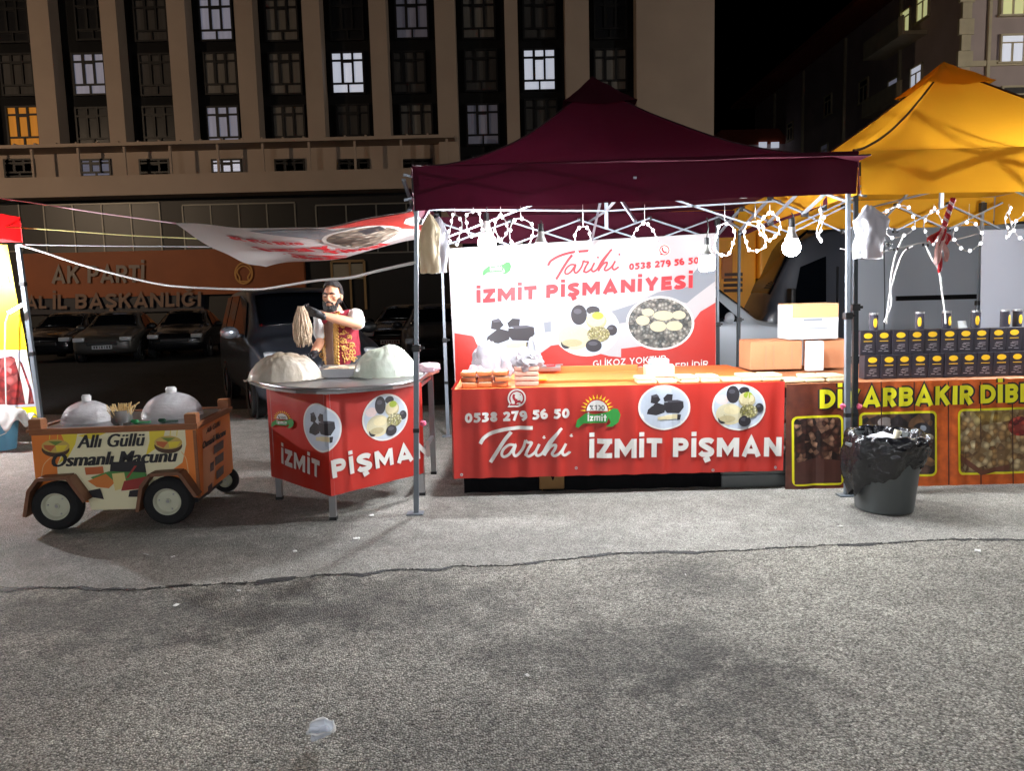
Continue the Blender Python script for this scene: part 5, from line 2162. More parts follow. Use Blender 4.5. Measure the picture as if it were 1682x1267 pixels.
def jar():
    t = thing('coffee_tin', '', 'tin', (0, 0, 0))
    mb = MB()
    mb.lathe([(0, 0), (.032, 0), (.035, .004), (.035, .125), (0, .125)], (0, 0, 0), 24)
    mb.build('body', jar_glass, t, smooth=30)
    mb = MB()
    mb.lathe([(0, .1255), (.036, .1255), (.036, .14), (0, .141)], (0, 0, 0), 24)
    mb.build('lid', steel, t, smooth=30)
    mb = MB()
    mb.ell((0, -.033, .06), (.015, .004, .042))
    mb.build('emblem', oval, t, smooth='all')
    return t


pj = jar()
for k, px in enumerate((1435, 1512, 1557, 1603, 1652, 1674)):
    p = P(px, 522, TY + .29)
    lb = '%s dark coffee tin from the tent post standing on the upper row of boxes' % ORD[k]
    if k == 0:
        o = pj
        o.location, o['label'] = (p.x, TY + .29, tzb + .386), lb
    else:
        o = dup(pj, (p.x, TY + .29 + .01 * (k % 3), tzb + .386), (-.5, .3, -.2, .6, .1)[k - 1], lb)
    o['group'] = 'coffee tins on the upper row of boxes'
p = P(1582, 534, TY + .28)
mb = MB()
mb.prism([(p.x - .035, p.y, tzb + .387), (p.x + .035, p.y, tzb + .387), (p.x + .035, p.y + .02, tzb + .444), (p.x - .035, p.y + .02, tzb + .444)], (0, .003, 0))
tag(mb.build('price_card', carton_w), 'small blank white card leaning on top of the coffee boxes', 'card')

# ================================================================== LAMPS, LIGHT RINGS, CABLES, HANGING BAGS
glow = mat('led_bulb_glow', (255, 250, 242), .4, emit=1)


def glowmat(name, watts, area, c=(246, 250, 255)):
    return mat(name, c, .4, emit=watts / (PI * area))


def bulb(x, y, Y, r, watts, label, hang, kind='globe'):
    p = P(x, y, Y)
    t = thing('light_bulb', label, 'bulb', (p.x, p.y, p.z), 'bare bulbs hanging from the tent frames')
    gm = glowmat('glowing_bulb_%d_watts' % watts, watts, 4 * PI * r * r * (1.0 if kind == 'globe' else .8))
    mb = MB()
    if kind == 'globe':
        mb.ell(p, (r, r, r), seg=20, rings=12)
    else:
        mb.lathe([(0, -r), (r * .7, -r), (r * .95, -r * .8), (r, -r * .3), (r, r * .5), (r * .8, r * .9)], p, 20)
    mb.build('globe', gm, t, smooth='all')
    mb = MB()
    mb.lathe([(r * .78, r * .92), (r * .62, r * 1.3), (r * .42, r * 1.75), (r * .38, r * 2.3), (0, r * 2.3)], p, 18)
    mb.lathe([(0, r * .88), (r * .76, r * .9), (r * .78, r * .92)], p, 18)
    mb.build('cap', mat('grey_white_cap', (176, 174, 170), .5), t, smooth=40)
    mb = MB()
    mb.tube([p + V((0, 0, r * 2.3)), p + V((0, 0, r * 3.2))], r * .34, 10)
    mb.tube([p + V((0, 0, r * 3.2)), p + V((.01, 0, (r * 3.2 + hang) / 2)), p + V((0, .01, hang))], .005, 5)
    mb.build('cable', black_pl, t)
    return t


bulb(800, 398, 6.7, .078, BULB_W * 2.3, 'bright bare bulb at the left over the white banner emblem', .42)
bulb(889, 412, 5.62, .06, BULB_W, 'round bare bulb just left of the red brush lettering', .22)
bulb(1161, 432, 5.5, .056, BULB_W * .9, 'straight sided bare bulb at the right edge of the white banner', .32, 'can')
bulb(1300, 407, 5.6, .064, BULB_W * 1.1, 'bare bulb in front of the dark van windows', .25)
bulb(1760, 400, 6.2, .055, BULB_W * 1.6, 'bare bulb under the middle of the yellow tent', .4)
bulb(1880, 408, 5.7, .05, BULB_W * .9, 'bare bulb at the right end of the yellow tent', .3)
bulb(-210, 420, 8.0, .055, BULB_W * 6, 'bare bulb under the red roof at the left edge', .4)

bead_m = mat('led_bead', (250, 250, 255), .4, emit=2.2)


def ring_light(label, x, y, Y, rw, rh, top, sd):
    p = P(x, y, Y)
    r = rh * Y / FPX * .92
    t = thing('light_ring', label, 'fairy light', (p.x, p.y, p.z), 'rings of white fairy lights hung under the tent eaves')
    ang = math.acos(min(1, rw / rh)) * (1 if sd % 2 else -1)
    M = Matrix.Rotation(ang, 3, 'Z')
    mb = MB()
    wob = lambda a: r * (1 + .09 * noise.noise(V((math.cos(R(a)) * 1.4, math.sin(R(a)) * 1.4, sd * 3.7))))
    mb.tube([p + M @ V((wob(a) * math.cos(R(a)), .012 * math.sin(R(a * 3) + sd), wob(a) * math.sin(R(a)))) for a in range(0, 361, 15)], .0038, 5, cap=False)
    mb.tube([p + V((0, 0, r)), p + V((0, 0, top))], .002, 4)
    mb.build('hoop', wire_white, t, smooth='all')
    mb = MB()
    nb = 8 + sd % 3
    for k in range(nb):
        a = 2 * PI * (k + .3 * noise.noise(V((k, sd, 0)))) / nb + sd
        q = p + M @ V((wob(math.degrees(a)) * math.cos(a), .012 * math.sin(a * 3 + sd) - .004, wob(math.degrees(a)) * math.sin(a)))
        for j in range(5):
            b_ = 2 * PI * j / 5 + k
            mb.ell(q + M @ V((.008 * math.cos(b_), 0, .008 * math.sin(b_))), (.0068, .005, .0068), seg=6, rings=4)
        mb.ell(q + M @ V((0, -.006, 0)), (.006, .006, .006), seg=6, rings=4)
    mb.build('beads', bead_m, t, smooth='all')


RL = [(748, 378, 12, 25, 'narrow light ring beside the hanging beige bag'), (778, 368, 14, 22, 'small light ring left of the brightest bulb'), (823, 374, 9, 24, 'edge on light ring right of the brightest bulb'),
      (856, 383, 21, 27, 'wide light ring left of the round bare bulb'), (958, 397, 13, 25, 'narrow light ring above the red brush lettering'), (1059, 391, 21, 25, 'wide light ring above the phone number on the white banner'),
      (1190, 394, 11, 27, 'narrow light ring beside the straight sided bulb'), (1240, 389, 23, 26, 'wide light ring in front of the orange lorry'), (1264, 372, 9, 25, 'edge on light ring overlapping the wide one by the orange lorry'),
      (1347, 371, 8, 28, 'edge on light ring between the bulb and the right tent post'), (1476, 364, 17, 28, 'light ring beside the white bag on the yellow tent'), (1533, 372, 24, 30, 'wide light ring behind the red twisted streamer'),
      (1590, 388, 26, 25, 'wide light ring right of the red twisted streamer'), (1656, 366, 12, 26, 'narrow light ring in front of the plain white sheet'), (1694, 372, 14, 26, 'light ring at the right edge of the yellow tent')]
for k, (x, y, rw, rh, lb) in enumerate(RL):
    ring_light(lb, x, y, 5.62 + .05 * (k % 3), rw, rh, P(x, 335, 5.65).z - P(x, y, 5.65).z, k)

# hanging bags
beige_film = mat('beige_film', (206, 190, 160), .45, transl=.3, vary=.2, vscale=7, bump=.2, bscale=20)


def hang_bag(name, label, x0, x1, y0, y1, Y, m, sd):
    def fn(i, j):
        t = 1 - j
        sh = (.16 + .84 * min(1, (t / .3)) ** .8) * (1 - .12 * max(0, t - .7) / .3)
        a, b = P((x0 + x1) / 2, y0 + (y1 - y0) * t, Y), P(x1, y0 + (y1 - y0) * t, Y)
        hw = (b.x - a.x) * sh * (1 + .1 * noise.noise(V((t * 3, sd, 0))))
        an = 2 * PI * i
        fold = 1 + .13 * math.sin(an * 5 + sd + 3 * t) * (1 - .3 * t) + .34 * noise.noise(V((math.cos(an) * 1.6, math.sin(an) * 1.6, t * 3.2 + sd))) + .13 * noise.noise(V((math.cos(an) * 5, math.sin(an) * 5, t * 8 + sd)))
        return V((a.x + hw * math.cos(an) * fold, Y + hw * .62 * math.sin(an) * fold, a.z + .02 * noise.noise(V((math.cos(an) * 2, sd, t)))))
    mb = MB()
    mb.grid(fn, 40, 24)
    o = mb.build(name, m, smooth=50)
    return tag(o, label, 'bag')


hang_bag('hanging_bag', 'beige crumpled bag tied to the top of the left tent post', 689, 722, 352, 449, fl.y - .06, beige_film, 1)
hang_bag('hanging_bag', 'clear white bag of packets hung just inside the left tent post', 706, 735, 358, 448, fl.y + .14, film, 2)
hang_bag('hanging_bag', 'white plastic bag tied to the yellow tent beside its post', 1402, 1454, 338, 425, yfl.y - .08, film, 3)
# red twisted streamer: a tight twist above, loose strips below
mb = MB()
p0, p1, p2 = P(1566, 326, 5.6), P(1549, 376, 5.62), P(1540, 440, 5.64)
for s_ in (0, PI * .66, PI * 1.33):
    pts = []
    for k in range(30):
        t = k / 29
        p = p0.lerp(p1, t)
        pts.append(p + V((.011 * math.cos(t * 24 + s_), .011 * math.sin(t * 24 + s_), 0)))
    mb.mi = 1 if s_ == 0 else 0
    mb.tube(pts, .011, 7)
for k, (ex_, ez_, wd_) in enumerate(((1526, 398, .07), (1536, 434, .05), (1542, 446, .035), (1552, 428, .06), (1558, 400, .05), (1546, 420, .06))):
    e_ = P(ex_, ez_, 5.6 + .012 * k)
    mb.mi = k % 2

    def strip(i, j, e_=e_, wd_=wd_, k=k):
        c = p1.lerp(e_, j) + V((.012 * math.sin(j * 7 + k), .02 * math.sin(j * 5 + k * 2), 0))
        return c + V(((i - .5) * wd_ * (.25 + 1.1 * j * (1.15 - j) * 1.6), .025 * math.cos(i * 9 + k) * j, .012 * math.sin(i * 14 + k) * j))
    mb.grid(strip, 8, 12)
tag(mb.build('streamer', [mat('red_film', (190, 34, 42), .35, vary=.5, vscale=18, transl=.3), mat('pink_white_film', (232, 196, 190), .35, vary=.2, vscale=18, transl=.3)], smooth='all', mods=[('SOLIDIFY', dict(thickness=.0015))]), 'red and white twisted plastic streamer hanging from the yellow tent eave', 'streamer')
for (lb, pts) in (('white power cable hanging from the yellow tent to the left coffee tins', [(1486, 385), (1478, 400), (1468, 430), (1462, 470), (1464, 500), (1452, 530)]), ('white power cable running down beside the grey van panel', [(1499, 404), (1484, 414), (1473, 440), (1462, 480), (1459, 500), (1456, 532)]), ('white cable hanging straight down from the red streamer', [(1521, 404), (1530, 424), (1542, 445), (1547, 480), (1552, 515), (1553, 532)])):
    mb = MB()
    mb.tube([V(p) for p in smooth_line([tuple(P(x, y, 5.95)) for x, y in pts], 4)], .006, 6)
    tag(mb.build('power_cable', wire_white, smooth='all'), lb, 'cable')
mb = MB()
mb.tube(smooth_line([tuple(P(x, y, 5.7)) for x, y in ((1380, 408), (1420, 416), (1460, 412), (1500, 402), (1516, 399), (1560, 396), (1605, 384))], 4), .004, 5)
for (x, y) in ((1516, 402), (1524, 403), (1491, 408), (1474, 409)):
    p = P(x, y, 5.7)
    mb.mi = 1
    mb.box(p, (.012, .012, .022), bevel=.002)
for k in range(9):
    mb.mi = 1
    p = P(1463 + rnd.uniform(-7, 7), 405 + rnd.uniform(-6, 8), 5.7)
    mb.box(p, (.014, .012, .016), rz=rnd.uniform(0, 3), bevel=.002)
tag(mb.build('string_cable', [wire_white, black_pl]), 'thin cable with black clips strung below the yellow tent eave', 'cable')


def rope(label, pts, r, m, Y0, Y1, nm='rope', cat='rope'):
    mb = MB()
    n_ = len(pts)
    q = [tuple(P(x, y, Y0 + (Y1 - Y0) * k / (n_ - 1))) for k, (x, y) in enumerate(pts)]
    mb.tube(smooth_line(q, 6), r, 6)
    return tag(mb.build(nm, m, smooth='all'), label, cat)


rope('thick white rope sagging from the left stall post to the maroon tent post', [(32, 403), (70, 414), (130, 434), (200, 453), (262, 467), (310, 472), (380, 475), (430, 475), (470, 469), (520, 461), (575, 456), (620, 445), (683, 431)], .011, wire_white, 8.7, fl.y - .01)
rope('thin pink rope tying the awning banner corner to the left stall', [(-30, 322), (60, 334), (150, 348), (230, 359), (289, 367)], .006, mat('pink_rope', (206, 150, 166), .7), 8.7, 5.62)
rope('thin yellow rope running from the left stall to the awning banner', [(-20, 371), (90, 378), (200, 386), (300, 391), (366, 394)], .006, mat('yellow_rope', (176, 168, 80), .7), 8.7, 6.2)
rope('thin white line stretched level from the left stall to the awning banner', [(30, 402), (150, 404), (280, 405), (402, 406)], .005, mat('grey_line', (170, 170, 178), .7), 8.75, 7.2)
for (x, y, Y, lb) in ((1384, 668, fr.y, 'pink ribbon knotted round the right maroon tent post'), (1411, 668, yfl.y, 'pink ribbon knotted round the yellow tent post'), (695, 696, fl.y, 'pink ribbon knotted round the left maroon tent post')):
    b = blob(P(x, y, Y - .02), (.02, .02, .024), x, .4, 3, 1, 2)
    tag(b.build('ribbon', mat('pink_ribbon', (220, 90, 120), .6), smooth=40), lb, 'ribbon')


# ================================================================== FLOSS COUNTER
CA, CL, CR_ = G(545, 858), G(458, 822), G(693, 815)
CA.y += .03
ct = thing('counter', 'angled steel topped counter with a folded red print in front of the vendor', 'counter', (CA.x, CA.y, 0))
cz = G(545, 638, 0)
CZ = P(545, 640, CA.y).z


def Gz(x, y):
    return G(x, y, CZ)


BK = 6.72
top_pts = [Gz(*p) for p in ((409, 624), (425, 630), (452, 636), (485, 639.5), (520, 641), (556, 640.5), (600, 637), (645, 633), (682, 627), (701, 614))]
top_pts += [V((CR_.x + .1, BK, CZ)), V((-2.0, BK, CZ))]
mb = MB()
mb.prism([p - V((0, 0, .03)) for p in top_pts], (0, 0, .03))
mb.build('worktop', steel, ct)
mb = MB()
rim = [p + V((0, 0, .004)) for p in top_pts[:10]]
mb.tube([V(p) for p in smooth_line([tuple(q) for q in rim], 3)], .012, 8)
mb.build('rim', steel, ct, smooth='all')
BLc, BRc = V((-1.95, BK - .05, 0)), V((CR_.x + .02, BK - .05, 0))
for p in (CA, CL, CR_, BLc, BRc):
    q = V((p.x, p.y + .03, 0))
    mb = MB()
    mb.bar(q, q + V((0, 0, CZ - .03)), .045)
    mb.mi = 1
    mb.box(q + V((0, 0, .012)), (.052, .052, .024))
    mb.build('leg', [steel, black_pl], ct)
mb = MB()
for a, b in ((CL, CA), (CA, CR_), (CR_, BRc), (CL, BLc)):
    for z in (.34, CZ - .07):
        mb.bar(V((a.x, a.y + .03, z)), V((b.x, b.y + .03, z)), .028)
mb.build('rail', steel, ct)
dL = (CL - CA)
dR = (CR_ - CA)
lenL, lenR = dL.length, dR.length
dL.normalize()
dR.normalize()
nL = V((dL.y, -dL.x, 0)) * -1
nR = V((dR.y, -dR.x, 0))
if nL.y > 0:
    nL = -nL
if nR.y > 0:
    nR = -nR
CO = CA + V((0, -.012, 0))


def SCn(u, v, h):
    w_ = .004 * math.sin(u * 15 + 2) + .009 * noise.noise(V((u * 5, v * 1.2, 3)))
    w_ *= min(1, abs(u) * 8)
    if u < 0:
        return CO + dL * (-u) + nL * (h + w_ + .002) + V((0, 0, v))
    return CO + dR * u + nR * (h + w_ + .002) + V((0, 0, v))


pl_ = plane_uv(CO, dL, V((0, 0, 1)))
pr_ = plane_uv(CO, dR, V((0, 0, 1)))


def uvC(x, y):
    if x < 541 + (y - 700) * .05:
        a, b = pl_(x, y)
        return (-a, b)
    return pr_(x, y)


uL = uvC(441, 700)[0]
uR = uvC(694, 700)[0]
vt, vb = uvC(530, 640)[1], uvC(530, 811)[1]
mb = MB()


def top_v(u):
    return uvC(441, 638)[1] + (vt - uvC(441, 638)[1]) * (1 - abs(u / uL)) if u < 0 else vt + (uvC(690, 628)[1] - vt) * u / uR


vtl = min(CZ - .035, .93)
us = [uL * (1 - k / 30) for k in range(30)] + [uR * k / 40 for k in range(41)]
for h in (0, -.002):
    vs = []
    for u in us:
        vb_ = vb if u < 0 else vb
        vs.append([mb.bm.verts.new(SCn(u, vb_ + (vtl - vb_) * j / 8, h)) for j in range(9)])
    for i in range(len(us) - 1):
        for j in range(8):
            mb.bm.faces.new((vs[i][j], vs[i + 1][j], vs[i + 1][j + 1], vs[i][j + 1]))
cbn = mb.build('banner', vinyl_red, smooth=50)
tag(cbn, 'red printed vinyl sheet folded round the front corner of the vendor counter', 'banner')


def med_uv(fn_, cu, cv, ru, rv, bn_):
    p_ = Print(SCn, lambda a, b: (cu + a * ru, cv - b * rv))
    fn_(p_, 0, 0, 1, 1)
    p_.build('picture', bn_, cuts=(0.0,))


cu0, cv0 = uvC(549, 705)
a_, b_2 = uvC(500, 700), uvC(561, 706)
med_uv(med_black, (a_[0] + b_2[0]) / 2, uvC(530, 704)[1], (b_2[0] - a_[0]) / 2, (uvC(530, 664)[1] - uvC(530, 744)[1]) / 2, cbn)
a_, b_2 = uvC(593.5, 690), uvC(669.5, 680)
med_uv(med_mixed, (a_[0] + b_2[0]) / 2, uvC(631, 686)[1], (b_2[0] - a_[0]) / 2, (uvC(631, 648)[1] - uvC(631, 725)[1]) / 2, cbn)
pr = Print(SCn, uvC)
pr.text('İZMİT', (463, 761), (526.5, 786), (463, 735), ink_white, t=.24, gap=.12)
pr.text('PİŞMAN', (543.5, 787), (706, 749.5), (541, 757), ink_white, t=.24, gap=.12)
pr.build('lettering', cbn, cuts=(0.0,))
pr = Print(SCn, uvC)
pepper(pr, 466, 690, 16, .12)
pr.build('emblem', cbn, cuts=(0.0,))

# sacks of floss and the steel tray on the worktop
sack = mat('beige_sack_film', (208, 201, 190), .22, vary=.35, vscale=6, bump=.9, bscale=9, transl=.25, stretch=(1, 1, .5), c2=(166, 150, 126))
sack2 = mat('pale_green_film', (222, 227, 218), .22, vary=.4, vscale=6, bump=.9, bscale=9, transl=.4, stretch=(1, 1, .5), c2=(190, 201, 180))


def mound(px, py, Y, rx, ry, hh, sd, m, label, skew=0.0):
    c = P(px, py, Y)
    c.z = CZ + .003

    def fn(i, j):
        a = 2 * PI * i
        r = j * 1.12
        ca, sa = math.cos(a), math.sin(a)
        low = noise.noise(V((ca * 1.1, sa * 1.1, sd)))
        hem = 1 + .1 * low + .05 * noise.noise(V((ca * 4, sa * 4, sd)))
        rad = r * hem
        s_ = max(0, 1 - (r / 1.02) ** 2.4)
        z = hh * s_ ** .72 * (1 + .2 * noise.noise(V((ca * r * 1.2, sa * r * 1.2, sd + 3))))
        q = V((ca * r, sa * r, z * 2))
        z += hh * .09 * (abs(noise.noise(q * 2.6 + V((sd, 0, 0)))) - .2) * min(1, 3 * (1.08 - min(1.08, r)))
        z += hh * .05 * noise.noise(V((ca * 7, sa * 7, r * 2 + sd))) * max(0, r - .35) * (1.1 - r) * 4
        z += hh * .05 * (abs(noise.noise(q * 5.5 + V((0, sd, 1)))) - .2) * min(1, 4 * (1.05 - min(1.05, r)))
        if r > .97:
            z = .006 + .016 * abs(noise.noise(V((ca * 6, sa * 6, sd * 2))))
        return V((c.x + rx * rad * ca, c.y + ry * rad * sa, c.z + max(z, .004)))
    mb_ = MB()
    mb_.grid(fn, 110, 44)
    bmesh.ops.remove_doubles(mb_.bm, verts=mb_.bm.verts, dist=.0004)
    return tag(mb_.build('floss_sack', m, smooth=60), label, 'sack')


mound(468, 608, 6.03, .285, .25, .215, 21, sack, 'beige plastic covered mound of floss on the left of the counter')
mound(633, 600, 6.14, .265, .25, .235, 33, sack2, 'pale green film covered mound of floss beside the tent post')
p = P(697, 608, 6.3)
b = blob((p.x + .03, p.y + .05, CZ + .045), (.1, .09, .045), 14, .3, 2, .7, 3, .9)
tag(b.build('crumpled_film', film_pink, smooth=40), 'pinkish crumpled film lying on the right tip of the counter', 'film')
p = P(560, 614, 6.22)
t = thing('tray', 'low steel tray between the two floss mounds on the counter', 'tray', (p.x, p.y, CZ))
mb = MB()
mb.box((p.x, p.y, CZ + .012), (.36, .3, .012))
mb.box((p.x, p.y - .15, CZ + .04), (.36, .012, .07))
mb.box((p.x, p.y + .15, CZ + .045), (.36, .012, .08))
mb.box((p.x - .18, p.y, CZ + .04), (.012, .288, .07))
mb.box((p.x + .18, p.y, CZ + .04), (.012, .288, .07))
mb.build('pan', steel, t)
b = blob((p.x, p.y + .02, CZ + .045), (.15, .12, .04), 5, .3, 3, .8, 4)
b.build('floss', mat('cream_floss', (214, 188, 160), .8, vary=.3, vscale=30, bump=.5, bscale=60), t, smooth=50)
b = blob((p.x - .215, p.y - .05, CZ + .03), (.06, .1, .035), 8, .35, 3, .8, 3)
tag(b.build('cloth', mat('white_cloth', (216, 210, 206), .8, vary=.1, vscale=10), smooth=50), 'small crumpled white cloth beside the steel tray', 'cloth')

# ================================================================== VENDOR
VY = 6.95


def pv(x, y, d=0.0):
    return P(x, y, VY + d)


skin = mat('warm_skin', (196, 142, 112), .5, vary=.1, vscale=14)
hair_m = mat('black_hair', (26, 21, 20), .6, bump=.6, bscale=180)
shirt_m = mat('white_cotton', (222, 220, 216), .8, bump=.2, bscale=16)
vest_m = mat('wine_red_cloth', (124, 14, 34), .75, vary=.2, vscale=12, bump=.2, bscale=18)
gold = mat('gold_braid', (206, 158, 84), .45, .3, vary=.3, vscale=60, bump=.6, bscale=90)
trouser = mat('dark_trousers', (24, 25, 30), .8)
glove_m = mat('black_glove', (20, 21, 25), .4, bump=.3, bscale=40)
sh_m = mat('brown_stripe_shirt', (126, 98, 84), .8, vary=.35, vscale=9, stretch=(14, 1, .5))

hc = pv(546, 489)                       # middle of the head
Mh = Matrix.Rotation(R(-7), 3, 'Z') @ Matrix.Rotation(R(-3), 3, 'X')   # face turned a little to our left


def H(x, y, z):
    return hc + Mh @ V((x, y, z)) * 1.07


neck = pv(553, 512, .03)
shR = pv(527, 521, -.02)                # his right shoulder (our left)
shL = pv(583, 518, .02)
pelv = V(((shR.x + shL.x) / 2 + .01, VY + .05, .98))
chest = V(((shR.x + shL.x) / 2, VY + .04, shL.z - .12))
elL = pv(588, 533, -.18)
wrL = pv(526, 517, -.34)
elR = pv(527, 560, -.05)
wrR = pv(514, 583, -.3)
REM = lambda vox: [('REMESH', dict(mode='VOXEL', voxel_size=vox, use_smooth_shade=True)), ('SMOOTH', dict(factor=.5, iterations=3))]
fold_tx = bpy.data.textures.new('cloth_folds', 'CLOUDS')
fold_tx.noise_scale = .07
fold_tx.noise_depth = 2
CLO = lambda vox, s=.016: REM(vox) + [('DISPLACE', dict(texture=fold_tx, strength=s, mid_level=.5, texture_coords='LOCAL'))]
mb = MB()
# head
mb.ell(H(0, .012, .03), (.076, .095, .105), Mh)
mb.ell(H(0, -.012, -.045), (.062, .074, .085), Mh)
mb.ell(H(0, -.062, -.092), (.03, .026, .026), Mh)
mb.ell(H(0, -.075, .034), (.058, .018, .014), Mh)
mb.capsule(H(0, -.086, .022), H(0, -.104, -.018), .009, .0135)
mb.ell(H(0, -.096, -.024), (.021, .013, .01), Mh)
for s_ in (1, -1):
    mb.ell(H(.044 * s_, -.056, -.014), (.022, .02, .02), Mh)
    mb.ell(H(.078 * s_, .01, .002), (.011, .02, .034), Mh)
mb.ell(H(0, -.088, -.055), (.026, .012, .007), Mh)
mb.ell(H(0, -.086, -.066), (.022, .012, .008), Mh)
# neck and trunk (under the clothes)
mb.capsule(H(0, .03, -.08), neck + V((0, .02, -.02)), .055, .062)
mb.capsule(shR + V((.03, .02, -.02)), shL + V((-.03, .02, -.02)), .07, .07)
mb.capsule(chest + V((0, .02, 0)), pelv, .14, .145)
# arms
mb.capsule(shL, elL, .052, .043)
mb.capsule(elL, elL.lerp(wrL, .4), .044, .046)
mb.capsule(elL.lerp(wrL, .4), wrL, .046, .03)
mb.capsule(shR, elR, .052, .042)
mb.capsule(elR, elR.lerp(wrR, .35), .042, .044)
mb.capsule(elR.lerp(wrR, .35), wrR, .044, .03)
# legs
for s_ in (1, -1):
    hip = pelv + V((.085 * s_, 0, -.04))
    kn = V((pelv.x + .1 * s_, VY + .03, .5))
    an = V((pelv.x + .11 * s_, VY + .06, .09))
    mb.capsule(hip, kn, .085, .058)
    mb.capsule(kn, kn.lerp(an, .3), .058, .06)
    mb.capsule(kn.lerp(an, .3), an, .06, .038)
per = mb.build('person', skin, smooth='all', mods=REM(.0065))
tag(per, 'bearded vendor in a wine red gold braided vest and white sleeves holding up floss', 'person')
# eyes, brows, mouth
mb = MB()
for s_ in (1, -1):
    mb.ell(H(.031 * s_, -.0815, .006), (.012, .006, .0045), Mh, 10, 8)
    mb.mi = 1
    mb.ell(H(.031 * s_ - .001, -.086, .006), (.0055, .003, .0045), Mh, 10, 8)
    mb.mi = 0
mb.build('eyes', [mat('eye_white', (74, 60, 54), .3), mat('eye_dark', (20, 14, 12), .2)], per, smooth='all')  # eyeballs coloured dark for the shade of the sockets
mb = MB()
for s_ in (1, -1):
    mb.tube([H(.012 * s_, -.094, .026), H(.03 * s_, -.092, .033), H(.054 * s_, -.074, .027)], [.007, .0085, .005], 8)
mb.build('eyebrows', hair_m, per, smooth='all')
# hair: cap over the skull with a cropped side
mb = MB()
bmesh.ops.create_uvsphere(mb.bm, u_segments=36, v_segments=24, radius=1.0)
for v in mb.bm.verts:
    d = v.co.copy()
    k = 1 + .03 * noise.noise(d * 9)
    v.co = H(d.x * .079 * k, .016 + d.y * .098 * k, .034 + d.z * (.119 + .012 * max(0, -d.y)) * k)
Mi = Mh.inverted()
kill = []
for v in mb.bm.verts:
    q = Mi @ (v.co - hc)
    line = .095 - .02 * (abs(q.x) / .08) ** 2 if q.y < -.02 else (.01 + (.02 + q.y) * -1.1 if q.y < .03 else -.075)
    if q.y >= -.02 and q.y < .03 and abs(q.x) > .06 and q.z < .03:
        line = .03 - (q.y + .02) * .6
    if q.z < line:
        kill.append(v)
bmesh.ops.delete(mb.bm, geom=kill, context='VERTS')
mb.build('hair', hair_m, per, smooth='all', mods=[('SOLIDIFY', dict(thickness=.008, offset=1)), ('SUBSURF', dict(levels=1, render_levels=1))])
# beard: jaw shell, chin and moustache
mb = MB()
for k in range(19):
    a = R(-108 + 216 * k / 18)
    x_, y_ = .07 * math.sin(a), -.012 - .078 * math.cos(a)
    z_ = -.085 - .02 * math.cos(a) + .06 * max(0, abs(math.sin(a)) - .75) * 4
    mb.ell(H(x_ * .93, y_ * .98, z_ + .004), (.014, .014, .022 + .01 * math.cos(a)), Mh, 8, 6)
mb.ell(H(0, -.074, -.098), (.036, .03, .03), Mh)
for s_ in (1, -1):
    mb.capsule(H(.003 * s_, -.103, -.041), H(.032 * s_, -.09, -.05), .009, .006)
    mb.capsule(H(.032 * s_, -.088, -.05), H(.037 * s_, -.078, -.085), .008, .01)
mb.build('beard', hair_m, per, smooth='all', mods=[('REMESH', dict(mode='VOXEL', voxel_size=.004, use_smooth_shade=True))])
# white T-shirt with short sleeves
mb = MB()
mb.capsule(shR + V((.03, .02, -.025)), shL + V((-.03, .02, -.025)), .078, .08)
mb.capsule(chest + V((0, .02, .02)), pelv + V((0, 0, -.02)), .15, .155)
mb.capsule(shL + V((.004, .01, -.004)), shL.lerp(elL, .72), .07, .075)
mb.capsule(shR + V((-.004, .01, -.004)), shR.lerp(elR, .7), .066, .066)
mb.build('shirt', shirt_m, per, smooth='all', mods=CLO(.009, .022))
mb = MB()
mb.capsule(pelv + V((-.05, 0, .0)), pelv + V((.05, 0, .0)), .15, .15)
for s_ in (1, -1):
    mb.capsule(pelv + V((.085 * s_, 0, -.04)), V((pelv.x + .1 * s_, VY + .03, .5)), .1, .075)
    mb.capsule(V((pelv.x + .1 * s_, VY + .03, .5)), V((pelv.x + .11 * s_, VY + .06, .1)), .075, .062)
mb.build('trousers', trouser, per, smooth='all', mods=CLO(.014))
for s_ in (1, -1):
    mb = MB()
    a = V((pelv.x + .11 * s_, VY + .07, .045))
    mb.capsule(a, a + V((.02 * s_, -.17, -.008)), .045, .036)
    mb.box(a + V((.01 * s_, -.08, -.034)), (.09, .29, .02), bevel=.006)
    mb.build('shoe', black_pl, per, smooth='all', mods=[('REMESH', dict(mode='VOXEL', voxel_size=.008, use_smooth_shade=True))])
# vest over the shirt: worn open, gold braid down both edges
mb = MB()
mb.capsule(shR + V((.045, .025, -.035)), shL + V((-.04, .025, -.035)), .09, .092)
mb.capsule(chest + V((0, .02, .0)), pelv + V((0, 0, .02)), .168, .172)
ve = mb.build('vest', vest_m, per, smooth='all', mods=CLO(.009, .014))
yc = chest.y + .02
xc = chest.x - .065


def front(x, z, off=0.0):
    r = .172 if z < chest.z else .172 - .075 * min(1, (z - chest.z) / .13) ** 1.4
    cx_ = chest.x + (pelv.x - chest.x) * max(0, min(1, (chest.z - z) / (chest.z - pelv.z)))
    dx = max(-.15, min(.15, x - cx_))
    return V((x, yc - math.sqrt(max(r * r - dx * dx * (r / .172) ** 2, .0004)) - off, z))


zv0, zv1 = pelv.z - .04, shL.z + .03
mb = MB()
for s_ in (-1, 1):
    mb.grid(lambda i, j, s_=s_: front(xc + s_ * (.034 + .034 * i + .012 * j) + .0, zv0 + (zv1 - zv0) * j, .012 + .003 * math.sin(j * 90 + i * 3)), 3, 40)
    for k in range(18):
        c = front(xc + s_ * (.074 + .012 * k / 17), zv0 + (zv1 - zv0) * k / 17, .012)
        mb.ell(c, (.013, .008, .015), seg=8, rings=6)
r5 = random.Random(9)


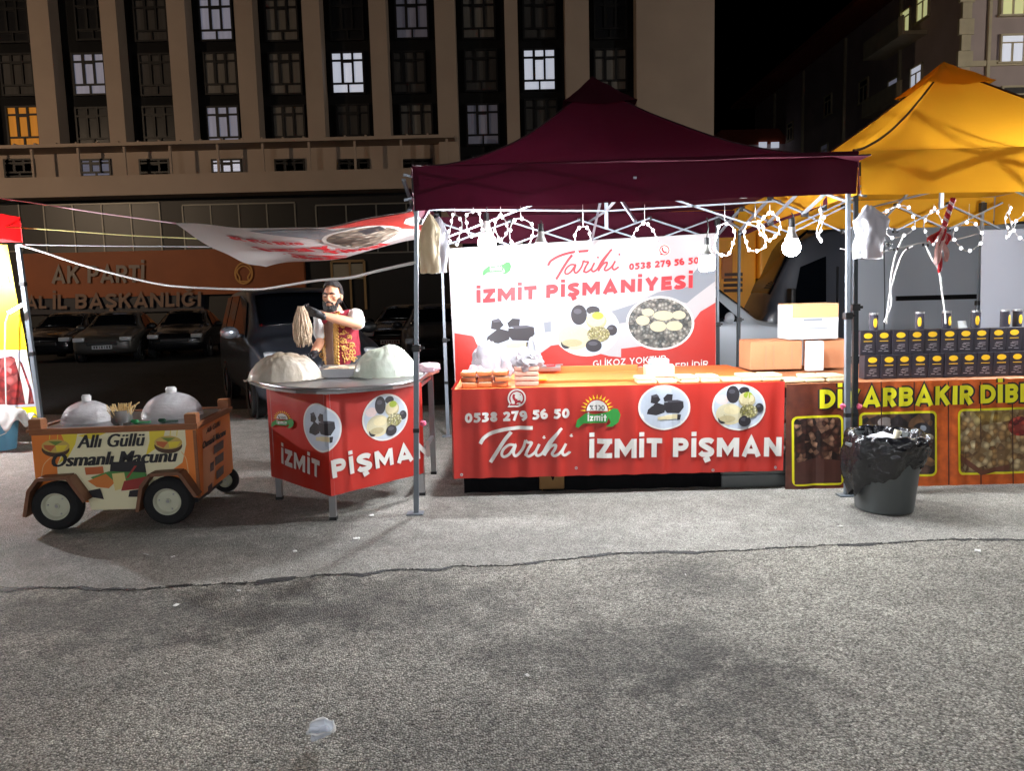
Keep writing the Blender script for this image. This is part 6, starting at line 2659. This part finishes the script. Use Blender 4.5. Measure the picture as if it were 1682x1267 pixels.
def scroll(cx_, cz_, r_, turns, a_0, sgn):
    pts = []
    n_ = int(14 * turns)
    for k in range(n_ + 1):
        t = k / n_
        a = a_0 + sgn * turns * 2 * PI * t
        pts.append(front(cx_ + r_ * (1 - .8 * t) * math.cos(a), cz_ + r_ * (1 - .8 * t) * math.sin(a), .012))
    mb.tube(pts, [.0055 * (1 - .5 * k / n_) for k in range(n_ + 1)], 6)
    for k in range(0, n_, 4):
        mb.ell(pts[k] + V((r5.uniform(-.008, .008), 0, r5.uniform(-.008, .008))), (.0075, .005, .0095), seg=7, rings=5)


for (dx, dz, r_) in ((.15, .07, .034), (.2, .1, .026), (.14, .14, .028), (.19, .17, .022), (.13, .21, .026), (.175, .24, .02), (.135, .285, .022), (.21, .04, .024), (.13, .34, .018),
                     (-.09, .08, .026), (-.1, .15, .022), (-.09, .22, .022), (-.095, .29, .02)):
    scroll(xc + dx, zv0 + dz + .06, r_, 1.4, r5.uniform(0, 6), 1 if dx > 0 else -1)
for k in range(60):
    dx, dz = r5.uniform(.1, .23), r5.uniform(.02, .3)
    if r5.random() < 1.1 - dz * 2.6:
        mb.ell(front(xc + dx, zv0 + dz + .05, .011), (.008, .005, .006), seg=7, rings=5)
mb.build('braid', gold, per, smooth='all', mods=[('SOLIDIFY', dict(thickness=.003))])
mb = MB()
mb.grid(lambda i, j: front(xc + (i - .5) * (.074 + .02 * j), zv0 + (zv1 - .06 - zv0) * j, .01), 6, 16)
mb.build('undershirt_front', sh_m, per, smooth='all', mods=[('SOLIDIFY', dict(thickness=.005))])


# gloved hands: palm, four bent fingers of unequal length and a thumb, each its own chain
def hand(wr, dirv, upv, curl, name):
    d = V(dirv).normalized()
    s_ = V(upv)
    s_ = (s_ - d * s_.dot(d)).normalized()
    n_ = d.cross(s_)
    mb = MB()
    mb.capsule(wr - d * .05, wr + d * .01, .036, .031)
    for k in range(4):
        o = (k - 1.5) * .019
        mb.capsule(wr + s_ * o * .7, wr + d * .075 + s_ * o, .018, .0135)
        L = (.078, .088, .082, .064)[k]
        p = wr + d * .08 + s_ * o
        a = 0
        r = .0105 - .0008 * abs(k - 1)
        for sg_ in range(3):
            a += curl * (.6 if sg_ == 0 else 1.0) * (1 + .08 * k)
            q = p + (d * math.cos(a) + n_ * math.sin(a)) * L * (.45, .32, .26)[sg_]
            mb.capsule(p, q, r, r * .9)
            p, r = q, r * .92
    b0 = wr + d * .02 - s_ * .028
    b1 = b0 + d * .035 - s_ * .024 + n_ * .016
    b2 = b1 + d * .032 + n_ * .026
    mb.capsule(b0, b1, .015, .012)
    mb.capsule(b1, b2, .012, .0095)
    return mb.build(name, glove_m, per, smooth='all', mods=[('REMESH', dict(mode='VOXEL', voxel_size=.0045, use_smooth_shade=True))])


hdir = pv(500, 510, -.4) - wrL
hand(wrL + hdir.normalized() * .02, hdir + V((0, 0, .02)), V((0, -.5, .8)), R(38), 'glove')
hand(wrR, V((-.08, -.9, -.3)), V((1, 0, .1)), R(30), 'glove')
# hank of floss in the raised hand
mb = MB()
r2 = random.Random(3)
topp = pv(495, 509, -.4)
for k in range(330):
    a = r2.uniform(0, 6.28)
    q_ = math.sqrt(r2.random())
    ox, oy = .062 * q_ * math.cos(a), .045 * q_ * math.sin(a)
    L = .33 + r2.gauss(0, .022) - .05 * q_
    ph, fr = r2.uniform(0, 6), r2.uniform(3, 7)
    pts, rs = [], []
    for j in range(10):
        t = j / 9
        bul = .38 + .95 * math.sin(min(1, t * 1.25) * PI * .5) - .25 * max(0, t - .75) * 2
        fz = .006 * (.3 + t)
        pts.append(topp + V((ox * bul + fz * math.sin(ph + fr * t * 2), oy * bul + fz * math.cos(ph * 2 + fr * t * 1.7), .03 - L * t)))
        rs.append(.0048 * (1 - .3 * t) * r2.uniform(.7, 1.2))
    mb.tube(pts, rs, 4)
tag(mb.build('candy_floss', mat('cream_pulled_floss', (196, 172, 146), .85, vary=.25, vscale=30, bump=.4, bscale=90), smooth='all'), 'long cream hank of pulled floss hanging from the raised black glove', 'candy floss')

# ================================================================== PAINTED CART
a0 = .08
ex, ey = V((math.cos(a0), math.sin(a0), 0)), V((-math.sin(a0), math.cos(a0), 0))
OL = P(50, 710, 5.3)
TOPZ = OL.z
OL = V((OL.x, OL.y, 0))
pR = plane_uv(OL, ex, V((0, 0, 1)))
WC = pR(325, 760)[0]
ZB = .17
DC = .86


def Lc(x, y, z):
    return OL + ex * x + ey * y + V((0, 0, z))


cart = thing('cart', 'small orange painted sweets cart on four wheels at the left of the road', 'cart', tuple(Lc(WC / 2, DC / 2, 0)))
cart_or = mat('cart_orange_print', (222, 124, 46), .5, vary=.12, vscale=6)
mb = MB()
mb.box(Lc(WC / 2, DC / 2, (TOPZ + ZB) / 2), (WC, DC, TOPZ - ZB), rz=a0, bevel=.006)
mb.build('body', cart_or, cart)
mb = MB()
mb.box(Lc(WC / 2, -.002, TOPZ + .008), (WC + .04, .035, .022), rz=a0)
mb.box(Lc(WC / 2, DC + .002, TOPZ + .008), (WC + .04, .035, .022), rz=a0)
mb.box(Lc(-.002, DC / 2, TOPZ + .009), (.035, DC - .034, .022), rz=a0)
mb.box(Lc(WC + .002, DC / 2, TOPZ + .009), (.035, DC - .034, .022), rz=a0)
mb.build('top_frame', wood_brown, cart)
mb = MB()
mb.box(Lc(WC / 2, DC / 2, TOPZ + .004), (WC - .04, DC - .04, .01), rz=a0)
mb.build('worktop', steel, cart)
for (x, y) in ((.035, .035), (WC - .03, .035), (WC - .03, DC - .035), (.035, DC - .035)):
    mb = MB()
    mb.box(Lc(x, y, TOPZ + .045), (.085, .085, .08), rz=a0, bevel=.006)
    mb.mi = 1
    mb.box(Lc(x, y, TOPZ + .087), (.075, .075, .004), rz=a0)
    mb.build('corner_block', [wood_brown, mat('cut_wood', (168, 112, 66), .7, vary=.3, vscale=20)], cart)
mb = MB()
for z in (TOPZ - .012,):
    mb.box(Lc(WC / 2, -.006, z), (WC + .01, .012, .025), rz=a0)
    mb.box(Lc(WC + .006, DC / 2, z), (.012, DC, .025), rz=a0)
mb.box(Lc(WC - .006, -.006, (TOPZ + ZB) / 2 - .015), (.02, .012, TOPZ - ZB - .03), rz=a0)
mb.build('trim', wood_brown, cart)


def SCt(u, v, h):
    return OL + ex * u + V((0, 0, v)) - ey * (h * 1.0 + .0015)


cream = mat('cart_cream_print', (226, 218, 180), .5, vary=.06, vscale=5)
lime = mat('cart_lime_print', (222, 200, 56), .5, vary=.12, vscale=8)
pr = Print(SCt, pR)
pr.poly([(112, 711), (240, 707), (304, 704), (306, 730), (300, 760), (270, 782), (238, 815), (238, 836), (150, 838), (140, 800), (96, 790), (94, 765), (106, 735)], cream)
pr.poly([(100, 712), (128, 711), (124, 730), (112, 752), (96, 762), (110, 735)], lime)
pr.poly([(245, 707), (272, 705), (268, 722), (255, 738), (240, 748), (246, 725)], lime)
pr.poly([(128, 716), (150, 711), (180, 709), (150, 722)], lime)
for pts in ([(68, 790), (72, 765), (84, 752), (90, 750)], [(298, 742), (306, 754), (310, 778)]):
    pr.ribbon([pR(*p) for p in smooth_line(pts)], .006, mat('pale_orange_ink', (226, 176, 120), .5))
pr.build('pattern', cart, step=0)
pr = Print(SCt, pR)
for (cx_, cy_, k) in ((92, 733, 1), (277, 727, 1)):
    pr.ellipse((cx_, cy_ + 5), 23, 13, mat('drum_rim_ink', (74, 48, 26), .5), 24)
    pr.ellipse((cx_, cy_), 23, 11, mat('drum_side_ink', (196, 166, 84), .5), 24)
    pr.poly([(cx_ - 20, cy_ - 2), (cx_, cy_ - 1), (cx_ - 8, cy_ + 9), (cx_ - 18, cy_ + 4)], mat('terracotta_ink', (186, 96, 50), .5))
    pr.poly([(cx_, cy_ - 1), (cx_ + 20, cy_ - 2), (cx_ + 14, cy_ + 7), (cx_ + 2, cy_ + 9)], lime)
    pr.poly([(cx_ - 12, cy_ - 8), (cx_ + 12, cy_ - 8), (cx_, cy_ - 1)], mat('leaf_ink', (104, 126, 50), .5))
    for dx in (-10, 3, 14):
        pr.ribbon([pR(cx_ + dx, cy_ - 11), pR(cx_ + dx + 1, cy_ - 21)], .005, lime)
pr.poly([(183, 759), (238, 757), (241, 776), (181, 778)], ink_dark)
pr.poly([(140, 768), (170, 766), (172, 778), (142, 780)], mat('terracotta_ink', (186, 96, 50), .5))
pr.poly([(150, 784), (180, 774), (240, 776), (242, 784), (200, 792), (160, 792)], mat('leaf_green_ink', (70, 128, 58), .5))
pr.poly([(145, 790), (175, 778), (190, 792), (180, 802), (160, 800)], mat('candy_orange_ink', (206, 120, 50), .5))
pr.poly([(185, 778), (205, 776), (210, 800), (190, 806)], mat('candy_cream_ink', (220, 200, 130), .5))
pr.poly([(205, 790), (244, 782), (240, 802), (200, 806)], mat('candy_red_ink', (150, 46, 40), .5))
pr.poly([(222, 765), (226, 765), (212, 785), (208, 785)], mat('candy_red_ink', (150, 46, 40), .5))
pr.poly([(146, 806), (166, 802), (172, 820), (150, 816)], ink_dark)
pr.poly([(214, 806), (238, 802), (236, 816), (212, 816)], ink_dark)
pr.build('picture', cart, step=0)
pr = Print(SCt, pR)
pr.bfont('Allı Güllü', (128, 736), (238, 732), (128, 714), ink_dark, .004, .22, .009)
pr.bfont('Osmanlı Macunu', (87, 767), (291, 758), (87, 745), ink_dark, .004, .22, .007)
pr.build('lettering', cart, step=0)
# right end of the cart
OE = Lc(WC, 0, 0)
pE = plane_uv(OE, ey, V((0, 0, 1)))


def SCe(u, v, h):
    return OE + ey * u + V((0, 0, v)) + ex * (h + .0015)


pr = Print(SCe, pE)
pr.poly([(332, 706), (352, 692), (356, 740), (350, 800), (334, 812)], mat('cart_pale_orange_print', (216, 150, 100), .5, vary=.15, vscale=8))
pr.build('pattern', cart, step=0)
pr = Print(SCe, pE)
for (a, b) in (((350, 733), (366, 722)), ((352, 752), (366, 742)), ((344, 762), (350, 758)), ((354, 775), (366, 764)), ((340, 800), (347, 793))):
    x0_, y0_ = a
    x1_, y1_ = b
    pr.poly([(x0_, y0_), (x1_, y1_ + 0), (x1_, y1_ + 14), (x0_, y0_ + 14)], mat('dark_photo_print', (84, 60, 56), .5, vary=.6, vscale=40))
pr.build('picture', cart, step=0)
pr = Print(SCe, pE)
pr.bfont('Allı Güllü', (337, 713), (360, 699), (337, 704), ink_dark, .01, .2)
pr.bfont('Osmanlı Macunu', (331, 738), (369, 714), (331, 726), ink_dark, .01, .2)
pr.build('lettering', cart, step=0)
# wheels, mudguards
rim_m = mat('cream_painted_rim', (186, 186, 164), .5, vary=.12, vscale=10)
Mw = Matrix((ex, V((0, 0, 1)), -ey)).transposed()


def wheel(x, z, y, r, wd):
    c = Lc(x, y, z)
    mb = MB()
    mb.lathe([(r * .56, -wd), (r * .86, -wd * 1.05), (r * .97, -wd * .7), (r, -wd * .3), (r, wd * .3), (r * .97, wd * .7), (r * .86, wd * 1.05), (r * .56, wd)], c, 36, Mw)
    wo_ = mb.build('wheel', rubber, cart, smooth=35)
    mb = MB()
    mb.lathe([(0, wd * .72), (r * .1, wd * .72), (r * .12, wd * .5), (r * .2, wd * .48), (r * .45, wd * .4), (r * .52, wd * .85), (r * .6, wd * .95), (r * .62, wd * .8), (r * .62, -wd), (0, -wd)], c, 32, Mw)
    mb.mi = 1
    for k in range(3):
        q = c + Mw @ V((r * .36 * math.cos(2.1 * k + .9), r * .36 * math.sin(2.1 * k + .9), wd * .47))
        mb.ell(q, (.007, .007, .007), seg=8, rings=6)
    mb.lathe([(0, wd * .74), (r * .07, wd * .735), (r * .08, wd * .6)], c, 12, Mw)
    mb.build('rim', [rim_m, steel], wo_, smooth=35)


w1, w2 = pR(101, 838), pR(281, 833)
RW = .174
for (x, z) in ((w1[0] + .012, RW), (w2[0] + .012, RW)):
    wheel(x, z, -.055, RW, .045)
    mb = MB()
    pts = [(-.205, -.06), (-.165, .12), (-.1, .2), (.1, .205), (.205, .03)]
    for a, b in zip(pts, pts[1:]):
        mb.bar(Lc(x + a[0], -.06, z + a[1]), Lc(x + b[0], -.06, z + b[1]), .024, .115, up=tuple(ey))
    mb.build('mudguard', mat('dark_brown_wood', (112, 74, 50), .6, vary=.3, vscale=12), cart)
for (x, y) in ((.2, DC + .0), (WC - .06, DC - .02)):
    wheel(x, .105, y, .105, .03)
mb = MB()
mb.bar(Lc(WC - .1, .2, .1), Lc(WC - .1, DC - .02, .1), .03)
mb.bar(Lc(w1[0], -.05, RW), Lc(w1[0], DC - .1, RW), .03)
mb.bar(Lc(w2[0], -.05, RW), Lc(w2[0], DC - .1, RW), .03)
mb.build('axle', post_dark, cart)
# things on the cart
dome_m = mat('wrapped_clear_dome', (240, 240, 244), .14, transl=.35, vary=.3, vscale=14, bump=1.0, bscale=22, alpha=.72, stretch=(1, 1, 2.4))
tin_m = mat('worn_tin', (150, 148, 146), .3, .8, vary=.2, vscale=20)


def dome(px, py, y, r, hh, lb):
    c = Lc(pR(px, py)[0], y, TOPZ + .01)
    p = P(px, py, c.y)
    c.x = p.x
    t = thing('sweets_dome', lb, 'dome', tuple(c))
    mb = MB()
    prof = [(r * 1.04, 0), (r * 1.04, .012), (r, .016)] + [(r * math.cos(R(a)), .016 + hh * math.sin(R(a))) for a in range(6, 84, 8)] + [(r * .14, .016 + hh)]
    mb.lathe(prof, c, 36)
    for v in mb.bm.verts:
        k = noise.noise(V((v.co.x * 22, v.co.y * 22, v.co.z * 12)))
        v.co += (v.co - c).normalized() * .006 * k
    mb.build('cover', dome_m, t, smooth=60)
    mb = MB()
    mb.lathe([(r * .17, hh + .0), (r * .19, hh + .045), (r * .14, hh + .06), (0, hh + .06)], c, 16)
    mb.build('knob', white_pl, t, smooth=40)
    mb = MB()
    mb.lathe([(0, .003), (r * .9, .003), (r * .9, .06), (0, .07)], c, 28)
    mb.build('sweets', mat('dark_candy', (120, 84, 70), .4, vary=.6, vscale=30), t, smooth=30)


dome(145, 690, .36, .175, .14, 'clear wrapped candy dome behind the tin of sticks on the cart')
dome(284, 682, .5, .215, .165, 'larger clear wrapped candy dome at the right of the cart')
c = Lc(pR(184, 690)[0], .16, TOPZ + .01)
t = thing('tin_of_sticks', 'short metal tin full of wooden sticks at the front of the cart', 'tin', tuple(c))
mb = MB()
mb.lathe([(0, .012), (.068, .012), (.072, .02), (.07, .1), (.074, .105), (.066, .105), (.064, .03), (0, .03)], c, 28)
for k in range(3):
    a = 2 * PI * k / 3 - 1.2
    mb.box(c + V((.06 * math.cos(a), .06 * math.sin(a), .005)), (.018, .018, .02))
mb.build('can', tin_m, t, smooth=35)
mb = MB()
r3 = random.Random(5)
for k in range(46):
    a, rr = r3.uniform(0, 6.28), r3.uniform(0, .056)
    q = c + V((rr * math.cos(a), rr * math.sin(a), .03))
    e_ = q + V((math.cos(a) * rr * .7 + r3.uniform(-.03, .03), math.sin(a) * rr * .7, .105 + r3.uniform(-.02, .02)))
    mb.bar(q, e_, .008, .003)
q = c + V((.03, 0, .08))
mb.bar(q, q + V((.1, .01, .075)), .016, .006)
so_ = mb.build('stick', mat('pale_wood_stick', (216, 186, 130), .7, vary=.2, vscale=30), t)
so_['kind'] = 'stuff'
for (px, py, lb) in ((222, 689, 'green plastic scoop lying at the front of the cart'), (268, 689, 'dark green plastic scoop lying by the larger dome')):
    mb = MB()
    q = Lc(pR(px, py)[0], .14, TOPZ + .02)
    mb.box(q, (.1, .03, .012), rz=.1, bevel=.004)
    mb.capsule(q + V((-.05, 0, .004)), q + V((-.08, .005, .008)), .018, .014, 10)
    tag(mb.build('scoop', mat('green_plastic' if px < 250 else 'deep_green_plastic', (30, 120, 66) if px < 250 else (18, 62, 42), .4), smooth=40), lb, 'scoop')

# ================================================================== BIN, LITTER
bc = G(1452, 836)
bin_ = thing('waste_bin', 'dark grey plastic tub bin in front of the brown coffee banner', 'bin', (bc.x, bc.y, 0))
bin_m = mat('grey_tub_plastic', (74, 78, 78), .5, vary=.1, vscale=6)
mb = MB()
mb.lathe([(0, .002), (.175, .002), (.19, .01), (.236, .5), (.25, .505), (.25, .525), (.228, .525), (.183, .03), (0, .03)], bc, 44)
mb.build('tub', bin_m, bin_, smooth=35)
for s_ in (1, -1):
    mb = MB()
    mb.box((bc.x + s_ * .252, bc.y, .47), (.03, .12, .03), bevel=.008)
    mb.build('handle', bin_m, bin_)


def linerf(i, j):
    a = 2 * PI * i
    n1 = noise.noise(V((math.cos(a) * 2.5, math.sin(a) * 2.5, 1)))
    n2 = noise.fractal(V((math.cos(a) * 3, math.sin(a) * 3, j * 3.0)), .8, 2.1, 5)
    hem = .2 + .12 * math.sin(a + 2.4) + .07 * n1
    if j < .3:
        t = j / .3
        r = .19 + .035 * t
        z = .33 + .2 * t
    elif j < .42:
        t = (j - .3) / .12
        r = .225 + .045 * t
        z = .53 + .028 * math.sin(t * PI)
    else:
        t = (j - .42) / .58
        z = .535 - (.535 - hem) * t
        r = .27 + .03 * math.sin(t * PI) + (-.05) * t + .02 * math.sin(a * 7 + 2) * t
    r += .022 * n2
    z += .018 * noise.noise(V((math.cos(a) * 4, math.sin(a) * 4, j * 4 + 5)))
    return V((bc.x + r * math.cos(a), bc.y + r * math.sin(a), z))


mb = MB()
mb.grid(linerf, 150, 60)
tag(mb.build('bin_bag', mat('black_bag_film', (14, 14, 18), .22, spec=.7, bump=.7, bscale=26), smooth='all'), 'glossy black bag lining the grey tub and hanging over its rim', 'bag')
b = blob((bc.x - .01, bc.y - .02, .45), (.17, .17, .085), 17, .4, 3, .9, 4)
tag(b.build('rubbish', mat('crumpled_wrapping', (190, 190, 196), .5, vary=.4, vscale=10), smooth=40), 'crumpled pale wrapping filling the mouth of the bin', 'rubbish')
mb = MB()
mb.lathe([(0, 0), (.018, 0), (.026, .07), (.024, .07), (.016, .006), (0, .006)], (bc.x - .02, bc.y - .16, .525), 18, Matrix.Rotation(R(18), 3, 'Y'))
tag(mb.build('paper_cup', mat('cream_paper', (226, 216, 190), .7), smooth=40), 'small cream paper cup standing on the bin rubbish', 'cup')

# crumpled plastic cup on the road
cc = G(541, 1222, -.006)
t = thing('plastic_cup', 'crushed clear plastic cup lying on the road in front', 'cup', tuple(cc))
Mc = Matrix.Rotation(R(30), 3, 'Z') @ Matrix.Rotation(R(38), 3, 'X') @ Matrix.Diagonal((1.1, .62, 1))
mb = MB()
prof = [(0, 0), (.024, 0), (.026, .004)] + [(.026 + .012 * k / 8, .004 + .06 * k / 8) for k in range(1, 9)] + [(.0405, .065)]
mb.lathe(prof, cc + V((-.035, 0, .03)), 32, Mc)
for v in mb.bm.verts:
    q = v.co * 34
    v.co += V((noise.noise(q), noise.noise(q + V((9, 0, 0))), noise.noise(q + V((0, 9, 0))))) * .017
    v.co.z = max(v.co.z, -.004)
mb.build('body', mat('clear_crushed_plastic', (222, 226, 232), .2, transl=.35, alpha=.75), t, smooth=40, mods=[('SOLIDIFY', dict(thickness=.0012))])
mb = MB()
mb.lathe([(.038, .062), (.044, .064), (.044, .069), (.038, .07)], cc + V((-.035, 0, .03)), 28, Mc)
for v in mb.bm.verts:
    q = v.co * 34
    v.co += V((noise.noise(q), noise.noise(q + V((9, 0, 0))), noise.noise(q + V((0, 9, 0))))) * .017
    v.co.z = max(v.co.z, -.003)
mb.build('rim', white_pl, t, smooth=40)
paper = mat('white_paper_scrap', (206, 204, 200), .8)
SCR = [(392, 972, 'scrap of white paper on the dark seam left of the counter shadow'), (289, 996, 'flat paper scrap on the dark stain below the cart'), (240, 912, 'long thin white scrap in front of the cart'), (284, 916, 'small white scrap in front of the cart'),
       (484, 907, 'white scrap on the pavement left of the post shadow'), (585, 886, 'white scrap on the pavement below the counter leg'), (1126, 946, 'white paper strip on the small dark stain'), (1608, 1010, 'thin white straw lying at the far right of the road'),
       (1606, 906, 'pale scrap by the right end of the seam'), (866, 1112, 'tiny pale scrap in the middle of the road'), (1380, 866, 'pale scrap on the pavement near the bin'), (610, 848, 'small white scrap beside the counter foot')]
for k, (x, y, lb) in enumerate(SCR):
    z = 0.002 if y < 920 and x > 0 and not (y > 880 and x > 1500) else -.005
    c = G(x, y, z)
    mb = MB()
    s_ = .012 + .006 * (k % 3)
    asp = (.22 if k in (2, 7, 6) else .7)
    mb.grid(lambda i, j: c + Matrix.Rotation(k * 1.3, 3, 'Z') @ V(((i - .5) * s_ * 2, (j - .5) * s_ * 2 * asp, .004 + .008 * abs(noise.noise(V((i * 3, j * 3, k)))))), 6, 5)
    tag(mb.build('paper_scrap', paper, smooth=40, mods=[('SOLIDIFY', dict(thickness=.001))]), lb, 'litter', 'bits of litter on the ground')
# loose grit along the seam and on the road
mb = MB()
r4 = random.Random(11)
for k in range(420):
    x, y = r4.uniform(0, 1682), r4.uniform(905, 1260)
    if y < 960 and x > 500:
        y += 40
    c = G(x, y, -.006)
    r = r4.uniform(.002, .0055)
    mb.ell(c + V((0, 0, r * .5)), (r, r * r4.uniform(.6, 1), r * .7), seg=5, rings=4)
o = mb.build('gravel', mat('loose_grit', (120, 116, 108), .85, vary=.6, vscale=40))
o['kind'] = 'stuff'
o['label'] = 'loose grit scattered over the coarse road'
o['category'] = 'gravel'

# ================================================================== UNSEEN STALL LIGHTS ADDED ACROSS THE LANE (behind the camera) AND THE STREET LAMPS
ll = thing('light_line', 'line of bare bulbs on two poles across the lane', 'lights', (0, -3.2, 0))  # out of view, added to light the stall fronts
mb = MB()
for x in (-6.5, 7.5):
    mb.bar((x, -3.2, -.012), (x, -3.2, 2.7), .05)
mb.build('pole', post_grey, ll)
mb = MB()
mb.tube([(x, -3.2, 2.6 + .006 * (x - .5) ** 2 - .25) for x in [-6.5 + k for k in range(15)]], .006, 6)
mb.build('cable', black_pl, ll)
for k, x in enumerate((-5, -1.8, 1.6, 4.8)):
    p = V((x, -3.2, 2.2 + .006 * (x - .5) ** 2))
    mb = MB()
    mb.ell(p, (.07, .07, .07), seg=20, rings=12)
    mb.build('bulb', glowmat('glowing_bulb_across_lane', FAR_W, 4 * PI * .07 ** 2, (250, 251, 255)), ll, smooth='all')
    mb = MB()
    mb.bar(p + V((0, 0, .07)), p + V((0, 0, .16)), .03)
    mb.build('bulb_holder', black_pl, ll)


def street_lamp(x, y, h, watts, colr, lb, dx):
    t = thing('street_lamp', lb, 'street lamp', (x, y, 0))
    mb = MB()
    mb.tube([(x, y, -.01), (x, y, h - .6), (x + dx * .25, y, h - .12), (x + dx, y, h)], [.08, .06, .05, .04], 12)
    mb.build('pole', post_dark, t, smooth=40)
    mb = MB()
    mb.box((x + dx * 1.25, y, h + .03), (.7, .26, .1), bevel=.03)
    mb.build('lamp_head', post_dark, t)
    mb = MB()
    mb.ell((x + dx * 1.25, y, h - .1), (.24, .13, .13), seg=16, rings=10)
    mb.build('lens', mat('street_lamp_glow_' + lb.split()[0], colr, .4, emit=watts / (PI * .35)), t)


street_lamp(-34, 16, 10, 8200, (255, 222, 186), 'warm street lamp beyond the left end of the stalls', 1)
street_lamp(38, 13, 10, 13000, (255, 246, 232), 'pale street lamp beyond the right end of the stalls', -1)  # out of view, added to light the facade and the right block
